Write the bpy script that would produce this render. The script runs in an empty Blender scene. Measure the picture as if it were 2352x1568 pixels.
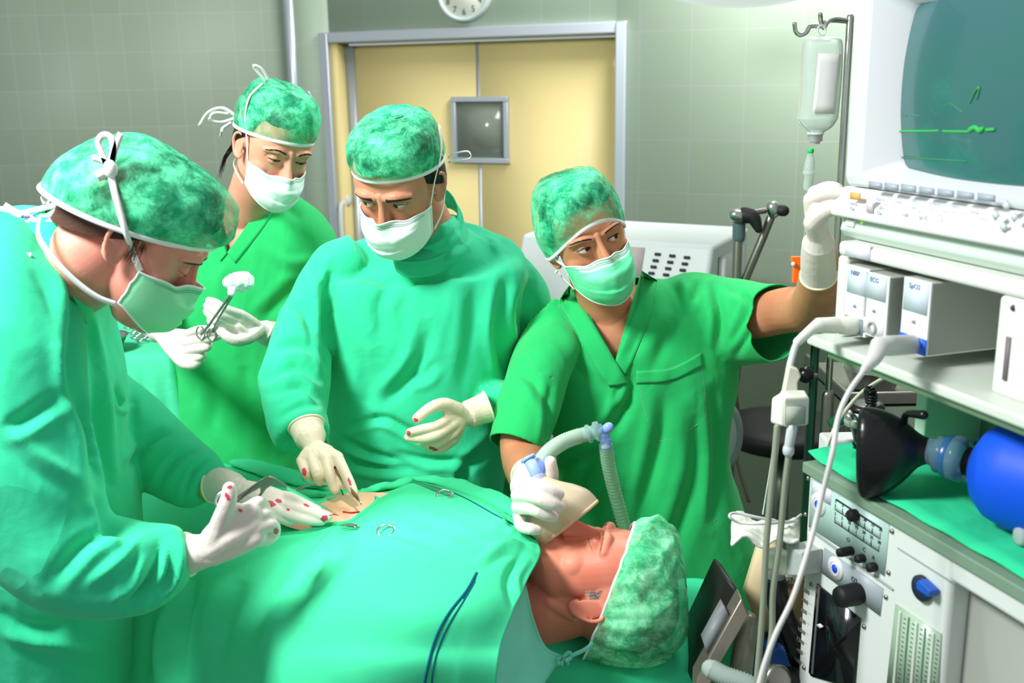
import bpy, bmesh, math, random
import numpy as np
from mathutils import Vector, Matrix, noise
D = bpy.data
COL = bpy.context.scene.collection
SC = bpy.context.scene
R = math.radians
random.seed(7); np.random.seed(7)

# ------------------------------------------------------------------ camera, world, lights, exposure
FPX = 2400.0
CAM = np.array([0.0, 0.0, 1.72])
cm = Matrix.Rotation(R(90 - 14.0), 3, 'X') @ Matrix.Rotation(R(-0.95), 3, 'Z')
CM3 = np.array(cm)
cam_d = D.cameras.new('camera'); cam = D.objects.new('camera', cam_d); COL.objects.link(cam)
cam.matrix_world = Matrix.Translation(Vector(CAM)) @ cm.to_4x4()
cam_d.sensor_width = 36; cam_d.lens = FPX / 2352 * 36; cam_d.clip_start = 0.02
cam_d.dof.use_dof = True; cam_d.dof.focus_distance = 1.82; cam_d.dof.aperture_fstop = 5.0
SC.camera = cam
SC.view_settings.view_transform = 'Standard'; SC.view_settings.look = 'None'
SC.view_settings.exposure = 0.0; SC.view_settings.gamma = 1.0
SC.view_settings.use_curve_mapping = False
wd = D.worlds.new('world'); SC.world = wd; wd.use_nodes = True
wd.node_tree.nodes['Background'].inputs[0].default_value = (0.94, 1.0, 0.99, 1)
wd.node_tree.nodes['Background'].inputs[1].default_value = 0.44

def area_light(name, loc, target, size, power, color=(1, 1, 1), sy=None):
    l = D.lights.new(name, 'AREA'); l.shape = 'RECTANGLE' if sy else 'SQUARE'; l.size = size
    if sy: l.size_y = sy
    l.energy = power; l.color = color
    o = D.objects.new(name, l); COL.objects.link(o); o.location = loc
    o.rotation_euler = (Vector(target) - Vector(loc)).to_track_quat('-Z', 'Y').to_euler()
    return o
area_light('ceiling_light', (-1.35, 0.85, 2.75), (-0.1, 1.7, 1.0), 0.5, 80, (1.0, 1.0, 1.0), 0.5)
area_light('ceiling_light', (0.9, 3.4, 2.98), (0.3, 3.5, 0), 1.6, 75, (1.0, 1.0, 1.0), 0.6)
def spot_light(name, loc, target, ang, power, blend, color, rad):
    l = D.lights.new(name, 'SPOT'); l.energy = power; l.spot_size = R(ang); l.spot_blend = blend
    l.color = color; l.shadow_soft_size = rad
    o = D.objects.new(name, l); COL.objects.link(o); o.location = loc
    o.rotation_euler = (Vector(target) - Vector(loc)).to_track_quat('-Z', 'Y').to_euler()
    return o
spot_light('surgical_lamp_beam', (-0.15, 1.15, 2.35), (-0.17, 1.66, 1.0), 28, 56, 0.8, (1.0, 0.93, 0.82), 0.06)

# ------------------------------------------------------------------ picture <-> place
def ray(px, py):
    v = CM3 @ np.array([(px - 1176) / FPX, -(py - 784) / FPX, -1.0]); return v
def W(px, py, Y):
    v = ray(px, py); return CAM + v * ((Y - CAM[1]) / v[1])
def WZ(px, py, z):
    v = ray(px, py); return CAM + v * ((z - CAM[2]) / v[2])
def WPl(px, py, p0, n):
    v = ray(px, py); return CAM + v * (np.dot(np.array(p0) - CAM, n) / np.dot(v, n))
def proj(P):
    P = np.atleast_2d(P); c = (P - CAM) @ CM3
    return np.stack([1176 + FPX * c[:, 0] / -c[:, 2], 784 - FPX * c[:, 1] / -c[:, 2]], 1), -c[:, 2]
def nrm(v):
    v = np.array(v, float); return v / (np.linalg.norm(v) + 1e-12)
def V3(*a): return np.array(a, float)

# ------------------------------------------------------------------ materials
def srgb(c):
    return tuple((x / 12.92 if x <= 0.04045 else ((x + 0.055) / 1.055) ** 2.4) for x in [k / 255.0 for k in c])
MATS = {}
def mat(name, col, rough=0.6, metal=0.0, spec=0.5, var=None, vscale=6, bump=0, bscale=40, bdist=0.002, bump2=0, b2scale=9,
        b2dist=0.01, trans=0, alpha=1, ridge=None, sss=0, sssr=(1, .3, .2), ior=1.45, sheen=0, emit=None, estr=0, stretch=None, detail=4, coat=0):
    if name in MATS: return MATS[name]
    m = D.materials.new(name); m.use_nodes = True; nt = m.node_tree; N = nt.nodes; L = nt.links
    b = N['Principled BSDF']; c = srgb(col) + (1,)
    b.inputs['Base Color'].default_value = c; b.inputs['Roughness'].default_value = rough
    b.inputs['Metallic'].default_value = metal; b.inputs['Specular IOR Level'].default_value = spec
    b.inputs['IOR'].default_value = ior; b.inputs['Transmission Weight'].default_value = trans
    b.inputs['Alpha'].default_value = alpha; b.inputs['Coat Weight'].default_value = coat
    if sss:
        b.inputs['Subsurface Weight'].default_value = sss; b.inputs['Subsurface Radius'].default_value = sssr
        b.inputs['Subsurface Scale'].default_value = 0.01
    if sheen: b.inputs['Sheen Weight'].default_value = sheen
    if emit: b.inputs['Emission Color'].default_value = srgb(emit) + (1,); b.inputs['Emission Strength'].default_value = estr
    tc = N.new('ShaderNodeTexCoord'); src = tc.outputs['Object']
    if stretch:
        mp = N.new('ShaderNodeMapping'); mp.inputs['Scale'].default_value = stretch; L.new(src, mp.inputs[0]); src = mp.outputs[0]
    if var:
        n = N.new('ShaderNodeTexNoise'); n.inputs['Scale'].default_value = vscale; n.inputs['Detail'].default_value = detail; L.new(src, n.inputs[0])
        rp = N.new('ShaderNodeValToRGB'); rp.color_ramp.elements[0].position = .35; rp.color_ramp.elements[1].position = .65
        rp.color_ramp.elements[0].color = c; rp.color_ramp.elements[1].color = srgb(var) + (1,)
        L.new(n.outputs[0], rp.inputs[0]); L.new(rp.outputs[0], b.inputs['Base Color'])
    prev = None
    if ridge:
        st, sc, di = ridge; mp = N.new('ShaderNodeMapping'); mp.inputs['Scale'].default_value = (1, 1, .55); mp.inputs['Rotation'].default_value = (.3, .4, 0); L.new(src, mp.inputs[0])
        n = N.new('ShaderNodeTexNoise'); n.inputs['Scale'].default_value = sc; n.inputs['Detail'].default_value = 2.5; n.inputs['Distortion'].default_value = .9; L.new(mp.outputs[0], n.inputs[0])
        a = N.new('ShaderNodeMath'); a.operation = 'SUBTRACT'; a.inputs[1].default_value = .5; L.new(n.outputs[0], a.inputs[0]); c2 = N.new('ShaderNodeMath'); c2.operation = 'ABSOLUTE'; L.new(a.outputs[0], c2.inputs[0])
        pw = N.new('ShaderNodeMath'); pw.operation = 'POWER'; pw.inputs[1].default_value = 1.0; L.new(c2.outputs[0], pw.inputs[0])
        prev = N.new('ShaderNodeBump'); prev.inputs['Strength'].default_value = st; prev.inputs['Distance'].default_value = di; prev.invert = True; L.new(pw.outputs[0], prev.inputs['Height'])
    for st, sc, di in ((bump2, b2scale, b2dist), (bump, bscale, bdist)):
        if st:
            n = N.new('ShaderNodeTexNoise'); n.inputs['Scale'].default_value = sc; n.inputs['Detail'].default_value = 3
            n.inputs['Distortion'].default_value = 0.4; L.new(src, n.inputs[0])
            bp = N.new('ShaderNodeBump'); bp.inputs['Strength'].default_value = st; bp.inputs['Distance'].default_value = di
            L.new(n.outputs[0], bp.inputs['Height'])
            if prev: L.new(prev.outputs[0], bp.inputs['Normal'])
            prev = bp
    if prev: L.new(prev.outputs[0], b.inputs['Normal'])
    MATS[name] = m; return m

GOWN = mat('gown_cloth', (54, 210, 156), .85, spec=.15, bump=.25, bscale=380, bdist=.0006, bump2=.35, b2scale=10, b2dist=.012, sheen=.15, ridge=(.55, 4.5, .03))
SCRUB = mat('scrub_cloth', (42, 196, 108), .85, spec=.15, bump=.25, bscale=420, bdist=.0006, bump2=.3, b2scale=9, b2dist=.012, sheen=.15, ridge=(.5, 4, .03))
DRAPE = mat('drape_cloth', (68, 214, 156), .88, spec=.15, bump=.2, bscale=300, bdist=.0006, bump2=.3, b2scale=6, b2dist=.012, ridge=(.2, 3, .03))
DARKSLIT = mat('blue_edge', (18, 78, 104), .9, spec=.1)
PGOWN = mat('patient_gown_cloth', (126, 222, 200), .85, spec=.15, bump2=.4, b2scale=14, b2dist=.01)
GLOVE = mat('latex_glove', (226, 216, 208), .42, spec=.4, bump=.35, bscale=90, bdist=.0015, bump2=.4, b2scale=28, b2dist=.004, sss=.15, sssr=(1, .6, .4))
GLOVEC = mat('latex_cream', (226, 214, 190), .42, spec=.4, bump=.35, bscale=90, bdist=.0015, bump2=.4, b2scale=28, b2dist=.004, sss=.15, sssr=(1, .6, .4))
CUFFROLL = mat('latex_roll', (236, 228, 196), .45)
KNIT = mat('knit_cuff', (190, 196, 92), .9, bump=.6, bscale=200, bdist=.002)
BLOOD = mat('blood', (196, 22, 40), .25)
WHITE = mat('white_plastic', (226, 228, 226), .4, spec=.4)
WHITE2 = mat('cool_white_plastic', (214, 220, 220), .45, spec=.4)
CREAM = mat('cream_plastic', (214, 214, 196), .5)
GREYP = mat('grey_plastic', (150, 156, 152), .5)
MGREY = mat('mid_grey_paint', (120, 128, 130), .5)
DGREY = mat('dark_grey', (52, 56, 58), .5)
BLACK = mat('black_rubber', (14, 14, 17), .3, spec=.5)
BLACKM = mat('black_matte', (22, 22, 24), .6)
STEEL = mat('steel', (200, 200, 198), .22, metal=1)
STEELD = mat('brushed_steel', (150, 146, 140), .38, metal=1)
BLUE = mat('blue_rubber', (10, 82, 220), .5, spec=.35)
BLUEL = mat('light_blue_plastic', (140, 170, 240), .4)
TIE = mat('white_tie', (240, 240, 240), .8)
MASKW = mat('mask_white', (226, 244, 236), .85, spec=.1, bump=.2, bscale=300, bdist=.0005)
MASKG = mat('mask_green', (96, 240, 168), .85, spec=.1, bump=.2, bscale=300, bdist=.0005, var=(140, 246, 196), vscale=22)
BLOODMIX = None

# ------------------------------------------------------------------ mesh tools
class MB:
    def __init__(s): s.v = []; s.f = []; s.m = []; s.n = 0
    def add(s, V, F, mi=0):
        V = np.asarray(V, float).reshape(-1, 3); s.v.append(V)
        k = s.n; s.f += [tuple(int(i) + k for i in f) for f in F]; s.m += [mi] * len(F); s.n += len(V); return s
    def arr(s): return np.vstack(s.v), s.f
def frame(t, hint=None):
    t = nrm(t); h = V3(0, 0, 1) if hint is None else nrm(hint)
    if abs(np.dot(t, h)) > .97: h = V3(1, 0, 0) if abs(t[0]) < .9 else V3(0, 1, 0)
    a = nrm(np.cross(h, t)); b = np.cross(t, a); return a, b
def spl(P, n=6, closed=False):
    P = np.asarray(P, float); m = len(P)
    if m < 3: return np.array([P[0] + (P[-1] - P[0]) * i / n for i in range(n + 1)])
    out = []
    rng = m if closed else m - 1
    for i in range(rng):
        if closed: a, b, c, d = P[i - 1], P[i], P[(i + 1) % m], P[(i + 2) % m]
        else: a = P[i - 1] if i > 0 else 2 * P[0] - P[1]; b = P[i]; c = P[i + 1]; d = P[i + 2] if i + 2 < m else 2 * P[-1] - P[-2]
        for k in range(n):
            t = k / n
            out.append(.5 * (2 * b + (c - a) * t + (2 * a - 5 * b + 4 * c - d) * t * t + (3 * b - a - 3 * c + d) * t ** 3))
    if not closed: out.append(P[-1])
    return np.array(out)
def rings(mb, Rg, mi=0, cap0=True, cap1=True, closed=False):
    m = len(Rg); n = len(Rg[0]); V = np.vstack(Rg); F = []
    for i in range(m if closed else m - 1):
        j = (i + 1) % m
        for k in range(n):
            l = (k + 1) % n; F.append((i * n + k, i * n + l, j * n + l, j * n + k))
    if not closed:
        if cap0: F.append(tuple(reversed(range(n))))
        if cap1: F.append(tuple((m - 1) * n + k for k in range(n)))
    mb.add(V, F, mi)
def loft(mb, C, A, B, n=28, e=2.0, mi=0, sub=1, cap=True):
    C = np.asarray(C, float); A = np.asarray(A, float); B = np.asarray(B, float)
    if sub > 1: C, A, B = spl(C, sub), spl(A, sub), spl(B, sub)
    th = np.linspace(0, 2 * np.pi, n, endpoint=False); c, s = np.cos(th), np.sin(th)
    cx = np.sign(c) * np.abs(c) ** (2 / e); sx = np.sign(s) * np.abs(s) ** (2 / e)
    rings(mb, [C[i] + np.outer(cx, A[i]) + np.outer(sx, B[i]) for i in range(len(C))], mi, cap, cap)
def tube(mb, P, r, n=10, mi=0, sub=0, round_=True, flat=None, closed=False):
    P = np.asarray(P, float)
    if len(P) == 1: P = np.array([P[0], P[0] + V3(0, 0, 1e-4)])
    rr = np.full(len(P), r, float) if np.isscalar(r) else np.asarray(r, float)
    if sub:
        if closed: P = spl(P, sub, True); rr = np.full(len(P), rr[0])
        else: P = spl(P, sub); rr = spl(rr.reshape(-1, 1), sub).ravel()
    m = len(P); T = []
    for i in range(m):
        if closed: T.append(nrm(P[(i + 1) % m] - P[i - 1]))
        else: T.append(nrm(P[min(i + 1, m - 1)] - P[max(i - 1, 0)]))
    a, b = frame(T[0], flat); Rg = []
    th = np.linspace(0, 2 * np.pi, n, endpoint=False)
    fr = []
    for i in range(m):
        a = nrm(a - np.dot(a, T[i]) * T[i]); b = np.cross(T[i], a); fr.append((a, b))
    def rg(c, a, b, r): return c + np.outer(np.cos(th), a) * r + np.outer(np.sin(th), b) * r
    if round_ and not closed:
        for k in (80, 55, 28): Rg.append(rg(P[0] - T[0] * rr[0] * math.sin(R(k)), *fr[0], rr[0] * math.cos(R(k))))
    for i in range(m): Rg.append(rg(P[i], *fr[i], rr[i]))
    if round_ and not closed:
        for k in (28, 55, 80): Rg.append(rg(P[-1] + T[-1] * rr[-1] * math.sin(R(k)), *fr[-1], rr[-1] * math.cos(R(k))))
    rings(mb, Rg, mi, closed=closed)
def ell(mb, c, ax, n=20, mi=0):
    """ellipsoid, ax = 3 axis vectors (rows) scaled"""
    ax = np.asarray(ax, float); Rg = []
    for i in range(1, n):
        p = np.pi * i / n; th = np.linspace(0, 2 * np.pi, 2 * n, endpoint=False)
        Rg.append(c + np.outer(np.sin(p) * np.cos(th), ax[0]) + np.outer(np.sin(p) * np.sin(th), ax[1]) + math.cos(p) * ax[2])
    rings(mb, Rg[::-1], mi)
def ball(mb, c, r, n=12, mi=0): ell(mb, np.asarray(c), np.eye(3) * r, n, mi)
def box(mb, o, ex, ey, ez, mi=0):
    o, ex, ey, ez = [np.asarray(k, float) for k in (o, ex, ey, ez)]
    V = [o, o + ex, o + ex + ey, o + ey, o + ez, o + ex + ez, o + ex + ey + ez, o + ey + ez]
    F = [(0, 3, 2, 1), (4, 5, 6, 7), (0, 1, 5, 4), (1, 2, 6, 5), (2, 3, 7, 6), (3, 0, 4, 7)]
    if np.dot(np.cross(ex, ey), ez) < 0: F = [tuple(reversed(f)) for f in F]
    mb.add(V, F, mi)
def prism(mb, poly, depth, mi=0):
    P = np.asarray(poly, float); n = len(P); Q = P + np.asarray(depth, float)
    F = [tuple(range(n)), tuple(reversed(range(n, 2 * n)))] + [(i, i + n, (i + 1) % n + n, (i + 1) % n) for i in range(n)]
    mb.add(np.vstack([P, Q]), F, mi)
def gridf(mb, G, mi=0, closed_u=False):
    G = np.asarray(G, float); m, n = G.shape[:2]; F = []
    for i in range(m - 1):
        for j in range(n if closed_u else n - 1):
            k = (j + 1) % n; F.append((i * n + j, i * n + k, (i + 1) * n + k, (i + 1) * n + j))
    mb.add(G.reshape(-1, 3), F, mi)
def spgrid(G, a, b):
    G = np.asarray(G, float); H = np.array([spl(r, b) for r in G]); return np.array([spl(H[:, j], a) for j in range(H.shape[1])]).transpose(1, 0, 2)
def ribbon(mb, P, w, th, hint=(0, 0, 1), mi=0, sub=5):
    """flat band: centre line, width along hint, thickness across"""
    P = spl(P, sub) if sub else np.asarray(P, float); m = len(P)
    w = np.full(m, w) if np.isscalar(w) else np.interp(np.linspace(0, 1, m), np.linspace(0, 1, len(w)), w)
    Rg = []
    for i in range(m):
        t = nrm(P[min(i + 1, m - 1)] - P[max(i - 1, 0)]); h = np.asarray(hint, float); h = nrm(h - np.dot(h, t) * t); k = np.cross(t, h)
        a, b = h * w[i] / 2, k * th / 2; Rg.append(np.array([P[i] - a - b, P[i] + a - b, P[i] + a + b, P[i] - a + b]))
    rings(mb, Rg, mi)
def cyl(mb, c0, c1, r0, r1=None, n=24, mi=0):
    r1 = r0 if r1 is None else r1; c0 = np.asarray(c0, float); c1 = np.asarray(c1, float); a, b = frame(c1 - c0)
    th = np.linspace(0, 2 * np.pi, n, endpoint=False)
    rings(mb, [c + np.outer(np.cos(th), a) * r + np.outer(np.sin(th), b) * r for c, r in ((c0, r0), (c1, r1))], mi)
def lathe(mb, c0, ax, prof, n=28, mi=0, cap=True):
    """prof: (height, radius) along ax from c0"""
    ax = nrm(ax); a, b = frame(ax); th = np.linspace(0, 2 * np.pi, n, endpoint=False)
    rings(mb, [np.asarray(c0) + ax * h + np.outer(np.cos(th), a) * max(r, 1e-5) + np.outer(np.sin(th), b) * max(r, 1e-5) for h, r in prof], mi, cap, cap)

def mesh_np(name, V, F):
    me = D.meshes.new(name); me.from_pydata([tuple(v) for v in V], [], F) if not isinstance(F, np.ndarray) else me.from_pydata(V.tolist(), [], F.tolist())
    return me
def obj(name, mb, mats, parent=None, smooth=True, bevel=0, sub=0, solid=0, kind=None, auto=None):
    if isinstance(mb, MB):
        V, F = mb.arr(); me = mesh_np(name, V, F); mi = mb.m
    else: V, F = mb[0], mb[1]; me = mesh_np(name, V, F); mi = mb[2] if len(mb) > 2 else None
    mats = mats if isinstance(mats, (list, tuple)) else [mats]
    for m in mats: me.materials.append(m)
    if mi is not None and len(mats) > 1: me.polygons.foreach_set('material_index', np.array(mi, dtype=np.int32))
    if smooth:
        me.polygons.foreach_set('use_smooth', np.ones(len(me.polygons), dtype=bool))
    me.update()
    if smooth and auto is not None: me.set_sharp_from_angle(angle=R(auto))
    o = D.objects.new(name, me); COL.objects.link(o)
    if parent is not None:
        o.parent = parent; o.matrix_parent_inverse = parent.matrix_world.inverted()
    if solid:
        q = o.modifiers.new('solid', 'SOLIDIFY'); q.thickness = solid; q.offset = 0
    if bevel:
        q = o.modifiers.new('bevel', 'BEVEL'); q.width = bevel; q.segments = 3; q.limit_method = 'ANGLE'; q.angle_limit = R(40)
        o.data.polygons.foreach_set('use_smooth', np.ones(len(me.polygons), dtype=bool)); q.harden_normals = False
        me.set_sharp_from_angle(angle=R(50))
    if sub:
        q = o.modifiers.new('sub', 'SUBSURF'); q.levels = sub; q.render_levels = sub
    if kind: o['kind'] = kind
    return o
def thing(name, label, cat, loc, group=None, kind=None):
    o = D.objects.new(name, None); COL.objects.link(o); o.location = Vector(loc); o.empty_display_size = .05
    o.matrix_world = Matrix.Translation(Vector(loc))
    o['label'] = label; o['category'] = cat
    if group: o['group'] = group
    return o
def tag(o, label, cat, group=None, kind=None):
    o['label'] = label; o['category'] = cat
    if group: o['group'] = group
    if kind: o['kind'] = kind
    return o
def struct(name, mb, m, **k): return obj(name, mb, m, kind='structure', **k)

def remesh(mb, vox, it=6, fac=.5):
    V, F = mb.arr(); me = mesh_np('tmp', V, F)
    bm = bmesh.new(); bm.from_mesh(me); bmesh.ops.recalc_face_normals(bm, faces=bm.faces); bm.to_mesh(me); bm.free()
    o = D.objects.new('tmp', me); COL.objects.link(o)
    q = o.modifiers.new('r', 'REMESH'); q.mode = 'VOXEL'; q.voxel_size = vox; q.adaptivity = 0
    if it:
        q = o.modifiers.new('s', 'SMOOTH'); q.iterations = it; q.factor = fac
    bpy.context.view_layer.update()
    dg = bpy.context.evaluated_depsgraph_get(); ev = o.evaluated_get(dg); m2 = D.meshes.new_from_object(ev)
    n = len(m2.vertices); VV = np.empty(n * 3); m2.vertices.foreach_get('co', VV); VV = VV.reshape(-1, 3)
    nf = len(m2.polygons); L = np.empty(len(m2.loops), dtype=np.int32); m2.loops.foreach_get('vertex_index', L)
    FF = L.reshape(-1, 4) if len(L) == nf * 4 else [tuple(p.vertices) for p in m2.polygons]
    D.objects.remove(o); D.meshes.remove(m2); D.meshes.remove(me)
    return VV, FF
def normals(V, F):
    F = np.asarray(F); N = np.zeros_like(V); a = V[F[:, 2]] - V[F[:, 0]]; b = V[F[:, 3]] - V[F[:, 1]]
    n = np.cross(a, b)
    for k in range(4): np.add.at(N, F[:, k], n)
    return N / (np.linalg.norm(N, axis=1, keepdims=True) + 1e-12)
def wrinkle(V, F, amp=.004, sc=(9, 9, 5), amp2=.0015, sc2=28, seed=0):
    N = normals(V, F); out = np.empty(len(V))
    for i, v in enumerate(V):
        a = noise.noise((v[0] * sc[0] + seed, v[1] * sc[1], v[2] * sc[2])); b = noise.noise((v[0] * sc2, v[1] * sc2 + seed, v[2] * sc2 * .6))
        c = noise.noise((v[0] * sc[0] * 2.1 + 3, v[1] * sc[1] * 2 + seed, v[2] * sc[2] * 1.7 + .4 * a)); out[i] = amp * (1.1 - 3.2 * abs(a)) + amp * .5 * (1 - 3 * abs(c)) + amp2 * b
    return V + N * out[:, None]
def folds(V, F, L):
    """L: (pixel polyline, depth of crease in m, half width px). carves creases (negative) or raises ridges on the side seen"""
    N = normals(V, F); S, dz = proj(V); vd = V - CAM; vd /= np.linalg.norm(vd, axis=1, keepdims=True)
    face = np.clip(-(N * vd).sum(1) * 3, 0, 1); out = np.zeros(len(V))
    for P, amp, w in L:
        P = spl(np.array(P, float), 4) if len(P) > 2 else np.array(P, float); best = np.full(len(V), 1e9); tt = np.zeros(len(V))
        lo, hi = P.min(0) - 3 * w, P.max(0) + 3 * w; idx = np.where((S[:, 0] > lo[0]) & (S[:, 0] < hi[0]) & (S[:, 1] > lo[1]) & (S[:, 1] < hi[1]) & (face > 0))[0]
        if not len(idx): continue
        s = S[idx]; bd = np.full(len(idx), 1e9); bt = np.zeros(len(idx)); bs = np.zeros(len(idx))
        for k in range(len(P) - 1):
            d = P[k + 1] - P[k]; l2 = d @ d + 1e-9; t = np.clip(((s - P[k]) @ d) / l2, 0, 1); q = s - (P[k] + t[:, None] * d)
            e = np.hypot(q[:, 0], q[:, 1]); u = e < bd; bd[u] = e[u]; bt[u] = ((k + t) / (len(P) - 1))[u]
            sg = np.sign(d[0] * q[:, 1] - d[1] * q[:, 0]); bs[u] = sg[u]
        fade = np.sin(np.pi * np.clip(bt * .96 + .02, 0, 1)) ** .6
        x = bd / w
        out[idx] += 1.35 * amp * fade * (np.exp(-x * x * 2.2) - .45 * np.exp(-(x - 1.5) ** 2 * 3) * (bs > 0)) * face[idx]
    return V + N * out[:, None]
def cut(V, F, planes, keep_inside=False):
    """remove the part that lies on the positive side of ALL planes; clean edges by bisecting first"""
    me = D.meshes.new('t'); me.from_pydata(V.tolist(), [], np.asarray(F).tolist() if isinstance(F, np.ndarray) else F)
    bm = bmesh.new(); bm.from_mesh(me)
    for p, n in planes[:3]:
        bmesh.ops.bisect_plane(bm, geom=bm.verts[:] + bm.edges[:] + bm.faces[:], plane_co=Vector(p), plane_no=Vector(n), dist=1e-6)
    dl = [f for f in bm.faces if all((f.calc_center_median() - Vector(p)).dot(Vector(n)) > 0 for p, n in planes)]
    bmesh.ops.delete(bm, geom=dl, context='FACES')
    VV = np.array([v.co[:] for v in bm.verts]); bm.verts.index_update(); FF = [tuple(v.index for v in f.verts) for f in bm.faces]
    bm.free(); D.meshes.remove(me); return VV, FF
# ------------------------------------------------------------------ the room
def tile_mat(name, col, col2, grout, tw, thh, u0, z0, du):
    m = D.materials.new(name); m.use_nodes = True; nt = m.node_tree; N = nt.nodes; L = nt.links; b = N['Principled BSDF']
    tc = N.new('ShaderNodeTexCoord'); sp = N.new('ShaderNodeVectorMath'); sp.operation = 'DOT_PRODUCT'
    sp.inputs[1].default_value = du; L.new(tc.outputs['Object'], sp.inputs[0])
    sx = N.new('ShaderNodeSeparateXYZ'); L.new(tc.outputs['Object'], sx.inputs[0])
    a = N.new('ShaderNodeMath'); a.operation = 'SUBTRACT'; a.inputs[1].default_value = u0; L.new(sp.outputs['Value'], a.inputs[0])
    z = N.new('ShaderNodeMath'); z.operation = 'SUBTRACT'; z.inputs[1].default_value = z0; L.new(sx.outputs[2], z.inputs[0])
    cb = N.new('ShaderNodeCombineXYZ'); L.new(a.outputs[0], cb.inputs[0]); L.new(z.outputs[0], cb.inputs[1])
    br = N.new('ShaderNodeTexBrick'); br.offset = 0; br.inputs['Scale'].default_value = 1; br.inputs['Brick Width'].default_value = tw
    br.inputs['Row Height'].default_value = thh; br.inputs['Mortar Size'].default_value = .0022; br.inputs['Mortar Smooth'].default_value = .2
    br.inputs['Color1'].default_value = srgb(col) + (1,); br.inputs['Color2'].default_value = srgb(col2) + (1,); br.inputs['Mortar'].default_value = srgb(grout) + (1,)
    L.new(cb.outputs[0], br.inputs[0]); L.new(br.outputs['Color'], b.inputs['Base Color']); b.inputs['Roughness'].default_value = .45
    bp = N.new('ShaderNodeBump'); bp.inputs['Strength'].default_value = .3; bp.inputs['Distance'].default_value = .002; bp.invert = True
    L.new(br.outputs['Fac'], bp.inputs['Height']); L.new(bp.outputs[0], b.inputs['Normal'])
    return m
YL = 4.75
Pc = W(662, 200, YL); YAW = R(24)
wu = V3(math.cos(YAW), -math.sin(YAW), 0); wn = V3(-math.sin(YAW), -math.cos(YAW), 0)   # along wall, out of wall
def PW(px, py, off=0): return WPl(px, py, Pc + wn * off, wn)
g0 = PW(1587, 197)
TB = tile_mat('sage_tile', (178, 196, 174), (174, 192, 170), (192, 198, 192), .2, .2, float(g0 @ wu), float(g0[2]), tuple(wu))
gl = W(349, 119, YL)
TL_ = tile_mat('sage_small_tile', (162, 178, 158), (158, 174, 154), (178, 184, 176), .122, .16, float(gl[0]), float(gl[2]), (1, 0, 0))
Z1 = 3.1
FLM = mat('floor_vinyl', (120, 134, 118), .35, var=(112, 126, 112), vscale=3)
mb = MB(); box(mb, (-3.6, -1.2, -.1), (8.4, 0, 0), (0, 6.4, 0), (0, 0, .1)); struct('floor', mb, FLM)
# wall behind with a door opening cut out of it
def onw(P): return float((P - Pc) @ wu), float(P[2])
sL, _ = onw(PW(768, 300)); sR, _ = onw(PW(1414, 300)); zT = (onw(PW(800, 96))[1] + onw(PW(1400, 80))[1]) / 2
def wbox(mb, s0, s1, z0, z1, t, off=0, mi=0):
    o = Pc * V3(1, 1, 0) + wu * s0 + wn * off + V3(0, 0, z0); box(mb, o, wu * (s1 - s0), -wn * t, V3(0, 0, z1 - z0), mi)
mb = MB(); wbox(mb, -.02, sL, 0, Z1, .14); wbox(mb, sR, 4.9, 0, Z1, .14); wbox(mb, sL, sR, zT, Z1, .14); struct('wall_back', mb, TB)
mb = MB(); box(mb, (-3.6, YL, 0), (Pc[0] + 3.6, 0, 0), (0, .14, 0), (0, 0, Z1)); struct('wall_left', mb, TL_)
we = Pc + wu * 4.9
mb = MB(); box(mb, (we[0] - .02, -1.2, 0), (.14, 0, 0), (0, we[1] + 1.1, 0), (0, 0, Z1)); struct('wall_right', mb, TB)
ALU = mat('aluminium', (196, 204, 212), .35, metal=.55)
mb = MB(); q = W(662, 0, YL - .03); box(mb, (q[0] - .022, YL - .03, 0), (.04, 0, 0), (0, .03, 0), (0, 0, Z1)); struct('trim_1', mb, ALU)
# door: aluminium frame, yellow leaves, small window
YEL = mat('door_yellow', (232, 214, 150), .4, spec=.3)
dr = MB(); fw = .045
wbox(dr, sL - fw, sL, 0, zT + fw, .05, .018); wbox(dr, sR, sR + fw, 0, zT + fw, .05, .018); wbox(dr, sL, sR, zT, zT + fw, .05, .018)
door = struct('door_1', dr, ALU, bevel=.006)
mb = MB(); wbox(mb, sL, sL + .035, 0, zT, .1, 0); obj('jamb', mb, YEL, door)
sM, _ = onw(PW(1105, 300, -.1)); s0 = sL + .075
mb = MB(); wbox(mb, sL + .035, s0, 0, zT - .01, .035, -.06); obj('edge_strip', mb, ALU, door)
mb = MB(); wbox(mb, s0, sM - .007, 0, zT - .01, .04, -.08); obj('door_leaf', mb, YEL, door)
mb = MB(); wbox(mb, sM + .007, sR, 0, zT - .01, .04, -.08); obj('door_leaf', mb, YEL, door)
mb = MB(); wbox(mb, sM - .007, sM + .007, 0, zT - .01, .04, -.079); obj('meeting_strip', mb, ALU, door)
a, za = onw(PW(1039, 222, -.08)); b_, _ = onw(PW(1170, 222, -.08)); _, zb = onw(PW(1100, 374, -.08))
mb = MB(); f = .022
wbox(mb, a, b_, za - f, za, .03, -.06); wbox(mb, a, b_, zb, zb + f, .03, -.06); wbox(mb, a, a + f, zb + f, za - f, .03, -.06); wbox(mb, b_ - f, b_, zb + f, za - f, .03, -.06)
wf = obj('window_frame', mb, ALU, door, bevel=.003)
mb = MB(); wbox(mb, a + f, b_ - f, zb + f, za - f, .006, -.074); obj('window_pane', mb, mat('pane_grey', (128, 138, 124), .15, spec=.6), wf)
hb = MB(); h0 = PW(797, 470, -.03); tube(hb, [h0 + wn * .0, h0 + wn * .05, h0 + wn * .05 + V3(0, 0, -.16), h0 + V3(0, 0, -.16)], .011, sub=4)
cyl(hb, h0 + V3(0, 0, .02), h0 + V3(0, 0, .02) + wn * .02, .028); obj('door_handle', hb, WHITE2, door)
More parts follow.
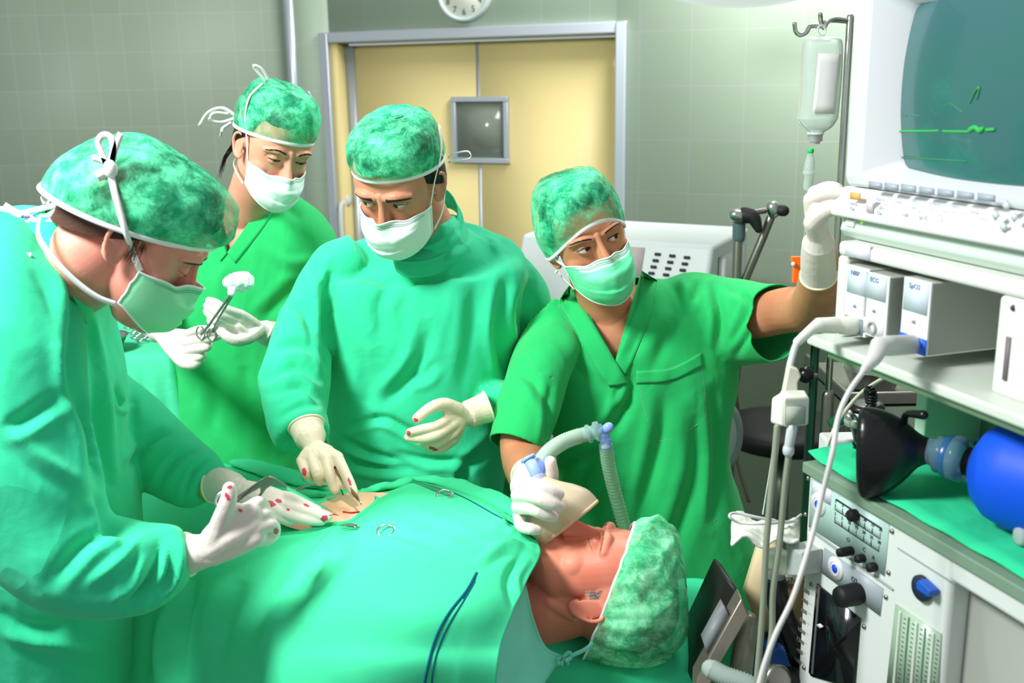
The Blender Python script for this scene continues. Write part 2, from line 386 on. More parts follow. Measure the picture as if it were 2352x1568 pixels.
# text helper (lettering that stands on things)
def text(name, body, P, ex, up, size, m, parent, align='CENTER', ext=.0003):
    c = D.curves.new(name, 'FONT'); c.body = body; c.size = size; c.align_x = align; c.align_y = 'CENTER'; c.extrude = ext; c.resolution_u = 2
    o = D.objects.new(name, c); COL.objects.link(o); bpy.context.view_layer.update()
    me = D.meshes.new_from_object(o.evaluated_get(bpy.context.evaluated_depsgraph_get())); D.objects.remove(o); D.curves.remove(c)
    V = np.array([v.co[:] for v in me.vertices]); ex = nrm(ex); up = nrm(up); nn = np.cross(ex, up)
    V = np.asarray(P) + V[:, :1] * ex + V[:, 1:2] * up + V[:, 2:] * nn
    F = [tuple(p.vertices) for p in me.polygons]; D.meshes.remove(me)
    return obj(name, (V, F), m, parent, smooth=False)
# clock
cc = PW(1063, -22, .03); rr = .118
ck = thing('wall_clock', 'round white wall clock hanging above the yellow door', 'clock', cc)
mb = MB(); lathe(mb, cc - wn * .03, wn, [(0, rr), (.03, rr), (.036, rr - .006), (.03, rr - .014), (.026, rr - .015), (.0, rr - .015)], 48, cap=False); obj('clock_rim', mb, mat('clock_rim', (200, 214, 212), .4), ck)
mb = MB(); lathe(mb, cc - wn * .03, wn, [(0, rr - .01), (.024, rr - .01)], 48); face = obj('clock_face', mb, mat('clock_face', (238, 240, 226), .5), ck)
for k in range(12):
    an = R(90 - 30 * (k or 12)); text('numeral', str(k or 12), cc - wn * .005 + (wu * math.cos(an) + V3(0, 0, math.sin(an))) * .083, wu, V3(0, 0, 1), .036, DGREY, face)
for an, ln in ((60, .05), (-60, .075)):
    mb = MB(); d = wu * math.sin(R(an)) + V3(0, 0, math.cos(R(an))); tube(mb, [cc - wn * .003 - d * .01, cc - wn * .003 + d * ln], .0022, 6); obj('clock_hand', mb, BLACKM, ck)
# big lamp whose lower rim enters the top of the view
lc = W(1700, -115, 3.0); lp = thing('surgical_lamp', 'large white round overhead lamp whose lower rim dips into view', 'lamp', lc)
ax = nrm((-.1, -.35, -.9)); mb = MB(); lathe(mb, lc, -ax, [(-.01, .32), (.0, .345), (.02, .35), (.06, .31), (.1, .2), (.12, .06)], 48); obj('lamp_housing', mb, WHITE, lp)
mb = MB(); lathe(mb, lc, ax, [(-.005, .33), (.012, .325), (.016, .3)], 48); obj('lamp_lens', mb, mat('lens', (214, 224, 222), .2, emit=(236, 242, 240), estr=.55), lp)
mb = MB(); q = W(1724, 14, 3.0); 
cyl(mb, lc, lc + ax * .09, .02, .018); obj('lamp_handle', mb, DGREY, lp)
mb = MB(); tube(mb, [lc - ax * .11, lc - ax * .25 + V3(0, .05, .1), V3(lc[0] + .25, lc[1] + .2, 3.09)], .025, 12, sub=6); obj('lamp_arm', mb, WHITE, lp)

# ------------------------------------------------------------------ things in the back
Yb = 3.15
def q4(P, Y): return [W(x, y, Y) for x, y in P]
# white desk-top unit with keypad (sloping front)
mu = thing('control_unit', 'white electronic unit with black keypad standing behind the woman in green scrubs', 'medical device', W(1580, 660, 3.2))
A0 = W(1412, 540, 3.1); A1 = W(1638, 565, 2.95)           # front top edge
ex = A1 - A0; ex[2] = 0; ex = nrm(ex); dn = nrm((ex[1] * 0 - ex[0] * 0, 0, -1)); bk = nrm((-ex[1], ex[0], 0)); wdt = .62
TR = A1; TL0 = TR - ex * wdt
fd = nrm(-bk * .35 + V3(0, 0, -1))
mb = MB()
sec = [TR, TR + bk * .34 + V3(0, 0, .012), TR + bk * .34 - V3(0, 0, .42), TR - bk * .13 - V3(0, 0, .42), TR - bk * .11 - V3(0, 0, .3)]
prism(mb, sec, -ex * wdt); obj('housing', mb, WHITE2, mu, bevel=.012)
fu = nrm(TR - (TR - bk * .11 - V3(0, 0, .3))); fn = nrm(np.cross(ex, fu))
def FU(px, py, off=.002): return WPl(px, py, TR + fn * off, fn)
for (xs, x0, y0) in (((1508, 1541, 1576), 584, 0),):
    for r_ in range(6):
        for c_ in range(3):
            P = FU(1511 - r_ * 4.8 + c_ * 33.5, 584 + r_ * 14.5 + c_ * 3.8); k = MB(); box(k, P - ex * .0085 - fu * .004, ex * .017, fu * .008, fn * .005)
            obj('keypad_button', k, DGREY, mu)
k = MB(); P = FU(1405, 640); box(k, P, ex * .09, fu * .1, fn * .002); obj('display', k, mat('pink_grey', (190, 176, 176), .4), mu)
k = MB(); P = TR + bk * .05 - V3(0, 0, .04); box(k, P, bk * .24, V3(0, 0, -.3), ex * .004); obj('side_panel', k, GREYP, mu)
k = MB(); P = TR + bk * .06 - V3(0, 0, .05); box(k, P, bk * .035, V3(0, 0, -.3), ex * .008); obj('side_rail', k, WHITE, mu)
# drip-stand style levers
st = thing('lever_stand', 'slim grey stand with two black clamp levers behind the stretched arm', 'stand', W(1696, 650, 2.6) * V3(1, 1, 0))
k = MB(); a = W(1697, 500, 2.6); tube(k, [a, V3(a[0], a[1], .02)], .012, 12); obj('pole', k, STEELD, st)
k = MB(); tube(k, [W(1776, 485, 2.6), W(1752, 545, 2.6), W(1712, 640, 2.6)], .011, 12); obj('diagonal_pole', k, STEELD, st)
k = MB(); tube(k, [W(1700, 492, 2.6), W(1775, 480, 2.6)], .008, 10); obj('crossbar', k, STEELD, st)
k = MB(); tube(k, [W(1697, 545, 2.6), W(1698, 500, 2.6)], .016, 14); obj('collar', k, mat('slate', (86, 108, 112), .4), st)
for p, q in (((1690, 494), (1704, 496)), ((1775, 476), (1776, 486))):
    k = MB(); tube(k, [W(*p, 2.58), W(*q, 2.58)], .017, 12); obj('clamp_joint', k, STEEL, st)
k = MB(); tube(k, [W(1710, 494, 2.58), W(1730, 500, 2.57), W(1742, 526, 2.56)], [.02, .018, .01], 12, sub=4); obj('lever', k, BLACKM, st)
k = MB(); tube(k, [W(1782, 482, 2.58), W(1800, 484, 2.57)], [.013, .014], 12, sub=2); obj('lever', k, BLACKM, st)
k = MB(); cyl(k, V3(a[0], a[1], 0), V3(a[0], a[1], .03), .11, .10); obj('base', k, GREYP, st)
# stool
sc_ = W(1800, 990, 2.98); so = thing('stool', 'round black padded stool standing near the tiled wall', 'stool', (sc_[0], sc_[1], 0))
k = MB(); lathe(k, sc_ - V3(0, 0, .03), (0, 0, 1), [(0, .16), (.005, .178), (.04, .185), (.055, .172), (.06, .1), (.06, .0)], 40); obj('seat', k, BLACKM, so)
k = MB(); cyl(k, (sc_[0], sc_[1], .12), sc_ - V3(0, 0, .03), .025); obj('column', k, STEELD, so)
for i in range(5):
    k = MB(); d = V3(math.cos(i * 1.2566), math.sin(i * 1.2566), 0); tube(k, [V3(sc_[0], sc_[1], .14), V3(sc_[0], sc_[1], 0) + d * .24 + V3(0, 0, .07)], .016); ball(k, V3(sc_[0], sc_[1], .03) + d * .24, .03); obj('leg', k, DGREY, so)
# dangling dark cable
k = MB(); tube(k, [W(1700, 640, 3.6), W(1698, 830, 3.58), W(1690, 900, 3.58), W(1697, 960, 3.58), W(1690, 1040, 3.58), W(1720, 1150, 3.5)], .007, 8, sub=6); tag(obj('power_cord', k, mat('cord_olive', (84, 84, 62), .6)), 'dark olive cord hanging down the tiled wall left of the stool', 'cord')
# grey-lilac ring (back of another chair)
k = MB(); c0 = W(1655, 1000, 2.5); tube(k, [c0 + V3(.045 * math.cos(t), 0, .085 * math.sin(t)) for t in np.linspace(0, 2 * np.pi, 24, endpoint=False)], .012, 10, closed=True)
ch = thing('office_chair', 'grey rounded chair back peeking out beside the green tunic', 'chair', (c0[0], c0[1], 0)); obj('back_frame', k, mat('lilac_grey', (158, 160, 172), .4), ch)
k = MB(); ell(k, c0, [V3(.045, 0, 0), V3(0, .02, 0), V3(0, 0, .085)]); obj('back_shell', k, mat('lilac_shell', (196, 200, 206), .5), ch)
k = MB(); tube(k, [c0 + V3(0, .03, -.07), V3(c0[0], c0[1] + .05, .02)], .02); obj('column', k, GREYP, ch)
# instrument cart in the back right
ct = W(2030, 905, 2.35); cs = thing('instrument_cart', 'steel cart with metal trays behind the machine tower', 'cart', (ct[0], ct[1], 0))
k = MB(); z0 = ct[2]; c0 = V3(ct[0] - .12, ct[1] - .1, z0)
box(k, c0, (.5, 0, 0), (0, .35, 0), (0, 0, .012)); box(k, c0, (.5, 0, 0), (0, .012, 0), (0, 0, .035)); box(k, c0, (.012, 0, 0), (0, .35, 0), (0, 0, .035)); obj('tray_top', k, STEELD, cs, bevel=.004)
for dx in (.02, .48):
    for dy in (.02, .33):
        k = MB(); tube(k, [V3(c0[0] + dx, c0[1] + dy, 0.02), V3(c0[0] + dx, c0[1] + dy, z0)], .012); obj('leg', k, STEELD, cs)
b0 = V3(c0[0] + .1, c0[1] + .12, z0 + .014)
for i in range(2):
    k = MB(); c1 = b0 + V3(.17 * i, .04 * i, 0); lathe(k, c1, (0, 0, 1), [(0, .05), (.045, .07), (.047, .074), (.043, .068), (.004, .045)], 28, cap=False); lathe(k, c1, (0, 0, 1), [(0, .05), (.004, .05)], 28)
    tag(obj('steel_bowl', k, STEEL), 'small steel bowl on the rear cart, %s' % ('nearer the pole' if i == 0 else 'farther from the pole'), 'bowl', 'bowls on the rear cart')

# ------------------------------------------------------------------ IV pole, bottle, line
pb = W(1952, 60, 2.0); pole = thing('iv_pole', 'tall chrome drip pole with hooks behind the monitor', 'pole', (pb[0], pb[1], 0))
k = MB(); tube(k, [V3(pb[0], pb[1], .04), V3(pb[0], pb[1], W(1950, 850, 2.0)[2] - .05)], .0125, 16); obj('lower_pole', k, STEELD, pole)
k = MB(); tube(k, [V3(pb[0], pb[1], .9), pb + V3(0, 0, .015)], .0068, 14); obj('upper_pole', k, STEEL, pole)
k = MB(); tube(k, [V3(pb[0] - .028, pb[1] + .01, .04), V3(pb[0] - .028, pb[1] + .01, W(1900, 700, 2.0)[2])], .009, 14); obj('side_rod', k, mat('green_chrome', (40, 84, 66), .25, metal=.7), pole)
for i in range(5):
    k = MB(); d = V3(math.cos(i * 1.2566 + .3), math.sin(i * 1.2566 + .3), 0); tube(k, [V3(pb[0], pb[1], .08), V3(pb[0], pb[1], .05) + d * .24], .013); ball(k, V3(pb[0], pb[1], .025) + d * .24, .025); obj('leg', k, STEELD, pole)
k = MB(); hk = [(1952, 50), (1915, 47), (1897, 50), (1885, 60), (1862, 60), (1852, 74), (1838, 80), (1828, 72), (1825, 55)]; tube(k, [W(x, y, 2.0 - .02 * i / 8) for i, (x, y) in enumerate(hk)], .0042, 10, sub=5); obj('hook', k, STEEL, pole)
k = MB(); tube(k, [W(1952, 48, 2.0), W(1915, 44, 1.99), W(1900, 52, 1.98), W(1893, 64, 1.97), W(1886, 52, 1.96), W(1884, 33, 1.95)], .0042, 10, sub=5); obj('hook', k, STEEL, pole)
k = MB(); tube(k, [W(1872, 862, 2.0), W(1856, 860, 1.99)], .006); obj('knob_stem', k, STEEL, pole)
k = MB(); ball(k, W(1850, 860, 1.98), .0168); obj('knob', k, BLACK, pole)
# bottle
IVP = mat('clear_plastic', (226, 240, 232), .18, trans=.55, ior=1.15, spec=.4, alpha=.93)
def rr_(cx, cy, hw, dep, Y, lean=(0, 0)): return W(cx, cy, Y), hw, dep
bt = thing('iv_bottle', 'clear plastic infusion bottle with blank white label hanging from the drip pole', 'iv bottle', W(1885, 100, 1.95))
def bottle_ring(L):
    C = []; A = []; B = []
    for xl, xr, y, d in L:
        a, b = W(xl, y, 1.95), W(xr, y, 1.95); C.append((a + b) / 2); A.append((b - a) / 2); B.append(V3(0, d, 0))
    return C, A, B
k = MB(); loft(k, *bottle_ring([(1862, 1912, 84, .008), (1850, 1928, 88, .018), (1844, 1934, 105, .024), (1840, 1932, 180, .026), (1834, 1924, 260, .026), (1832, 1920, 275, .026), (1842, 1908, 292, .022), (1855, 1892, 303, .014), (1857, 1889, 310, .012)]), n=36, e=2.8, sub=3); obj('bottle_body', k, IVP, bt)
k = MB(); ring = [W(1887 + 9 * math.cos(t), 70 + 12 * math.sin(t), 1.95) for t in np.linspace(0, 2 * np.pi, 18, endpoint=False)]; tube(k, ring, .0022, 8, closed=True); obj('hanger_loop', k, IVP, bt)
k = MB(); lab = []
for y in np.linspace(122, 260, 8):
    lab.append([W(1880 - (y - 122) * .1 + t * (1934 - 1880), y + t * 2, 1.95 - .0295 * math.sqrt(max(0, 1 - (max(0, t - .35) / .9) ** 2)) ) for t in np.linspace(0, .97, 8)])
gridf(k, lab); obj('bottle_label', k, mat('label_white', (240, 240, 238), .6), bt, solid=.0006)
k = MB(); a = W(1873, 306, 1.95); dz = V3(-.02, 0, -1); lathe(k, a, dz, [(0, .0155), (.002, .0155), (.002, .0135), (.014, .013), (.015, .009), (.019, .009)], 28); obj('bottle_cap', k, mat('cap_grey', (216, 220, 228), .4), bt)
k = MB(); a = W(1862, 345, 1.95); lathe(k, a - dz * .003, dz, [(0, .005), (.002, .006), (.006, .006), (.008, .005)], 16); obj('spike_ring', k, mat('ring_green', (20, 214, 92), .4), bt)
k = MB(); lathe(k, W(1862, 350, 1.95), nrm((-.035, 0, -1)), [(0, .0045), (.018, .0095), (.034, .010), (.035, .0115), (.039, .0115), (.040, .0095), (.066, .0090), (.07, .004)], 24); obj('drip_chamber', k, IVP, bt)
k = MB(); tube(k, [W(1856, 440, 1.95), W(1850, 520, 1.95), W(1843, 590, 1.98), W(1838, 640, 2.02), W(1822, 720, 2.12), W(1805, 900, 1.9), W(1780, 1010, 1.75), W(1765, 1100, 1.65), W(1752, 1180, 1.5)], .0014, 8, sub=6); obj('drip_line', k, IVP, bt)
k = MB(); OR = mat('orange_clamp', (255, 112, 8), .35)
a = [W(1819, 590, 1.96), W(1846, 590, 1.96), W(1845, 616, 1.96), W(1838, 617, 1.96), W(1835, 650, 1.96), W(1822, 650, 1.96), W(1824, 612, 1.96), W(1820, 606, 1.96)]; prism(k, a, (0, .012, 0))
obj('roller_clamp', k, OR, bt, bevel=.001)
k = MB(); cyl(k, W(1822, 606, 1.952), W(1822, 606, 1.98), .004); obj('roller_wheel', k, WHITE, bt)
# instrument table on the left
tp = thing('instrument_table', 'steel instrument table under a green cloth behind the left surgeon', 'table', W(300, 1100, 2.5) * V3(1, 1, 0))
TYf, TYb = 2.32, 2.85
zt = W(320, 812, TYf)[2]
xl = W(120, 812, TYf)[0]; xr = W(388, 800, TYf)[0]
k = MB(); box(k, (xl, TYf + .01, zt - .03), (xr - xl - .01, 0, 0), (0, TYb - TYf - .02, 0), (0, 0, .022)); obj('table_top', k, STEELD, tp)
for x in (xl + .03, xr - .04):
    for y in (TYf + .04, TYb - .04):
        k = MB(); tube(k, [V3(x, y, 0.02), V3(x, y, zt - .03)], .014); obj('leg', k, STEELD, tp)
k = MB(); G = []
dep = [(TYb, zt), (TYb - .2, zt + .002), (TYf + .02, zt + .002), (TYf, zt - .004), (TYf - .012, zt - .03), (TYf - .02, zt - .12), (TYf - .03, zt - .2), (TYf - .03, zt - .245)]
for i, (y, z) in enumerate(dep):
    row = []
    for j, t in enumerate(np.linspace(0, 1, 40)):
        w = max(0, i - 4) / 3; dy = .022 * w * math.sin(t * 34 + math.sin(t * 9)) ; ex_ = .012 * w
        row.append(V3(xl + (xr + ex_ - xl) * t, y + dy, z + (.02 * w * math.sin(t * 5 + 2))))
    row += [V3(xr + .014 + .012 * max(0, i - 4), y + .01, z - .03 - d_) for d_ in (.0, .12, .27)] ; G.append(row)
gridf(k, G); tag(obj('table_cloth', k, mat('cloth_mint', (80, 218, 166), .85, spec=.1, bump2=.4, b2scale=12, b2dist=.01), solid=.002, sub=1), 'mint green cloth hanging over the instrument table edge', 'cloth')
# bowl and instruments
bc = W(248, 800, 2.34); bc[2] = zt + .004
k = MB(); lathe(k, bc, (0, 0, 1), [(.001, .022), (.012, .034), (.034, .046), (.036, .049), (.037, .048), (.033, .043), (.014, .03), (.005, .018), (.005, 0)], 32, cap=False); bw = tag(obj('kidney_bowl', k, STEEL), 'small round steel bowl on the instrument table', 'bowl')
bw.name = 'steel_bowl'
def scissors(p, d, ln, m=STEEL, nm='clamp', lab='', grp=None, tilt=0):
    d = nrm(d); s = nrm(np.cross((0, 0, 1), d)); up = np.cross(d, s); p = np.asarray(p, float)
    k = MB()
    for sg in (1, -1):
        tube(k, [p + d * ln, p + d * ln * .66 + s * sg * .002, p + d * ln * .6, p + d * ln * .2 - s * sg * .008, p + d * .012 - s * sg * .012], [.0012, .0028, .003, .0024, .0022], 8, sub=4)
        c = p - s * sg * .015 - d * .0; tube(k, [c + d * .013 * math.cos(t) + s * .0095 * math.sin(t) for t in np.linspace(0, 2 * np.pi, 16, endpoint=False)], .0018, 8, closed=True)
    ball(k, p + d * ln * .63, .004, 6)
    return tag(obj(nm, k, m), lab, 'surgical instrument', grp)
for i, (px, py, dx, dy, ln) in enumerate([(300, 748, 1, .12, .15), (306, 765, 1, .0, .16), (300, 782, 1, .06, .16), (302, 797, 1, 0, .17)]):
    P = WZ(px, py, zt + .007 + .002 * (i % 2)); P[1] = min(max(P[1], TYf + .03 + .04 * (5 - i)), TYb - .05)
    scissors(P, (dx, dy, 0), ln, STEEL, 'surgical_clamp', ['steel clamp lying farthest back on the instrument table', 'steel clamp second from the back on the instrument table', 'steel clamp lying level with the bowl rim on the instrument table', 'steel clamp lying nearest the front edge of the instrument table'][i], 'clamps on the instrument table')
k = MB(); zb = TR[2] - .42; box(k, (TR - ex * (wdt - .05) + bk * .02) * V3(1, 1, 0), ex * (wdt - .1), bk * .28, V3(0, 0, zb)); obj('stand', k, WHITE2, mu, bevel=.01)
# ------------------------------------------------------------------ machine tower on the right
mu_ = nrm((-.31, .95, 0)); md = -mu_                       # md: along the front towards the camera
mn = V3(-.95, -.31, 0)                                     # out of the front
M0 = W(1938, 480, 1.46)
UZ = V3(0, 0, 1)
def PF(px, py, off=0): return WPl(px, py, M0 + mn * off, mn)
def quad(mb, pts, off, th=.003, mi=0): prism(mb, [PF(x, y, off) for x, y in pts][::1], -mn * th, mi)
def rectF(P0, P1, off=0): pass
# --- monitor
mo = thing('patient_monitor', 'large white bulky tube monitor with a teal screen at top right', 'monitor', M0)
B0 = PF(1938, 424); zt_ = .40; wd_ = .46
def mpt(s, z, off=0): return B0 + md * s + UZ * z + mn * off
S = [PF(x, y) for x, y in ((2052, 12), (2022, 386), (2352, 408))]
s_l0 = float((S[0] - B0) @ md); s_l1 = float((S[1] - B0) @ md); sz1 = float(S[0][2] - B0[2]); sz0 = float(S[1][2] - B0[2])
s_l = (s_l0 + s_l1) / 2; s_r = wd_ - .055; HH = sz1 + .075
def rrect(s0, s1, z0, z1, r, off, n=8, bow=.0):
    out = []
    for (cx, cz, a0) in ((s1 - r, z1 - r, 0), (s0 + r, z1 - r, 90), (s0 + r, z0 + r, 180), (s1 - r, z0 + r, 270)):
        for k in range(n): a = R(a0 + 90 * k / (n - 1)); out.append((cx + r * math.cos(a), cz + r * math.sin(a)))
    res = []
    for s, z in out:
        sm, zm = (s0 + s1) / 2, (z0 + z1) / 2; us = (s - sm) / (s1 - s0) * 2; uz = (z - zm) / (z1 - z0) * 2
        res.append(mpt(s + bow * us * (1 - uz * uz), z + bow * uz * (1 - us * us), off))
    return np.array(res)
mb = MB()
Rg = [rrect(0.01, wd_ - .01, .01, HH - .01, .02, -.34), rrect(0, wd_, 0, HH, .02, -.32), rrect(0, wd_, 0, HH, .012, -.004), rrect(.004, wd_ - .004, .004, HH - .004, .012, 0),
      rrect(s_l - .038, s_r + .038, sz0 - .018, sz1 + .03, .012, .001), rrect(s_l - .004, s_r + .004, sz0 - .002, sz1 + .002, .012, -.03, bow=.006), rrect(s_l + .0, s_r, sz0, sz1, .012, -.036, bow=.006)]
rings(mb, Rg, cap0=True, cap1=False); obj('monitor_housing', mb, mat('monitor_white', (204, 208, 212), .5), mo, auto=35)
SCRN = mat('crt_glass_reflection', (52, 100, 104), .22, spec=.7, coat=.4, var=(44, 104, 96), vscale=5)  # teal base colour stands in for the room reflected in the dark tube
mb = MB(); G = []
for i in range(20):
    row = []
    for j in range(24):
        u = j / 23; v = i / 19; row.append(mpt(s_l - .006 + (s_r - s_l + .012) * u, sz0 - .006 + (sz1 - sz0 + .012) * v, -.040 + .02 * (1 - (2 * u - 1) ** 2) * .9 + .012 * (1 - (2 * v - 1) ** 2)))
    G.append(row)
gridf(mb, G); scr = obj('screen', mb, SCRN, mo)
def sc_pt(px, py):
    P = PF(px, py, -.03); u = (float((P - B0) @ md) - s_l + .006) / (s_r - s_l + .012); v = (float(P[2] - B0[2]) - sz0 + .006) / (sz1 - sz0 + .012)
    off = -.040 + .02 * (1 - (2 * u - 1) ** 2) * .9 + .012 * (1 - (2 * v - 1) ** 2) + .0012
    return PF(px, py, off)
TR_ = mat('trace_green', (40, 170, 80), .5, emit=(40, 200, 70), estr=.12); TR2 = mat('trace_dim', (50, 130, 90), .5, emit=(30, 150, 80), estr=.04)
for P, r, m in (([(2038, 302), (2090, 301), (2155, 300)], .0014, TR_), ([(2166, 301), (2225, 302)], .0014, TR_), ([(2228, 298), (2240, 292), (2250, 300), (2256, 296)], .003, TR_), ([(2266, 298), (2282, 297)], .002, TR_),
                ([(2034, 310), (2040, 320)], .0014, TR2), ([(2056, 360), (2100, 363), (2150, 366), (2220, 370)], .0009, TR2), ([(2070, 262), (2082, 266)], .0009, TR2), ([(2096, 264), (2112, 266)], .001, TR2), ([(2130, 240), (2136, 262), (2152, 267)], .0008, TR2), ([(2165, 250), (2180, 236), (2200, 250), (2210, 258)], .0008, TR2), ([(2228, 235), (2240, 210), (2250, 200), (2244, 225)], .0016, TR2)):
    mb = MB(); tube(mb, [sc_pt(*p) for p in P], r, 6, sub=3 if len(P) > 2 else 0); obj('screen_trace', mb, m, scr)
# --- control strip under the screen
cu = thing('monitor_control_panel', 'pale control unit with a row of grey keys under the screen', 'control panel', M0)
def sz(px, py, off=0): P = PF(px, py, off); return float((P - B0) @ md), float(P[2] - B0[2])
s0, z0 = sz(1938, 492); z0b = sz(1938, 500)[1]
mb = MB(); zc = z0
prism(mb, [mpt(0, -.002, .002), mpt(0, -.002, -.3), mpt(0, zc - .004, -.3), mpt(0, zc - .004, .0), mpt(0, zc, .02), mpt(0, zc * .55, .02), mpt(0, zc * .4, .008)], md * wd_); obj('panel_housing', mb, WHITE, cu, bevel=.004)
def onp(px, py, off=.0205): return PF(px, py, off)
KG = mat('key_grey', (164, 174, 186), .45)
def key(name, pts, m, th=.002, off=.0225):
    mb = MB(); prism(mb, [onp(x, y, off) for x, y in pts], -mn * th); return obj(name, mb, m, cu)
for a in ((1995, 416, 2023, 434), (2031, 419, 2061, 439), (2069, 422, 2101, 443), (2111, 428, 2143, 448), (2153, 433, 2188, 453), (2198, 438, 2234, 458), (2245, 443, 2283, 464)):
    x0, y0, x1, y1 = a; d = (x1 - x0) * .1; key('soft_key', [(x0, y0), (x1, y0 + d + 2), (x1, y1), (x0, y1 - d)], KG, off=.0115 if False else .0225)
key('alarm_key', [(1952, 441), (1974, 444), (1974, 460), (1952, 457)], mat('key_orange', (246, 176, 96), .5))
key('red_mark', [(1990, 449), (2004, 451), (2004, 489), (1990, 487)], mat('pale_pink', (238, 214, 222), .5), .001)
for cx, cy in ((2310, 472), (2285, 494), (2328, 498), (2303, 521)):
    key('arrow_key', [(cx, cy - 12), (cx + 9, cy + 1), (cx, cy + 13), (cx - 9, cy)], mat('key_pale', (200, 208, 212), .5), .002)
PB = mat('print_blue', (176, 190, 220), .6); PG = mat('print_grey', (190, 196, 204), .6)
for (x, y, b, m) in ((2022, 458, 'Alarm', PB), (2061, 463, 'Trend', PB), (2100, 470, 'Pre\nset', PB), (2147, 476, 'Freeze\nECG', PB), (2191, 482, 'Zero\nP', PB), (2238, 487, 'Setup', PB), (1958, 473, 'Power\nOn', PG), (2020, 483, 'Off\nOn', PG), (2080, 494, 'HR', PG), (2120, 499, 'SpO2', PG), (2162, 507, 'T', PG)):
    text('key_label', b, onp(x, y, .0207), md, UZ, .0075, m, cu)
# lower carriage plate
mb = MB(); z1 = z0 - .012
prism(mb, [mpt(.004, z0 - .001, .0), mpt(.004, z0 - .001, -.3), mpt(.004, z0 - .032, -.3), mpt(.004, z0 - .032, -.004), mpt(.004, z0 - .02, .006)], md * (wd_ - .008)); 
CAR = mat('pale_green_plastic', (196, 212, 200), .5); obj('carriage', mb, CAR, cu, bevel=.003)
mb = MB(); box(mb, mpt(.03, z0 - .033, -.002), md * (wd_ - .07), -UZ * max(.006, (z0 - .033) - float(PF(1925, 552, .02)[2] - B0[2]) - .004), -mn * .28); obj('carriage_foot', mb, mat('pale_green2', (180, 198, 184), .5), cu, bevel=.004)
mb = MB(); P = PF(1951, 512, .007); box(mb, P - md * .009 - UZ * .005, md * .018, UZ * .01, -mn * .01); obj('power_button', mb, WHITE, cu, bevel=.001)
mb = MB(); ball(mb, PF(1979, 511, .007), .002, 6); obj('status_led', mb, mat('led', (150, 220, 60), .4, emit=(150, 220, 40), estr=.5), cu)
# --- rack for plug-in modules
rk = thing('module_rack', 'white rack below the monitor holding plug-in boxes', 'rack', PF(1915, 780))
R0 = PF(1925, 552, .02); zr1 = float(R0[2] - B0[2]); s_r0 = float((R0 - B0) @ md); zr0 = sz(1910, 768, .02)[1]
def rp(s, z, off=0): return B0 + md * (s_r0 + s) + UZ * z + mn * (.02 + off)
RW = .52; oL, ozT = sz(1945, 590, .02); oL -= s_r0; oR = sz(2292, 700, .02)[0] - s_r0; ozB = zr0 + .006
RKM = mat('rack_white', (220, 224, 216), .5)
mb = MB(); box(mb, rp(0, zr1), md * RW, -UZ * (zr1 - ozT), -mn * .34); box(mb, rp(0, ozT), md * oL, -UZ * (ozT - zr0), -mn * .34); box(mb, rp(oR, ozT), md * (RW - oR), -UZ * (ozT - zr0), -mn * .34)
box(mb, rp(0, ozT), md * RW, -UZ * (ozT - zr0), -mn * .01 * 0 - mn * .0 + mn * -.0) if False else None
fr = obj('rack_frame', mb, RKM, rk, bevel=.006)
mb = MB(); box(mb, rp(oL - .002, ozT + .002, -.2), md * (oR - oL + .004), -UZ * (ozT - zr0), -mn * .01); obj('back_plate', mb, MGREY, rk)
mb = MB(); box(mb, rp(-.012, zr0 + .001, .035), md * (RW + .02), -UZ * .014, -mn * .4); obj('shelf', mb, mat('shelf_white', (206, 216, 204), .5), rk, bevel=.004)
mb = MB(); box(mb, rp(.02, zr0 - .0135, .02), md * (RW - .04), -UZ * .012, -mn * .36); obj('shelf_rail', mb, mat('rail_green', (150, 184, 150), .5), rk)
mb = MB(); prism(mb, [PF(x, y, .0215) for x, y in ((1942, 556), (1999, 562), (1996, 597), (1940, 588))], -mn * .001); obj('blank_label', mb, mat('lilac_white', (232, 232, 246), .5), rk)
mb = MB(); cyl(mb, PF(2328, 707, .021), PF(2328, 707, .0), .0035); obj('socket', mb, DGREY, rk)
mb = MB(); P = PF(2310, 830, .022); box(mb, P - md * .003 - UZ * .022, md * .006, UZ * .05, -mn * .004); obj('slot', mb, mat('slot', (120, 110, 116), .5), rk)
MODW = mat('module_white', (222, 228, 226), .45); MODS = mat('module_side', (170, 176, 168), .5); PBL = mat('panel_blue', (206, 220, 230), .5)
def module(name, lab, x0, x1, yt, yb, dep, segs, off=.024, mi=MODW, bl=None):
    a = PF(x0, yt, off); b = PF(x1, yb, off); s0 = float((a - B0) @ md); s1 = float((b - B0) @ md); zt = float(a[2] - B0[2]); zb_ = max(float(b[2] - B0[2]), zr0 + .001)
    t = thing(name, lab, 'plug-in module', B0 + md * s0 + UZ * zb_ + mn * off, 'plug-in modules in the rack')
    mb = MB(); P0 = B0 + md * s0 + UZ * zb_ + mn * (off - .004); box(mb, P0, md * (s1 - s0), UZ * (zt - zb_), -mn * (dep)); obj('module_case', mb, MODS, t, bevel=.002)
    mb = MB(); box(mb, P0 + mn * .0041, md * (s1 - s0), UZ * (zt - zb_), -mn * .004); f = obj('front_plate', mb, mi, t, bevel=.001)
    for (u0, u1, v0, v1, m) in segs:
        mb = MB(); box(mb, P0 + mn * .0052 + md * (s1 - s0) * u0 + UZ * (zt - zb_) * v0, md * (s1 - s0) * (u1 - u0), UZ * (zt - zb_) * (v1 - v0), -mn * .0012); obj('panel', mb, m, f)
    return t, lambda u, v, o=.006: P0 + mn * o + md * (s1 - s0) * u + UZ * (zt - zb_) * v, f
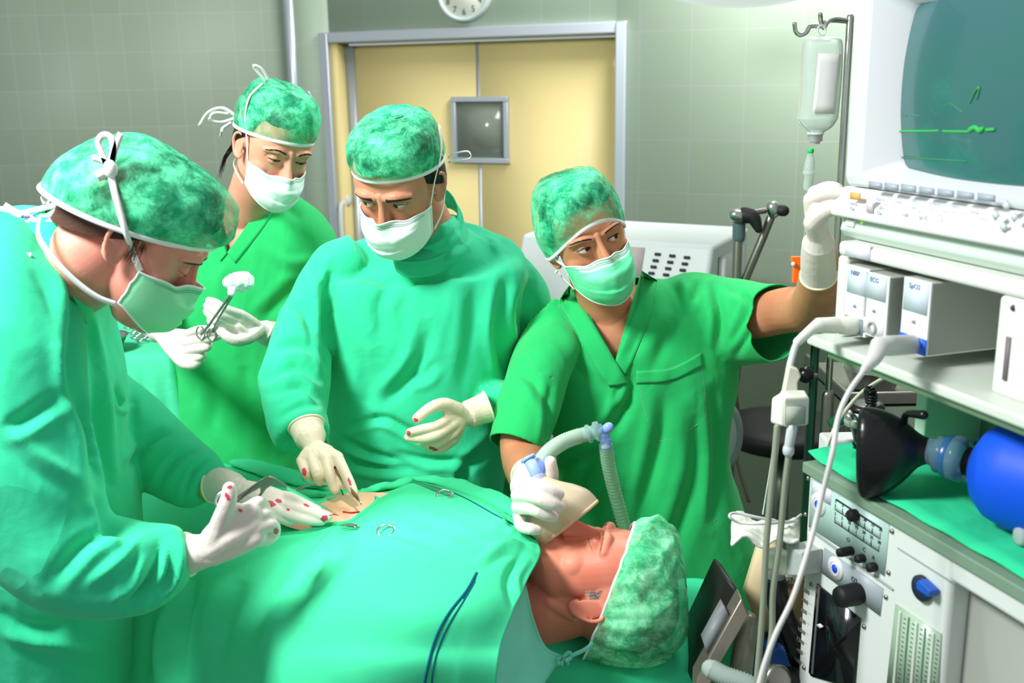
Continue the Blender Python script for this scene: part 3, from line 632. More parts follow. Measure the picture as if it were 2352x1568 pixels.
m1, f1, fp = module('plug_in_module', 'leftmost plug-in module of the rack, white, with the round cable plug', 1945, 1986, 606, 776, .17, [(.1, .9, .6, .95, PBL), (.08, .92, .02, .25, mat('slate_panel', (126, 138, 148), .5))])
m2, f2, fp2 = module('plug_in_module', 'middle plug-in module with a white socket and grey-blue panel', 1987, 2033, 622, 784, .17, [(.08, .92, .6, .97, mat('panel_blue2', (196, 210, 216), .5)), (.08, .92, .04, .28, WHITE)])
m3, f3, fp3 = module('plug_in_module', 'separate plug-in module with a bright blue lower panel', 2077, 2126, 634, 818, .17, [(.06, .94, .55, .97, PBL), (.0, 1, .0, .22, mat('panel_brightblue', (14, 104, 240), .4))])
for f, q, b in ((f1, fp, 'NIBP'), (f2, fp2, 'ECG'), (f3, fp3, 'SpO2')):
    text('module_name', b, f(.45, .9, .0056), md, UZ, .009, mat('print_navy', (96, 116, 150), .5), q); text('module_mark', 'ok', f(.5, .42, .0056), md, UZ, .007, mat('print_navy', (96, 116, 150), .5), q)
mb = MB(); c = f2(.5, .15); lathe(mb, c, mn, [(-.002, .009), (.002, .009), (.002, .006), (-.001, .0055)], 24, cap=False); obj('socket_ring', mb, GREYP, fp2)
# plugs with cables
def cable(name, lab, plug, pts, r, m, pm, cat='cable'):
    t = thing(name, lab, cat, plug[0][0]); mb = MB()
    P = [p for p, _ in plug]; rr = [q for _, q in plug]; tube(mb, P, rr, 20); obj('plug', mb, pm, t)
    mb = MB(); tube(mb, pts, r, 10, sub=6); obj('cord', mb, m, t); return t
CW = mat('cable_white', (206, 208, 204), .5); CG = mat('cable_greygreen', (140, 150, 130), .5)
a = f1(.55, .14, .004); b = W(1880, 747, 1.36)
cb1 = cable('monitor_cable', 'white cable with fat plug running into the leftmost module and the hanging sensor box', [(a, .0125), (a + (b - a) * .4, .0125), (a + (b - a) * .45, .0105), (a + (b - a) * .55, .0115), (b, .0105), (W(1862, 758, 1.35), .007), (W(1832, 785, 1.33), .006)], [W(1862, 758, 1.35), W(1832, 785, 1.33), W(1818, 825, 1.32), W(1812, 850, 1.31)], .0045, CW, mat('plug_cream', (222, 224, 212), .5))
a = f3(.5, .1, .004); b = W(2020, 795, 1.18)
cable('monitor_cable', 'grey cable with angled plug in the blue-panel module, hanging diagonally down past the anesthesia machine', [(a, .0125), (a + (b - a) * .7, .0125), (b, .0115), (b + V3(-.006, 0, -.016), .0085), (W(1985, 850, 1.15), .0048)], [W(1985, 850, 1.15), W(1950, 900, 1.13), W(1925, 960, 1.12), W(1912, 1040, 1.1), W(1890, 1130, 1.1), W(1868, 1220, 1.09), W(1842, 1310, 1.07), W(1818, 1380, 1.06), W(1780, 1460, 1.05), W(1750, 1545, 1.04), W(1730, 1640, 1.03)], .0031, CW, mat('plug_grey', (196, 198, 196), .5))
# thin white cord behind
k = MB(); tube(k, [W(2090, 842, 1.5), W(2030, 868, 1.5), W(1975, 905, 1.48), W(1930, 960, 1.46), W(1905, 1010, 1.45), W(1893, 1048, 1.43)], .0028, 10, sub=6); tag(obj('white_cable', k, mat('cord_bone', (200, 196, 180), .5)), 'bone white cord curving from under the rack to the green covered machine top', 'cord')
# hanging sensor box
sb = thing('sensor_box', 'small white cable junction box hanging in front of the black stool', 'cable box', W(1812, 985, 1.3))
mb = MB(); p0 = W(1828, 850, 1.3); 
prism(mb, [W(1806, 835, 1.31), W(1828, 842, 1.31), W(1834, 858, 1.31), (W(1826, 872, 1.31)), W(1826, 918, 1.31), W(1790, 918, 1.31)], (0, -.014, 0)); obj('strain_relief', mb, CREAM, sb, bevel=.002)
mb = MB(); prism(mb, [W(1772, 912, 1.27), W(1800, 918, 1.25), W(1800, 982, 1.25), W(1768, 972, 1.27)], (.022, .03, 0)); prism(mb, [W(1800, 913, 1.25), W(1860, 912, 1.27), W(1857, 978, 1.27), W(1800, 983, 1.25)], (.004, .035, 0)); obj('box_body', mb, mat('box_white', (226, 230, 216), .5), sb, bevel=.004)
mb = MB(); prism(mb, [W(1808, 935, 1.243), W(1852, 934, 1.262), W(1850, 974, 1.262), W(1806, 977, 1.243)], (0, .002, 0)); obj('face_plate', mb, mat('plate_green', (176, 188, 172), .5), sb)
for i, (xs, m, r) in enumerate(((((1785, 980), (1780, 1040), (1772, 1120), (1760, 1250), (1752, 1400), (1738, 1568), (1735, 1640)), CG, .0042), (((1818, 984), (1812, 1040), (1802, 1120), (1790, 1250), (1775, 1360), (1772, 1460), (1752, 1568), (1750, 1640)), CG, .0042))):
    mb = MB(); tube(mb, [W(x, y, 1.26 - .02 * j / 6) for j, (x, y) in enumerate(xs)], r, 10, sub=6); obj('hose', mb, m, sb)
mb = MB(); tube(mb, [W(1819, 984, 1.255), W(1811, 1030, 1.255)], [.0068, .006], 12); tube(mb, [W(1811, 1031, 1.255), W(1811, 1036, 1.255)], .0075, 12); obj('hose_sleeve', mb, mat('sleeve', (196, 206, 208), .45), sb)
# --- posts below the rack
G0_z = W(1857, 1075, 1.40)[2] + .018
k = MB(); P = PF(2108, 860, -.1); Q = PF(2108, 1000, -.1)
tw_ = thing('shelf_post', 'pale green post and panels carrying the rack above the machine top', 'stand', Q)
zq = float(G0_z); box(k, V3(P[0], P[1], zq), md * .022, -mn * .22, V3(0, 0, P[2] - zq + .02)); obj('post', k, mat('post_green', (190, 214, 198), .5), tw_, bevel=.003)
k = MB(); P2 = P + md * .022 - mn * .1; box(k, V3(P2[0], P2[1], zq), md * .11, -mn * .012, V3(0, 0, P[2] - zq + .02)); obj('rear_panel', k, mat('panel_dull', (140, 164, 154), .5), tw_)
k = MB(); P3 = P + md * .118 - mn * .06; box(k, V3(P3[0], P3[1], zq), md * .3, -mn * .012, V3(0, 0, P[2] - zq - .045)); obj('side_panel', k, mat('panel_lilac', (186, 182, 196), .5), tw_)

# ------------------------------------------------------------------ anesthesia machine
G0 = W(1857, 1075, 1.40)
def PG_(px, py, off=0): return WPl(px, py, G0 + mn * off, mn)
def gs(px, py): P = PG_(px, py); return float((P - G0) @ md), float(P[2] - G0[2])
def gp(s, z, off=0): return G0 + md * s + UZ * z + mn * off
am = thing('anesthesia_machine', 'white anesthesia machine with dials, dark gauge window and blue selector knob', 'medical device', (G0[0], G0[1], 0))
AW = .62; zbot = -G0[2] + .08; sC = gs(2182, 1334)[0]
mb = MB(); box(mb, gp(0, -.004), md * sC, UZ * (zbot + .004), -mn * .45); obj('cabinet', mb, mat('cabinet_white', (214, 222, 216), .45), am, bevel=.008)
mb = MB(); zc = gs(2182, 1334)[1]; box(mb, gp(sC - .002, -.004), md * (AW - sC), UZ * (zc + .004), -mn * .45); obj('worktop_fascia', mb, mat('cabinet_white', (214, 222, 216), .45), am, bevel=.006)
mb = MB(); box(mb, gp(sC - .002, zc, -.03), md * (AW - sC), UZ * (zbot - zc), -mn * .4); obj('lower_panel', mb, mat('panel_grey', (158, 164, 154), .5), am)
mb = MB(); P = WPl(2215, 1408, gp(0, 0, -.03), mn); cyl(mb, P, P + mn * .002, .0035); obj('panel_screw', mb, mat('bronze', (130, 106, 84), .5), am)
mb = MB(); box(mb, gp(-.004, .010, .008), md * AW, -UZ * .016, -mn * .47); obj('worktop', mb, mat('worktop_sage', (118, 146, 124), .5), am, bevel=.002)
for i in (0, .5):
    for j in (.02, .4):
        mb = MB(); P = gp(i + .05, 0, -j); cyl(mb, V3(P[0], P[1], 0), V3(P[0], P[1], .09), .03); obj('caster', mb, BLACKM, am)
def face(name, pts, m, off=.002, th=.003, par=None):
    mb = MB(); prism(mb, [PG_(x, y, off) for x, y in pts], -mn * th); return obj(name, mb, m, par or am)
AQ = mat('aqua_panel', (176, 208, 200), .45); GP = mat('strip_grey', (160, 172, 178), .45)
vp = face('ventilator_panel', [(1862, 1100), (2041, 1204), (2030, 1322), (1857, 1210)], AQ)
face('blank_label', [(1866, 1102), (1910, 1127), (1907, 1160), (1864, 1137)], mat('label_lilac', (222, 226, 236), .5), .0028, .001)
LN = mat('line_black', (26, 34, 36), .5)
def gline(pts, r, off=.0024, par=None, nm='scale_line'):
    mb = MB(); tube(mb, [PG_(x, y, off) for x, y in pts], r, 6); return mb
mb = MB(); tube(mb, [PG_(1921, 1147, .0025), PG_(2024, 1213, .0025)], .0013, 6); obj('slider_track', mb, LN, vp)
for (A_, B_) in (((1918, 1170), (2021, 1237)), ((1917, 1199), (2018, 1266))):
    mb = MB(); a = PG_(*A_, .0025); b = PG_(*B_, .0025); tube(mb, [a, b], .0007, 6)
    for t in np.linspace(0, 1, 7): tube(mb, [a + (b - a) * t, a + (b - a) * t + UZ * .008], .0005, 4)
    for t in np.linspace(.04, .96, 25): tube(mb, [a + (b - a) * t, a + (b - a) * t + UZ * .004], .0003, 4)
    obj('scale', mb, LN, vp)
    for i, t in enumerate(np.linspace(0, 1, 7)): text('scale_number', str(i * 5 + (2 if i == 0 else 0)), a + (b - a) * t + UZ * .0125, md, UZ, .0065, LN, vp)
for x, y, b in ((1948, 1240, 'O'), (1985, 1262, 'C'), (2006, 1281, 'A')): text('marking', b, PG_(x, y, .0024), md, UZ, .009, LN, vp)
def knob(px, py, r, h, nm='knob', m=BLACKM, par=vp, off=.002, rib=False):
    mb = MB(); c = PG_(px, py, off); lathe(mb, c, mn, [(0, r * .9), (h * .2, r), (h * .85, r * .94), (h, r * .8), (h, 0)], 28, cap=False); return obj(nm, mb, m, par)
knob(1967, 1182, .0085, .012, 'slider_knob'); knob(1957, 1264, .0065, .022); knob(1984, 1281, .006, .012); knob(2011, 1301, .0065, .012)
def disc(px, py, par):
    mb = MB(); c = PG_(px, py, .003); lathe(mb, c, mn, [(-.001, .0165), (.001, .0165), (.0012, 0)], 32, cap=False); d = obj('emblem_disc', mb, WHITE, par)
    mb = MB(); lathe(mb, c, mn, [(0, .006), (.002, .006), (.0022, 0)], 24, cap=False); obj('emblem_dot', mb, mat('dot_blue', (30, 84, 236), .4), d)
    mb = MB(); tube(mb, [c + mn * .0014 + (md * math.cos(t) + UZ * math.sin(t)) * .010 for t in np.linspace(0, 2 * np.pi, 28, endpoint=False)], .0005, 4, closed=True); obj('emblem_ring', mb, mat('ring_pale', (200, 206, 216), .5), d)
disc(1879, 1158, vp)
mb = MB(); tube(mb, [PG_(1860, 1216, .001), PG_(2050, 1353, .001)], .0018, 6); obj('panel_seam', mb, mat('seam_grey', (150, 160, 158), .5), am)
gsx = face('gauge_strip', [(1893, 1258), (2027, 1352), (2020, 1414), (1886, 1315)], GP); disc(1919, 1305, gsx)
knob(1974, 1362, .0155, .034, 'large_knob', BLACKM, gsx); text('marking', 'O2', PG_(1962, 1332, .0026), md, UZ, .01, LN, gsx)
gw = face('bellows_window', [(1875, 1340), (1975, 1421), (1974, 1430), (1962, 1580), (1956, 1580), (1862, 1552), (1857, 1543)], mat('window_black', (12, 14, 18), .12, spec=.8, var=(30, 34, 42), vscale=14), .0025, .004)
mb = MB(); tube(mb, [PG_(1882, 1352, .004), PG_(1866, 1545, .004)], .0018, 10); obj('gauge_rod', mb, mat('rod_grey', (96, 104, 102), .3), gw)
mb = MB(); prism(mb, [PG_(x, y, .006) for x, y in ((1874, 1434), (1881, 1432), (1889, 1439), (1882, 1443))], -mn * .003); obj('gauge_marker', mb, WHITE, gw)
for i, t in enumerate((200, 400, 600, 800, 1000, 1200, 1400, 1600)):
    y = 1358 + i * 22.6; x = 1852 - i * 2.9; text('scale_number', str(t), PG_(x, y, .001), md, UZ, .0095, mat('print_dim', (110, 118, 116), .5), am)
    mb = MB(); tube(mb, [PG_(x + 9, y + 3, .001), PG_(x + 15, y + 8, .001)], .0004, 4); obj('scale_tick', mb, mat('print_dim', (110, 118, 116), .5), am)
for x, y in ((1862, 1341), (1984, 1439), (1846, 1533), (1855, 1098), (1849, 1181), (2034, 1371), (2048, 1220), (2040, 1315)):
    mb = MB(); c = PG_(x, y, .0015); lathe(mb, c, mn, [(-.001, .0034), (.001, .0028), (.0014, 0)], 12, cap=False); obj('screw', mb, STEELD, am)
knob(1822, 1556, .018, .016, 'round_dial', BLACKM, am)
mb = MB(); c = PG_(2120, 1350, .002); lathe(mb, c, mn, [(0, .0165), (.004, .0165), (.006, .014), (.006, 0)], 28, cap=False); sk = obj('selector_knob', mb, mat('knob_navy', (34, 44, 70), .4), am)
mb = MB(); prism(mb, [PG_(x, y, .016) for x, y in ((2104, 1338), (2109, 1332), (2136, 1358), (2132, 1372), (2105, 1352))], -mn * .014); obj('selector_grip', mb, mat('grip_blue', (30, 92, 196), .4), sk, bevel=.001)
mb = MB(); tube(mb, [PG_(2062, 1258, .001), PG_(2182, 1334, .001)], .001, 5); obj('panel_seam', mb, mat('seam_grey', (150, 160, 158), .5), am)
fm = face('flowmeter_panel', [(2056, 1386), (2160, 1456), (2150, 1600), (2034, 1590)], mat('flow_green', (170, 196, 172), .3, spec=.5))
for i in range(5):
    x0 = 2068 + i * 19; y0 = 1406 + i * 12.5; mb = MB(); tube(mb, [PG_(x0, y0, .003), PG_(x0 - 16, y0 + 180, .003)], .0022 if i % 2 == 0 else .0012, 8); obj('flow_tube', mb, mat('tube_green' if i % 2 else 'tube_pale', (120, 150, 130) if i % 2 else (206, 220, 206), .25), fm)
    mb = MB()
    for j in range(16): P = PG_(x0 + 8 - j * 1.0, y0 + 14 + j * 10.5, .0025); box(mb, P, md * .0035, UZ * .0012, mn * .0003)
    obj('flow_scale', mb, LN, fm)
mb = MB(); prism(mb, [PG_(x, y, 0) for x, y in ((1886, 1262), (1891, 1258), (1888, 1314), (1852, 1313), (1856, 1240))], mn * .035); obj('side_bracket', mb, mat('bracket_grey', (176, 184, 180), .5), am, bevel=.003)
# green cloth on the worktop
k = MB(); G = []; zt2 = gp(0, .0125)[2]
for i, b in enumerate(np.linspace(0, .40, 16)):
    row = []
    for s in np.linspace(-.012, AW, 40):
        e = max(0, 1 - (s + .012) / .03); P = gp(s, .0135 + .002 * math.sin(s * 40 + b * 20) ** 2 + e * .010 * math.sin(b * 12 + 1) ** 2, -.006 - b); row.append(P)
    G.append(row)
gridf(k, G); tag(obj('green_cloth', k, mat('cloth_top', (50, 204, 146), .85, spec=.1, bump2=.5, b2scale=9, b2dist=.015), solid=.002), 'green cloth spread on top of the anesthesia machine', 'cloth')
# --- resuscitator bag
zt3 = zt2 + .003
ab = thing('resuscitator_bag', 'blue ventilation bag with black face mask lying on the green cloth', 'ventilation bag', WZ(2200, 1180, zt3))
cB = WZ(2345, 1235, zt3); rb = .066; cB = cB + V3(0, 0, rb)
axb = nrm(WZ(2040, 1126, zt3) - WZ(2258, 1192, zt3))
bs = W(2212, 1060, 1.16)
bs = WZ(2236, 1180, zt3) + V3(0, .0, rb * .99)
mb = MB(); lathe(mb, bs, -axb, [(-.002, .018), (0, .03), (.01, .047), (.026, .060), (.05, .0665), (.11, .068), (.17, .066), (.2, .055), (.22, .035), (.225, .02)], 44); obj('bag', mb, BLUE, ab)
CLR = mat('clear_blue_plastic', (120, 150, 176), .12, trans=.6, ior=1.2, alpha=.9)
mb = MB(); lathe(mb, bs, axb, [(-.006, .022), (.004, .024), (.006, .018), (.014, .018)], 28); obj('bag_collar', mb, BLACK, ab)
mb = MB(); lathe(mb, bs, axb, [(.014, .019), (.018, .028), (.030, .029), (.034, .022), (.042, .024), (.050, .024), (.054, .018), (.064, .0165)], 32); obj('valve', mb, CLR, ab)
mb = MB(); lathe(mb, bs, axb, [(.032, .026), (.036, .0275), (.040, .026)], 32, cap=False); obj('valve_ring', mb, mat('ring_blue', (40, 90, 140), .25), ab)
# black mask: dome + cushion
mc = bs + axb * .064; fwd = nrm(axb + V3(-.25, -.35, -.06)); sd, upm = frame(fwd)
upm = nrm(UZ - np.dot(UZ, fwd) * fwd); sd = np.cross(fwd, upm)
mb = MB(); C = []; A = []; B = []
for t, w, h, dz_ in ((0, .016, .016, .0), (.012, .02, .022, -.0), (.03, .03, .04, -.003), (.05, .037, .054, -.006), (.068, .041, .060, -.008), (.078, .040, .060, -.008), (.084, .034, .054, -.008), (.080, .026, .046, -.008), (.06, .02, .038, -.008), (.045, .01, .02, -.006)):
    C.append(mc + fwd * t + upm * dz_); A.append(sd * w); B.append(upm * h)
loft(mb, C, A, B, n=36, e=2.2, sub=3); V, F = remesh(mb, .0015, 2)
F = np.asarray(F)
mm = obj('mask_shell', (V, F), BLACK, ab)
mb = MB(); tube(mb, [mc + fwd * .03 + upm * .035, mc + fwd * .025 + upm * .05 - sd * .01, mc + fwd * .005 + upm * .056 - sd * .03], [.005, .0045, .006], 10, sub=5); obj('mask_tab', mb, BLACK, ab)
# little glass vial lying right on the cloth
a = WZ(2335, 1232, zt3 + .012); k = MB(); lathe(k, a, (1, .1, 0), [(0, .008), (.002, .011), (.05, .011), (.055, .006)], 20); tag(obj('vial', k, IVP), 'clear vial lying on the green cloth at the right picture edge', 'vial')
# --- black handpiece (laryngoscope style) in its holder
lh = thing('corded_handpiece', 'black and white corded handpiece standing in a holder behind the black mask', 'handpiece', W(1985, 1030, 1.5))
a = W(1988, 1020, 1.5); top = W(1990, 918, 1.5)
mb = MB(); d = top - a; lathe(mb, a, d, [(-.02, .016), (.0, .016), (.018, .02), (.03, .024), (.034, .026), (.045, .026)], 28); obj('grip', mb, BLACK, lh)
mb = MB(); lathe(mb, a + nrm(d) * .045, d, [(0, .0262), (.011, .0262)], 28); obj('white_band', mb, mat('band', (180, 206, 200), .35), lh)
mb = MB(); lathe(mb, a + nrm(d) * .056, d, [(0, .027), (.004, .027), (.009, .024), (.010, .018)], 28); obj('cap', mb, BLACK, lh)
mb = MB(); lathe(mb, a + nrm(d) * .034, d, [(0, .033), (.004, .037), (.01, .038), (.014, .035)], 28, cap=False); obj('holder_ring', mb, mat('clear_ring', (170, 190, 170), .2, trans=.4), lh)
mb = MB(); cyl(mb, W(1905, 975, 1.5), W(1975, 945, 1.5), .009); obj('holder_arm', mb, mat('green_chrome2', (60, 120, 96), .2, metal=.8), lh)
mb = MB(); cyl(mb, W(1945, 965, 1.49), W(1962, 955, 1.49), .012); obj('holder_joint', mb, STEEL, lh)
mb = MB(); box(mb, W(1895, 1060, 1.52), (.09, 0, 0), (0, .04, 0), (0, 0, .035)); obj('holder_base', mb, WHITE2, lh, bevel=.004)
mb = MB(); path = spl([W(2000, 925, 1.46), W(1996, 898, 1.45), W(2003, 905, 1.44), W(2000, 935, 1.44), W(1985, 985, 1.42), W(1965, 1030, 1.41)], 40); L_ = len(path); hx = []
for i, p in enumerate(path):
    t = nrm(path[min(i + 1, L_ - 1)] - path[max(i - 1, 0)]); a_, b_ = frame(t); an = i * 2 * np.pi / 9; hx.append(p + (a_ * math.cos(an) + b_ * math.sin(an)) * .0062)
tube(mb, hx, .0019, 6); obj('coiled_cord', mb, BLACK, lh)
# --- lower right clutter between table and machine
k = MB(); pz = []
rnd = np.random.RandomState(3)
for y in np.linspace(0, 1, 9):
    row = []
    for x in np.linspace(0, 1, 14):
        px = 1680 + x * 155; py = 1186 + y * 58 + 14 * x * (1 - y) - 6 * math.sin(x * 9); row.append(W(px, min(py, 1250), 1.45 - .09 * y) + V3(0, 0, .006 * math.sin(x * 14 + y * 5)))
    pz.append(row)
gridf(k, pz); tag(obj('tissue', k, mat('tissue_white', (228, 232, 220), .8, bump2=.5, b2scale=40), solid=.004), 'crumpled white gauze draped beside the anesthesia machine corner', 'gauze')
k = MB(); tube(k, [W(1840, 1182, 1.44), W(1810, 1200, 1.4), W(1750, 1190, 1.38), W(1690, 1178, 1.38), W(1676, 1186, 1.37), W(1700, 1200, 1.37), W(1760, 1202, 1.36), W(1830, 1196, 1.4)], .0022, 8, sub=6); tag(obj('loop_cord', k, CW), 'looped thin white cord lying over the crumpled gauze', 'cord')
bx = thing('side_tray', 'beige tray box hanging below the gauze beside the patient table', 'box', W(1790, 1400, 1.5)); 
k = MB(); prism(k, [W(1752, 1250, 1.5), W(1800, 1262, 1.5), W(1796, 1500, 1.5), W(1735, 1420, 1.5), W(1715, 1372, 1.5)], (0, .03, 0)); obj('panel', k, mat('beige', (214, 196, 154), .6), bx)
k = MB(); prism(k, [W(1798, 1290, 1.56), W(1850, 1300, 1.56), W(1850, 1500, 1.56), W(1796, 1500, 1.56)], (0, .02, 0)); obj('rear_panel', k, mat('brown_card', (140, 110, 74), .7), bx)
k = MB(); prism(k, [W(1790, 1320, 1.555), W(1836, 1324, 1.555), W(1832, 1342, 1.555), W(1790, 1338, 1.555)], (0, .002, 0)); lb = obj('label', k, mat('lab_grey', (196, 192, 180), .6), bx)
text('label_text', 'lung\n5.6 . 120 / 240 V', W(1812, 1331, 1.553), (1, 0, 0), UZ, .008, LN, lb)
vc = thing('breathing_hose', 'black corrugated hose with clear connector hanging beside the gauge column', 'hose', W(1830, 1500, 1.42))
k = MB(); lathe(k, W(1786, 1268, 1.43), nrm((-.05, 0, -1)), [(0, .017), (.005, .02), (.02, .02), (.022, .015), (.04, .014), (.042, .011), (.075, .010)], 24); obj('clear_connector', k, IVP, vc)
k = MB(); P = spl([W(1783, 1335, 1.43), W(1786, 1375, 1.42), W(1800, 1420, 1.42), W(1820, 1460, 1.42), W(1840, 1520, 1.42)], 14); tube(k, P, [.0155 + .0022 * (i % 2) for i in range(len(P))], 16); obj('corrugated_hose', k, BLACK, vc)
bc_ = thing('blue_canister', 'blue canister with black ribbed cap at the foot of the machine', 'canister', W(1790, 1560, 1.5))
k = MB(); prism(k, [W(1760, 1498, 1.46), W(1800, 1490, 1.46), W(1830, 1530, 1.46), W(1830, 1640, 1.46), W(1750, 1640, 1.46)], (0, .08, 0)); obj('canister_body', k, mat('canister_blue', (42, 92, 186), .35), bc_, bevel=.006)
k = MB(); a = W(1783, 1492, 1.5); lathe(k, a, UZ, [(-.005, .019), (.0, .019), (.03, .018), (.033, .016)], 20); obj('canister_cap', k, BLACKM, bc_)
k = MB(); a = W(1777, 1555, 1.3); lathe(k, a, (.2, -.7, .25), [(0, .018), (.012, .02), (.016, .018), (.017, .012)], 28); obj('metal_knob', k, STEELD, bc_)
# ------------------------------------------------------------------ people: heads, masks, caps, gloves
from mathutils.bvhtree import BVHTree
def sstep(a, b, x): t = np.clip((x - a) / (b - a), 0, 1); return t * t * (3 - 2 * t)
class Head:
    """local centimetres: x to the person's left, -y out of the face, z to the crown; origin between the ears at eye height"""
    def __init__(s, c, yaw=0, pitch=0, roll=0, k=1.0, fwd=None, up=None):
        s.c = np.asarray(c, float); s.k = k * .01
        if fwd is not None:
            f = nrm(fwd); u = np.asarray(up, float); u = nrm(u - np.dot(u, f) * f); s.R = np.stack([np.cross(u, f) * 1.0, -f, u], 1)
            if np.linalg.det(s.R) < 0: s.R[:, 0] *= -1
        else:
            s.R = np.array(Matrix.Rotation(R(yaw), 3, 'Z') @ Matrix.Rotation(R(pitch), 3, 'X') @ Matrix.Rotation(R(roll), 3, 'Y'))
    def __call__(s, *p): p = np.asarray(p if len(p) > 1 else p[0], float); return s.c + (p @ s.R.T) * s.k
    def inv(s, V): return (V - s.c) @ s.R / s.k
def head_prims(mb, H, fem=True, nose=1.0, chin=1.0, jaw=1.0):
    k = H.k; Rm = H.R
    def E(c, r, n=18): ell(mb, H(*c), [Rm[:, 0] * r[0] * k, Rm[:, 1] * r[1] * k, Rm[:, 2] * r[2] * k], n)
    E((0, .9, 3.4), (7.5, 9.3, 8.4), 24)
    L = [(8, 6.0, -7.4), (6, 6.6, -8.2), (4, 6.9, -8.6), (2.2, 6.95, -8.75), (.3, 6.8, -8.35), (-2, 6.6, -8.1), (-4.5, 6.2, -8.2), (-6.5, 5.7 * jaw, -8.5), (-8.5, 4.9 * jaw, -8.5), (-10.2, 3.7 * jaw, -8.3), (-11.4, 2.4 * jaw, -7.4)]
    C = []; A = []; B = []
    for z, w, yf in L:
        yb = 1.5 if z > -6 else 1.5 + (z + 6) * .9
        C.append(H(0, (yf + yb) / 2, z)); A.append(Rm[:, 0] * w * k); B.append(Rm[:, 1] * (yb - yf) / 2 * k)
    loft(mb, C, A, B, n=40, e=2.35, sub=3)
    E((0, -7.6, -10.1), (2.1, 1.7, 1.6)); 
    tube(mb, [H(0, -8.6, 2.2), H(0, -9.0, .3), H(0, -9.9, -2), H(0, -10.6 * nose ** .3, -3.8)], [x * k for x in (.75, .62, .78, 1.0)], 12, sub=3)
    tube(mb, [H(0, -8.0, 1), H(0, -8.3, -.5), H(0, -8.8, -2.2), H(0, -9.3, -3.9)], [x * k for x in (.8, .95, 1.15, 1.3)], 14, sub=3)
    for sx in (-1, 1):
        E((sx * .95, -9.5, -4.1), (.72, 1.0, .75), 10)
        tube(mb, [H(sx * 1.2, -8.6, 1.9), H(sx * 3.2, -8.55, 2.35), H(sx * 5.3, -7.1, 1.9)], [x * k for x in ((.65, .75, .6) if fem else (.85, .95, .7))], 10, sub=3)
        E((sx * 3.6, -5.0, -2.6), (2.9, 2.5, 2.9), 20); E((sx * 1.9, -7.7, -6.6), (1.8, 1.2, 2.4))
        # ear
        e0 = lambda u, v, o=0: H(sx * (7.1 + o + .15 * (u > 0) + u * .22), .5 + u * .88, -1.0 + v * .9)
        tube(mb, [e0(-1.1, .3, -.2), e0(-.9, 2.0), e0(.2, 3.0, .25), e0(1.5, 2.4, .4), e0(1.9, .8, .4), e0(1.3, -1.1, .3), e0(.2, -2.5, .1), e0(-.8, -2.7, 0), e0(-1.2, -1.6, -.1)], [x * k for x in (.3, .33, .36, .38, .36, .36, .5, .5, .35)], 8, sub=4)
        ell(mb, e0(.3, .0, -.15), [Rm[:, 0] * .3 * k, Rm[:, 1] * 1.7 * k, Rm[:, 2] * 2.7 * k], 12)
    tube(mb, [H(-1.9, -8.7, -6.9), H(0, -9.15, -6.6), H(1.9, -8.7, -6.9)], [x * k for x in (.3, .55, .3)], 10, sub=3)
    tube(mb, [H(-1.7, -8.6, -7.2), H(0, -9.0, -7.6), H(1.7, -8.6, -7.2)], [x * k for x in (.3, .62, .3)], 10, sub=3)
EYX, EYY, EYZ, ER = 3.15, -7.35, .15, 1.2
def eye_sculpt(V, H, up, lo, closed=False):
    P = H.inv(V); Q = P.copy()
    for sx in (-1, 1):
        u, l = (up, lo) if not isinstance(up, tuple) else ((up[0], lo[0]) if sx < 0 else (up[1], lo[1]))
        dx = (P[:, 0] - sx * EYX) * sx; dz = P[:, 2] - EYZ; m = P[:, 1] < -4.5
        r2 = dx ** 2 + dz ** 2; RL = 1.36; ins = m & (r2 < (RL * .995) ** 2)
        yl = EYY - np.sqrt(np.maximum(RL ** 2 - r2, 0)); w = 1 - sstep(.9, 1.36, np.sqrt(r2)); w = np.maximum(w, 0)
        # socket crease just above the lid
        cr = np.exp(-((np.sqrt((dx / 1.15) ** 2 + dz ** 2) - 1.42) / .28) ** 2) * (dz > .1); Q[:, 1] += np.where(m, cr * .2, 0)
        Q[:, 1] = np.where(ins, P[:, 1] * (1 - w) + yl * w, Q[:, 1])
        if not closed:
            t = dx / 1.42; zu = u * np.maximum(1 - t * t, 0) ** .7 + .12 * t; zl = -l * np.maximum(1 - t * t, 0) ** .8 + .12 * t
            ap = ins & (np.abs(t) < 1) & (dz < zu) & (dz > zl); Q[:, 1] = np.where(ap, EYY - np.sqrt(np.maximum(.92 - r2, .02)), Q[:, 1])
    return H(Q)
IRIS = mat('iris_brown', (52, 30, 16), .12, spec=.6); PUP = mat('pupil', (6, 5, 5), .1); SCL = mat('eye_white', (226, 222, 216), .15, spec=.6)
BROW = mat('brow_hair', (40, 26, 20), .7); LASH = mat('lash', (20, 12, 12), .6)
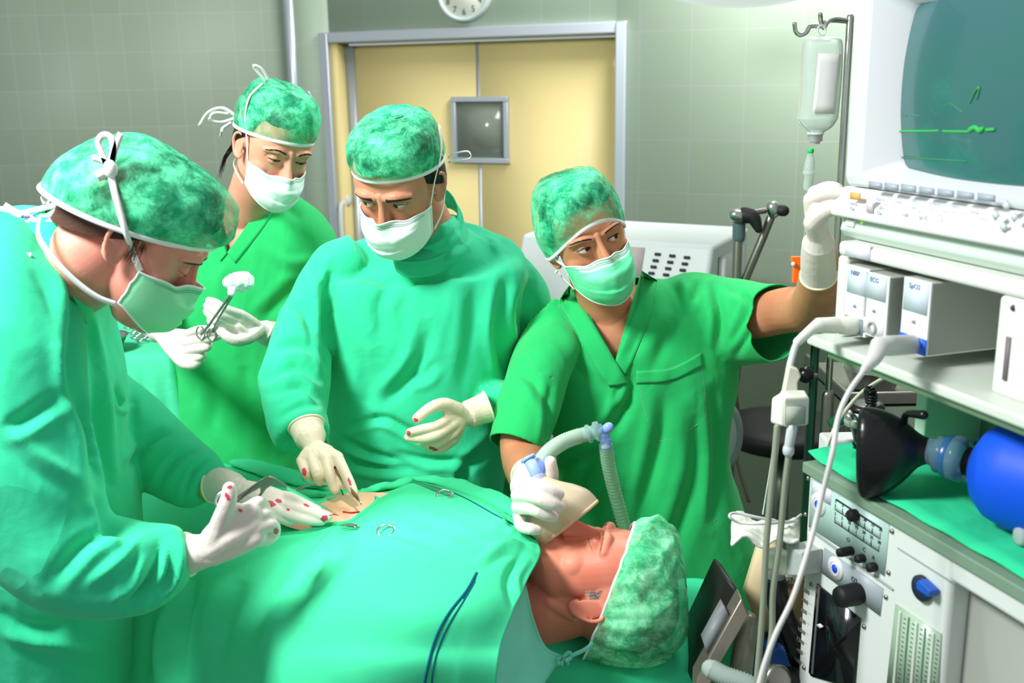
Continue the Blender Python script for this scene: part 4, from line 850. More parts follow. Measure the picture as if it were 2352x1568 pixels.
def eyes(H, par, gaze, up, lo, closed=False, lashw=.05, skin=None, iris=IRIS):
    for sx in (-1, 1):
        c = H(sx * EYX, EYY, EYZ); u, l = (up, lo)
        def ap(t, z, R_=1.39):
            dx = t * 1.42; zz = z; y = EYY - math.sqrt(max(R_ ** 2 - dx * dx - zz * zz, .01)); return H(sx * (EYX + dx), y, EYZ + zz)
        ts = np.linspace(-1, 1, 15)
        if not closed:
            mb = MB(); ball(mb, c, ER * H.k, 16); e = obj('eyeball', mb, SCL, par)
            g = nrm(H.R @ nrm(gaze)); mb = MB(); th = [(math.cos(R(a)) * (ER + .015) * H.k, math.sin(R(a)) * (ER + .015) * H.k) for a in (29, 22, 14, 6, 0)]
            lathe(mb, c, g, [(ER * H.k * .8, th[0][1] * .9)] + th, 28, cap=False); obj('iris', mb, iris, e)
            mb = MB(); lathe(mb, c, g, [(math.cos(R(a)) * (ER + .03) * H.k, math.sin(R(a)) * (ER + .03) * H.k) for a in (12, 8, 4, 0)], 20, cap=False); obj('pupil', mb, PUP, e)
            mb = MB(); tube(mb, [ap(t, u * max(1 - t * t, 0) ** .7 + .12 * t) for t in ts], [lashw * H.k * (1.3 if abs(t) < .9 else .8) for t in ts], 6)
            if lashw > .045:
                for t in np.linspace(-.8, 1.0, 26):
                    p = ap(t, u * max(1 - t * t, 0) ** .7 + .12 * t); q = p + H.R @ (V3(sx * t * .25, -.38, .02 - .12)) * H.k; tube(mb, [p, q], [.022 * H.k, .008 * H.k], 4)
            obj('eyelashes', mb, LASH, par)
            mb = MB(); tube(mb, [ap(t, -l * max(1 - t * t, 0) ** .8 + .12 * t) for t in ts], [.055 * H.k] * 15, 6); obj('lower_lid', mb, skin, par)
        else:
            mb = MB(); tube(mb, [ap(t, -.5 + .42 * t * t, 1.385) for t in ts], [.02 * H.k] * 15, 6)
            for t in np.linspace(-.8, .9, 22): p = ap(t, -.5 + .42 * t * t, 1.385); tube(mb, [p, p + H.R @ V3(sx * t * .1, -.22, -.22) * H.k], [.016 * H.k, .006 * H.k], 4)
            obj('eyelashes', mb, mat('lash_grey', (140, 92, 76), .7), par)
def brows(H, V, F, par, m=BROW, thick=.28, n=150, arch=.35, ang=0, z0=2.0, ink=0, seed=1):
    T = BVHTree.FromPolygons([Vector(v) for v in V], [tuple(int(i) for i in f) for f in F]); rnd = np.random.RandomState(seed)
    d = Vector(H.R @ V3(0, 1, 0))
    for sx in (-1, 1):
        mb = MB()
        for i in range(n):
            t = rnd.rand(); x = 1.35 + 4.0 * t; z = z0 + arch * math.sin(np.pi * min(t * 1.15, 1)) + ang * t + (rnd.rand() - .5) * thick * 2 * (1 - .65 * t)
            z -= .55 * max(0, t - .7)
            def hit(x, z, off=.05):
                r = T.ray_cast(Vector(H(sx * x, -14, z)), d); 
                return None if r[0] is None else np.array(r[0]) - np.array(d) * off * H.k
            p = hit(x, z); q = hit(x + .42, z + (.26 * (1 - t) - .12 * t) * (1 if z < z0 + arch * .5 else .4), .1)
            if p is None or q is None: continue
            tube(mb, [p, (p + q) / 2 - np.array(d) * .04 * H.k, q], [.035 * H.k, .035 * H.k, .012 * H.k], 4, round_=False)
        obj('eyebrow', mb, m, par)
def dome(H, a, b, yc, zf, zb, top, e=.55, wr=.18, seed=0, nu=96, nv=34, puff=0, lean=(0, 0), tuck=.3, fl=0):
    G = []
    for i in range(nv + 1):
        t = i / nv; tt = t * 90; rho = max(math.cos(R(tt)), 0) ** e if t < 1 else 0; hh = math.sin(R(tt)) ** .95
        row = []
        for j in range(nu):
            ph = 2 * np.pi * j / nu; cx, sy = math.cos(ph), math.sin(ph)
            zr = zf + (zb - zf) * (1 + sy) / 2; zr += fl * (cx * cx)
            r = rho * (1 + .05 * puff * math.sin(min(t * 3.2, 1) * np.pi / 2)) * (1 - tuck * .1 * max(0, 1 - t * 10))
            nz = noise.noise((cx * 1.6 + seed, sy * 1.6, t * 3.1)) + .5 * noise.noise((cx * 4.5, sy * 4.5 + seed, t * 6)); nz2 = 1 - 2.4 * abs(noise.noise((cx * 2.3 + 5, sy * 2.3 + seed, t * 4.5)))
            r2 = r + (wr / a) * (nz * .9 + nz2 * .55) * min(1, t * 7) * (1 if t < .97 else .3)
            row.append((a * r2 * cx + lean[0] * hh, yc + b * r2 * sy + lean[1] * hh, zr + (top - zr) * hh * (1 + .02 * nz)))
        G.append(row)
    return np.array([H(np.array(r)) for r in G])
def cap_mat(name, col, dark, alo=.55, scl=1):
    m = D.materials.new(name); m.use_nodes = True; nt = m.node_tree; N = nt.nodes; L = nt.links; b = N['Principled BSDF']
    b.inputs['Roughness'].default_value = .8; b.inputs['Specular IOR Level'].default_value = .15
    tc = N.new('ShaderNodeTexCoord')
    n = N.new('ShaderNodeTexNoise'); n.inputs['Scale'].default_value = 34 * scl; n.inputs['Detail'].default_value = 12; n.inputs['Roughness'].default_value = .8; n.inputs['Distortion'].default_value = .35; L.new(tc.outputs['Object'], n.inputs[0])
    n2 = N.new('ShaderNodeTexNoise'); n2.inputs['Scale'].default_value = 14; n2.inputs['Detail'].default_value = 3; L.new(tc.outputs['Object'], n2.inputs[0])
    ad = N.new('ShaderNodeMath'); ad.operation = 'MULTIPLY_ADD'; L.new(n.outputs[0], ad.inputs[0]); ad.inputs[1].default_value = 1.0
    s2 = N.new('ShaderNodeMath'); s2.operation = 'MULTIPLY'; s2.inputs[1].default_value = 1.1; L.new(n2.outputs[0], s2.inputs[0]); L.new(s2.outputs[0], ad.inputs[2])
    rp = N.new('ShaderNodeMapRange'); rp.inputs[1].default_value = .82; rp.inputs[2].default_value = 1.2; rp.inputs[3].default_value = alo; rp.inputs[4].default_value = .97; L.new(ad.outputs[0], rp.inputs[0])
    L.new(rp.outputs[0], b.inputs['Alpha'])
    cr = N.new('ShaderNodeValToRGB'); cr.color_ramp.elements[0].position = .42; cr.color_ramp.elements[1].position = .62; cr.color_ramp.elements[0].color = srgb(dark) + (1,); cr.color_ramp.elements[1].color = srgb(col) + (1,)
    L.new(n.outputs[0], cr.inputs[0]); L.new(cr.outputs[0], b.inputs['Base Color'])
    bp = N.new('ShaderNodeBump'); bp.inputs['Strength'].default_value = .5; bp.inputs['Distance'].default_value = .004; L.new(n2.outputs[0], bp.inputs['Height']); L.new(bp.outputs[0], b.inputs['Normal'])
    return m
CAPM = cap_mat('cap_green', (116, 244, 184), (36, 180, 126), .28)
CAPP = cap_mat('cap_bouffant', (160, 252, 196), (60, 206, 136), .22, .8)
HAIRD = mat('hair_dark', (22, 14, 14), .5, spec=.3, bump=.6, bscale=120, bdist=.002, stretch=(1, 1, .25))
HAIRB = mat('hair_brown', (72, 46, 34), .55, spec=.3, bump=.6, bscale=120, bdist=.002)
HAIRG = mat('hair_grey', (120, 112, 106), .6, spec=.3, bump=.6, bscale=120, bdist=.002)
def put_dome(name, G, m, par, rim=None, rimr=.0028, rimm=None, solid=0):
    mb = MB(); gridf(mb, G, closed_u=True); o = obj(name, mb, m, par, solid=solid)
    if rim:
        mb = MB(); P = G[0]; c = P.mean(0); nr = P.shape[0]; up_ = nrm(G[-1].mean(0) - c)
        ro = []
        for i in range(nr):
            o_ = nrm(P[i] - c); o_ = nrm(o_ - np.dot(o_, up_) * up_); t = np.linspace(0, 2 * np.pi, 10, endpoint=False)
            ro.append(P[i] + np.outer(np.cos(t), o_) * rimr * .35 + np.outer(np.sin(t), up_) * rimr)
        rings(mb, ro, closed=True); obj(rim, mb, rimm or TIE, o)
    return o
def face_mask(H, par, m, w=6.7, zt=-1.7, zts=-2.6, zb=-12.4, zbs=-8.0, yn=-10.9, pro=1.0, seed=0, ys=-3.6):
    na, nb = 49, 33; G = []
    prof = spl([(0, yn), (.2, yn - 1.15 * pro), (.42, yn - 1.3 * pro), (.65, yn - .9 * pro), (.85, yn - .1), (1, yn + 1.9)], 8); pb = np.linspace(0, 1, len(prof))
    for i in range(nb):
        b = i / (nb - 1); yc = float(np.interp(b, prof[:, 0], prof[:, 1])); row = []
        for j in range(na):
            a = -1 + 2 * j / (na - 1); ca = math.cos(a * np.pi / 2); zc = zt + (zb - zt) * b; zs = zts + (zbs - zts) * b
            g = abs(a) ** 1.6; z = zc * (1 - g) + zs * g
            if b < .3: z += -.75 * math.exp(-((abs(a) - .42) / .2) ** 2) * (1 - b / .3)
            x = w * math.sin(a * 1.35) / math.sin(1.35) * (1 - .12 * b); y = ys + (yc - ys) * max(ca, 0) ** .72
            pl = ((b * 3.0 + .12) % 1.0); d = (.42 * (1 - pl) ** 1.0 - .12) * (1 - g) * (1 if .2 < b < .93 else .25)
            d += (.14 * noise.noise((a * 3 + seed, b * 4, seed)) + .1 * noise.noise((a * 8, b * 9 + seed, 2))) * min(1, .15 + b * 2.4)
            if b < .38:
                ax_ = abs(x); yh = -(8.8 * max(1 - (ax_ / 7.6) ** 2.6, 0) ** .6) - .38 - 2.5 * math.exp(-(x / 1.75) ** 2); wb = (1 - b / .38) ** 1.2 * (1 - a * a); y = y * (1 - wb) + min(yh, ys) * wb
            y -= d * 1.0; row.append(H(x, y, z))
        G.append(row)
    G = np.array(G); mb = MB(); gridf(mb, G); o = obj('face_mask', mb, m, par, solid=.0012)
    for nm, P in (('mask_binding', G[0]), ('mask_binding', G[-1]), ('mask_binding', G[:, 0]), ('mask_binding', G[:, -1])):
        mb = MB(); tube(mb, P + H.R @ V3(0, -.05, 0) * H.k, .0017 if nm else 0, 8); obj(nm, mb, mat('binding', (232, 246, 240), .8), o)
    for z in (2, 3):
        mb = MB(); tube(mb, G[z, 3:-3] + H.R @ V3(0, -.16, 0) * H.k, .0004, 5); obj('mask_seam', mb, mat('seam_green', (110, 170, 150), .8), o)
    return o, G
def strap(H, P, par, w=.6, m=TIE, name='mask_tie', hint=(0, 0, 1), world=False, th=.0008):
    mb = MB(); Q = [H(*p) for p in P] if not world else P; hv = H.R @ np.array(hint, float) if not world else hint
    ribbon(mb, Q, w * .01, th, hv, sub=6); return obj(name, mb, m, par)
def glove(name, par, wrist, fingers, m, palm=None, cuff=None, voxel=.0016, fr=(.0092, .0098, .0094, .0084), extra=None, thumb=None, rollm=None, pr=.0125, knit=None, stains=(), it=3):
    """fingers: lists of world points MCP, PIP, DIP, TIP; wrist: list of (centre, radius); cuff: (centre line from wrist outwards, radii)"""
    mb = MB(); w0 = np.asarray(wrist[0]); 
    for i, f in enumerate(fingers):
        f = np.asarray(f, float); r = fr[i] if i < len(fr) else .0085
        tube(mb, f, [r * 1.12] + [r * 1.03] * (len(f) - 2) + [r * .86], 14, sub=4)
        tube(mb, [w0 * .75 + f[0] * .25, w0 * .35 + f[0] * .65, f[0]], [pr * 1.05, pr, r * 1.2], 12)
    for i in range(len(fingers) - 1):
        a, b = np.asarray(fingers[i][0]), np.asarray(fingers[i + 1][0]); q = (a + b) / 2; tube(mb, [w0 * .5 + q * .5, w0 * .12 + q * .88], [pr * 1.1, pr * .85], 12)
    if thumb is not None:
        t = np.asarray(thumb, float); tube(mb, t, [.0145, .0125, .0108, .0095][:len(t)] if len(t) <= 4 else None, 14, sub=4); tube(mb, [w0, t[0]], [pr * 1.25, .0145], 12)
        tube(mb, [t[0], t[1] * .5 + np.asarray(fingers[0][0]) * .5], [.012, .008], 10)
    tube(mb, [p for p in cuff[0]], list(cuff[1]), 24, sub=4, round_=False)
    tube(mb, [w0, cuff[0][0]], [pr * 1.3, cuff[1][0] * .95], 16)
    for e in (extra or []): tube(mb, e[0], e[1], 12, sub=3)
    V, F = remesh(mb, voxel, it, .5)
    N = normals(V, F)
    o = obj(name, (V, F), m, par)
    c, r = cuff; c = np.asarray(c); ax = nrm(c[-1] - c[-2]); a, b = frame(ax); mb = MB()
    tube(mb, [c[-1] + (a * math.cos(t) + b * math.sin(t)) * r[-1] * 1.01 for t in np.linspace(0, 2 * np.pi, 28, endpoint=False)], .0021, 8, closed=True)
    obj('glove_roll', mb, rollm or CUFFROLL, o)
    if knit is not None:
        mb = MB(); tube(mb, [c[-1] - ax * .004, c[-1] + ax * .012], [r[-1] * .92, r[-1] * .98], 24, round_=False); obj('knit_cuff', mb, KNIT, par)
    T = BVHTree.FromPolygons([Vector(v) for v in V], [tuple(int(i) for i in f) for f in F])
    for (px, py, rw, rh, an) in stains:
        # dried smear lying on the glove, traced as an irregular patch
        mb = MB(); G = []; ok = True; rnd = np.random.RandomState(int(px + py))
        rays = []
        ph0 = rnd.rand() * 6
        for rr2 in (0.0001, .35, .7, 1.0):
            row = []
            for t in np.linspace(0, 2 * np.pi, 18, endpoint=False):
                q = rr2 * (1 + .12 * math.sin(2 * t + ph0) + .14 * math.sin(5 * t + 2 * ph0) + .08 * math.sin(9 * t)); x, y = rw * q * math.cos(t), rh * q * math.sin(t); x, y = x * math.cos(an) - y * math.sin(an), x * math.sin(an) + y * math.cos(an)
                d = nrm(ray(px + x, py + y)); h = T.ray_cast(Vector(CAM), Vector(d))
                if h[0] is None: ok = False; break
                row.append(np.array(h[0]) + np.array(h[1]) * .0004 * np.sign(-np.dot(d, np.array(h[1]))))
            if not ok: break
            G.append(row)
        if ok: gridf(mb, G, closed_u=True); obj('stain', mb, mat('stain_red', (214, 60, 84), .4), o)
    return o
def sk(name, col, col2): return mat(name, col, .48, spec=.35, var=col2, vscale=14, sss=.25, bump=.25, bscale=260, bdist=.0006)
SKIN_N = sk('skin_pale', (232, 172, 142), (224, 156, 130)); SKIN_C = sk('skin_tan', (214, 150, 118), (202, 136, 108)); SKIN_R = sk('skin_olive', (214, 150, 112), (202, 134, 98))
SKIN_S = sk('skin_pink', (232, 160, 140), (222, 142, 124)); SKIN_P = sk('skin_ruddy', (232, 150, 122), (222, 128, 104)); SKIN_B = sk('skin_belly', (238, 196, 160), (230, 182, 146))
# ------------------------------------------------------------------ garments traced as stacked cross sections
def ringset(L, sub=1):
    """L: (pxL, pyL, pxR, pyR, Y, thick) or with YL,YR ; returns centres, half width vectors, half depth vectors"""
    C = []; A = []; T = []
    for r in L:
        xl, yl, xr, yr, Y, th = r[:6]; Yl, Yr = (Y if not isinstance(Y, tuple) else Y) if isinstance(Y, tuple) else (Y, Y)
        a, b = W(xl, yl, Yl), W(xr, yr, Yr); C.append((a + b) / 2); A.append((b - a) / 2); T.append(th)
    C = np.array(C); B = []
    for i in range(len(C)):
        t = nrm(C[min(i + 1, len(C) - 1)] - C[max(i - 1, 0)]); b = np.cross(t, nrm(A[i])); b = nrm(b); B.append(b * T[i])
    return C, A, B
def seg(mb, L, e=2.2, n=36, sub=4): C, A, B = ringset(L); loft(mb, C, A, B, n=n, e=e, sub=sub)
def finish(name, V, F, m, par, solid=0): return obj(name, (V, F), m, par, solid=solid)
def legs(par, x, y, zt, m, shoe, facing, gap=.11, r=.085):
    """trousers and shoes, hidden behind the table but standing on the floor"""
    f = nrm(facing); s = nrm(np.cross(f, UZ))
    for q in (-1, 1):
        mb = MB(); b = V3(x, y, 0) + s * q * gap; tube(mb, [b + V3(0, 0, zt), b + V3(0, 0, .5), b + V3(0, 0, .1)], [r * 1.15, r * .9, r * .75], 20, sub=3); obj('trouser_leg', mb, m, par)
        mb = MB(); c = b + f * .06; loft(mb, [c + V3(0, 0, .0), c + V3(0, 0, .02), c + V3(0, 0, .06), c - f * .03 + V3(0, 0, .095)], [s * .045, s * .048, s * .045, s * .035], [f * .13, f * .135, f * .12, f * .07], n=24); obj('shoe', mb, shoe, par)
SHOE = mat('shoe_white', (210, 212, 208), .5)

# ================================================================== surgeon in the middle
C = thing('person', 'man in teal gown and white mask standing behind the table in the centre', 'person', W(960, 1000, 2.15) * V3(1, 1, 0))
HC = Head(W(922, 416, 1.98), yaw=-22, pitch=27, roll=3, k=1.0)
mb = MB(); head_prims(mb, HC, fem=False, jaw=1.08)
nb = W(1000, 585, 2.09); tube(mb, [HC(0, 1.5, -3), HC(0, 2.5, -8), nb, nb + V3(0, .01, -.08)], [.052, .058, .062, .09], 48, sub=4)
V, F = remesh(mb, .0017, 7); V = eye_sculpt(V, HC, .46, .36)
body = obj('body', (V, F), SKIN_C, C); eyes(HC, C, (-.62, -1, .02), .46, .36, lashw=.035, skin=SKIN_C, iris=mat('iris_green', (86, 90, 60), .12, spec=.6))
brows(HC, V, F, C, thick=.46, n=420, arch=.14, ang=.05, z0=1.75)
put_dome('hair', dome(HC, 7.9, 9.75, .9, 6.6, -3.2, 12.2, .5, .1, 3, fl=-2.2), HAIRD, C)
cp = put_dome('surgical_cap', dome(HC, 8.5, 10.2, .6, 5.7, 1.6, 12.4, .33, .32, 11, puff=.4), CAPM, C, 'cap_band', .0042)
fm_, G = face_mask(HC, C, MASKW, w=7.1, seed=3, zt=-1.9, zb=-11.6, zbs=-8.2)
for sx in (-1, 1):
    strap(HC, [(sx * 7.0, -3.6, -2.6), (sx * 7.75, -1.5, 1.5), (sx * 8.75, 1.5, 6.0), (sx * 7.6, 5, 9.5)], C, .55, hint=(0, 1, 0))
    strap(HC, [(sx * 6.6, -3.4, -8.0), (sx * 7.3, -.5, -6.2), (sx * 7.6, 1.8, -3.2), (sx * 6.6, 6, -1.5), (sx * 2, 9.8, -1)], C, .45)
strap(HC, [(8.0, 5.0, 1.6), (10.2, 6.2, 1.4), (12.0, 6.4, 2.0), (11.6, 6.6, 3.2), (9.2, 6.0, 3.0), (7.8, 5.4, 2.4)], C, .35, name='cap_tie')
# gown
mb = MB()
seg(mb, [(938, 520, 1046, 498, 2.08, .07), (918, 575, 1078, 540, 2.08, .085), (830, 600, 1130, 560, 2.09, .10), (740, 610, 1205, 590, 2.10, .125), (712, 680, 1212, 680, 2.11, .145), (735, 770, 1188, 770, 2.11, .15), (752, 860, 1170, 860, 2.11, .15), (758, 960, 1163, 960, 2.11, .15), (762, 1060, 1162, 1060, 2.11, .155), (765, 1160, 1165, 1160, 2.11, .155), (760, 1500, 1175, 1500, 2.11, .16), (730, 2600, 1200, 2600, 2.11, .18)], e=2.5)
seg(mb, [(800, 540, 850, 620, 2.11, .06), (738, 570, 790, 690, 2.10, .075), (680, 640, 770, 700, 2.07, .075), (652, 720, 762, 740, 2.03, .072), (618, 800, 760, 800, 1.98, .07), (600, 880, 756, 872, 1.92, .068), (606, 950, 745, 930, 1.86, .062), (628, 1000, 742, 950, 1.82, .056), (648, 1040, 746, 968, 1.79, .046)], e=2.1)
seg(mb, [(1120, 540, 1090, 640, 2.11, .06), (1195, 580, 1140, 690, 2.14, .075), (1250, 650, 1160, 720, 2.16, .075), (1272, 740, 1168, 780, 2.17, .07), (1285, 830, 1175, 850, 2.17, .068), (1290, 905, 1190, 900, 2.16, .06)], e=2.1)
seg(mb, [(1250, 840, 1235, 965, 2.14, .055), (1190, 868, 1185, 985, 2.06, .05), (1150, 880, 1152, 972, 1.98, .042), (1120, 900, 1135, 960, 1.94, .036)], e=2.1)
V, F = remesh(mb, .0052, 7); V = wrinkle(V, F, .0035, (7, 7, 4), .0014, 26, 1)
V = folds(V, F, [([(985, 760), (965, 830), (930, 880), (880, 930)], -.012, 22), ([(1095, 640), (1085, 760), (1060, 900)], -.006, 24), ([(880, 770), (870, 700), (905, 640)], -.005, 22), ([(820, 800), (850, 900), (840, 930)], -.006, 26),
                 ([(1165, 640), (1150, 760), (1165, 860)], -.014, 20), ([(762, 620), (752, 700), (760, 860)], -.016, 18), ([(790, 1010), (850, 1040), (940, 1065)], -.010, 12), ([(800, 980), (880, 960), (960, 1000), (1010, 1020)], -.008, 12), ([(800, 1060), (880, 1075), (970, 1075)], -.007, 14),
                 ([(905, 1040), (1000, 1058), (1100, 1052)], -.007, 13), ([(1150, 1010), (1080, 1070), (1060, 1120)], -.009, 18), ([(940, 870), (975, 860), (1000, 830)], -.006, 16),
                 ([(610, 870), (680, 840), (745, 880)], -.010, 14), ([(620, 905), (690, 885), (740, 920)], -.009, 12), ([(628, 800), (690, 790), (748, 820)], -.007, 16), ([(655, 690), (700, 720), (735, 790)], -.008, 16), ([(640, 960), (690, 930), (735, 930)], -.008, 12), ([(645, 1020), (680, 985), (720, 965)], -.006, 9),
                 ([(1225, 640), (1200, 720), (1215, 800)], -.010, 18), ([(720, 600), (745, 680)], -.006, 16), ([(930, 600), (1010, 590), (1080, 540)], -.006, 12), ([(915, 575), (1000, 560), (1062, 500)], .004, 8)])
gown = finish('gown', V, F, GOWN, C)
mb = MB(); cR = [W(x, y, Y) for x, y, Y in ((905, 590, 1.99), (950, 603, 1.985), (1010, 590, 2.0), (1050, 552, 2.03), (1060, 502, 2.08), (1036, 460, 2.13), (996, 452, 2.15), (940, 470, 2.16), (905, 530, 2.08))]
tube(mb, cR, .003, 10, sub=5, closed=True)
cA = spl(cR, 6, True); up_c = V3(-.01, .012, .03); gg = [cA - up_c * .8 + (cA - cA.mean(0)) * .04, cA, cA + up_c * .7 + (cA - cA.mean(0)) * -.02]; gridf(mb, np.array(gg), closed_u=True); obj('gown_collar', mb, GOWN, C, solid=.003)
w_ = lambda *L: [W(*p) for p in L]
glove('glove', C, w_((722, 1028, 1.735)), [w_((775, 1050, 1.70), (792, 1085, 1.675), (804, 1112, 1.655), (813, 1132, 1.64)), w_((748, 1052, 1.70), (757, 1090, 1.68), (765, 1112, 1.675), (769, 1124, 1.67)), w_((718, 1056, 1.705), (727, 1084, 1.68), (733, 1100, 1.685), (735, 1106, 1.70)), w_((693, 1058, 1.715), (700, 1080, 1.69), (708, 1094, 1.695), (712, 1098, 1.71))], GLOVEC,
      cuff=(w_((715, 1008, 1.75), (708, 992, 1.765), (704, 978, 1.775)), [.0275, .029, .0315]), thumb=w_((752, 1040, 1.72), (770, 1068, 1.71), (782, 1094, 1.69), (790, 1112, 1.675)), knit=None,
      stains=((699, 1083, 5, 9, -.3), (814, 1130, 6, 12, -.3), (731, 1104, 9, 4, 0), (750, 1112, 5, 4, 0), (803, 1106, 3, 9, -.4)))
glove('glove', C, w_((1062, 958, 1.885)), [w_((1030, 962, 1.855), (1003, 978, 1.82), (968, 986, 1.81), (942, 992, 1.805)), w_((1035, 978, 1.85), (1005, 998, 1.815), (970, 1006, 1.81), (938, 1004, 1.81)), w_((1040, 995, 1.855), (1008, 1016, 1.83), (985, 1020, 1.83), (965, 1014, 1.84)), w_((1042, 1010, 1.865), (1015, 1030, 1.85), (995, 1030, 1.85), (980, 1024, 1.86))], GLOVEC,
      cuff=(w_((1075, 952, 1.895), (1098, 943, 1.905), (1122, 934, 1.91)), [.0270, .028, .0310]), thumb=w_((1050, 940, 1.87), (1020, 928, 1.85), (990, 936, 1.83), (958, 960, 1.82)),
      stains=((955, 964, 6, 4, .8), (939, 994, 4, 6, 0), (934, 1007, 5, 4, 0), (995, 1030, 10, 4, .3)))
legs(C, C.location[0] + .02, 2.13, .85, mat('trouser_green', (24, 150, 90), .85), SHOE, (0, -1, 0))
def tree(V, F): return BVHTree.FromPolygons([Vector(v) for v in V], [tuple(int(i) for i in f) for f in F])
def onsurf(T, px, py, off=.002, back=None):
    d = Vector(nrm(ray(px, py))); h = T.ray_cast(Vector(CAM), d)
    if h[0] is None: return W(px, py, back) if back else None
    n = np.array(h[1]); n = n * -np.sign(np.dot(n, np.array(d))); return np.array(h[0]) + n * off
def seam(name, T, pts, par, m, r=.0012, off=.0004, sub=5):
    P = spl(np.array(pts, float), sub) if len(pts) > 2 else spl(np.array(pts, float), 10); Q = [onsurf(T, *p, off) for p in P]; Q = [q for q in Q if q is not None]
    if len(Q) < 3: return
    mb = MB(); tube(mb, Q, r, 6); return obj(name, mb, m, par)
def patch(name, T, A, B, par, m, off=.003, n=30, k=6, th=.002, back=None):
    A = spl(np.array(A, float), 8); B = spl(np.array(B, float), 8); f = lambda P, t: np.array([np.interp(t, np.linspace(0, 1, len(P)), P[:, 0]), np.interp(t, np.linspace(0, 1, len(P)), P[:, 1])])
    G = []
    for i in range(n):
        a, b = f(A, i / (n - 1)), f(B, i / (n - 1)); row = []
        for j in range(k):
            p = a + (b - a) * j / (k - 1); q = onsurf(T, p[0], p[1], off, back); row.append(q if q is not None else (row[-1] if row else (G[-1][0] if G else W(p[0], p[1], 2))))
        G.append(row)
    mb = MB(); gridf(mb, G); return obj(name, mb, m, par, solid=th)
def vcut(V, F, L, tip, Rr, yc):
    """open a V neck: L left top, tip, Rr right top in the picture"""
    c = CAM; rl, rt, rr_ = ray(*L), ray(*tip), ray(*Rr)
    n1 = nrm(np.cross(rl, rt)); n2 = nrm(np.cross(rt, rr_))
    mid = ray((L[0] + Rr[0]) / 2, (L[1] + Rr[1]) / 2)
    if np.dot(n1, mid) < 0: n1 = -n1
    if np.dot(n2, mid) < 0: n2 = -n2
    return cut(V, F, [(c, n1), (c, n2), ((0, yc, 0), (0, -1, 0))])
# ================================================================== woman on the left, in green scrubs
N_ = thing('person', 'woman in green scrubs and white mask at the back left holding a gauze swab', 'person', W(550, 1000, 2.45) * V3(1, 1, 0))
HN = Head(W(624, 334, 2.27), yaw=37, pitch=23, roll=10, k=.97)
mb = MB(); head_prims(mb, HN, fem=True, jaw=.95)
nb = W(560, 520, 2.40); tube(mb, [HN(0, 1.5, -3), HN(0, 2.6, -8), nb, nb + V3(0, .01, -.06)], [.046, .048, .056, .08], 48, sub=4)
seg(mb, [(510, 490, 640, 470, 2.42, .05), (470, 520, 690, 505, 2.42, .085), (440, 580, 720, 570, 2.42, .10), (430, 700, 715, 700, 2.42, .11)])
V, F = remesh(mb, .0018, 7); V = eye_sculpt(V, HN, .12, .34)
mb = MB(); tube(mb, w_((452, 590, 2.42), (395, 660, 2.36), (345, 700, 2.25), (360, 745, 2.2)), [.048, .042, .036, .027], 20, sub=4)
tube(mb, w_((735, 590, 2.42), (745, 700, 2.38), (700, 790, 2.28), (625, 765, 2.2)), [.048, .042, .036, .027], 20, sub=4); V2, F2 = remesh(mb, .004, 4)
mbx = MB(); mbx.add(V, F); mbx.add(V2, F2); obj('body', mbx, SKIN_N, N_)
eyes(HN, N_, (-.05, -1, -.55), .12, .34, lashw=.075, skin=SKIN_N); brows(HN, V, F, N_, thick=.2, n=190, arch=.55, ang=.35, z0=1.95, seed=4)
put_dome('hair', dome(HN, 7.75, 9.6, .9, 8.2, -5.2, 12.0, .5, .1, 5, fl=-1.2), HAIRD, N_)
mb = MB(); rnd = np.random.RandomState(2)
for i in range(26):
    a = HN(-6.3 + rnd.rand() * .8, 4.2 + rnd.rand() * 2, -2.5 - rnd.rand()); b = HN(-7.4 + rnd.rand(), 5.0 + rnd.rand() * 1.5, -8 - rnd.rand() * 4); tube(mb, [a, (a + b) / 2 + HN.R @ V3(-.004, .004, 0), b], [.0007, .0006, .0003], 4, sub=3)
obj('loose_hair', mb, HAIRD, N_)
put_dome('surgical_cap', dome(HN, 8.6, 10.3, .6, 4.6, .8, 13.4, .42, .25, 21, puff=.6), CAPM, N_, 'cap_band', .0042)
fm_, G = face_mask(HN, N_, MASKW, w=6.6, seed=7, zt=-2.6, zts=-2.8, zb=-11.7, zbs=-8.0, pro=1.05)
for sx in (-1, 1):
    strap(HN, [(sx * 6.6, -3.6, -2.8), (sx * 7.5, -2.4, 1.5), (sx * 8.6, -1.2, 6.0), (sx * 8.2, 0, 10.2), (sx * 5.6, 1, 13.2)], N_, .6, hint=(0, 1, 0))
    strap(HN, [(sx * 6.2, -3.4, -8.2), (sx * 6.4, .5, -7.2), (sx * 5.6, 4, -6.4), (sx * 2, 7.6, -5.8)], N_, .45)
strap(HN, [(-4.5, 1, 13.6), (-7.6, 1.5, 15.8), (-8.2, 1.5, 16.6), (-6.4, 1.2, 16.2), (-4.2, 1, 14.0)], N_, .6, name='bow')
strap(HN, [(-5.5, 8.2, 2.5), (-8.5, 9.5, 3.4), (-11.2, 10, 1.8), (-12.4, 10.2, -1.6)], N_, .75, name='cap_tie'); strap(HN, [(-5.5, 8.2, 2.2), (-8.0, 9.4, .2), (-10.6, 10, .2), (-10.0, 9.6, 2.0), (-7, 8.8, 2.6)], N_, .65, name='cap_tie')
strap(HN, [(-6.4, 8, 1.0), (-7.8, 8.6, -1.0), (-7.6, 8.8, -3.0)], N_, .65, name='cap_tie')
mb = MB()
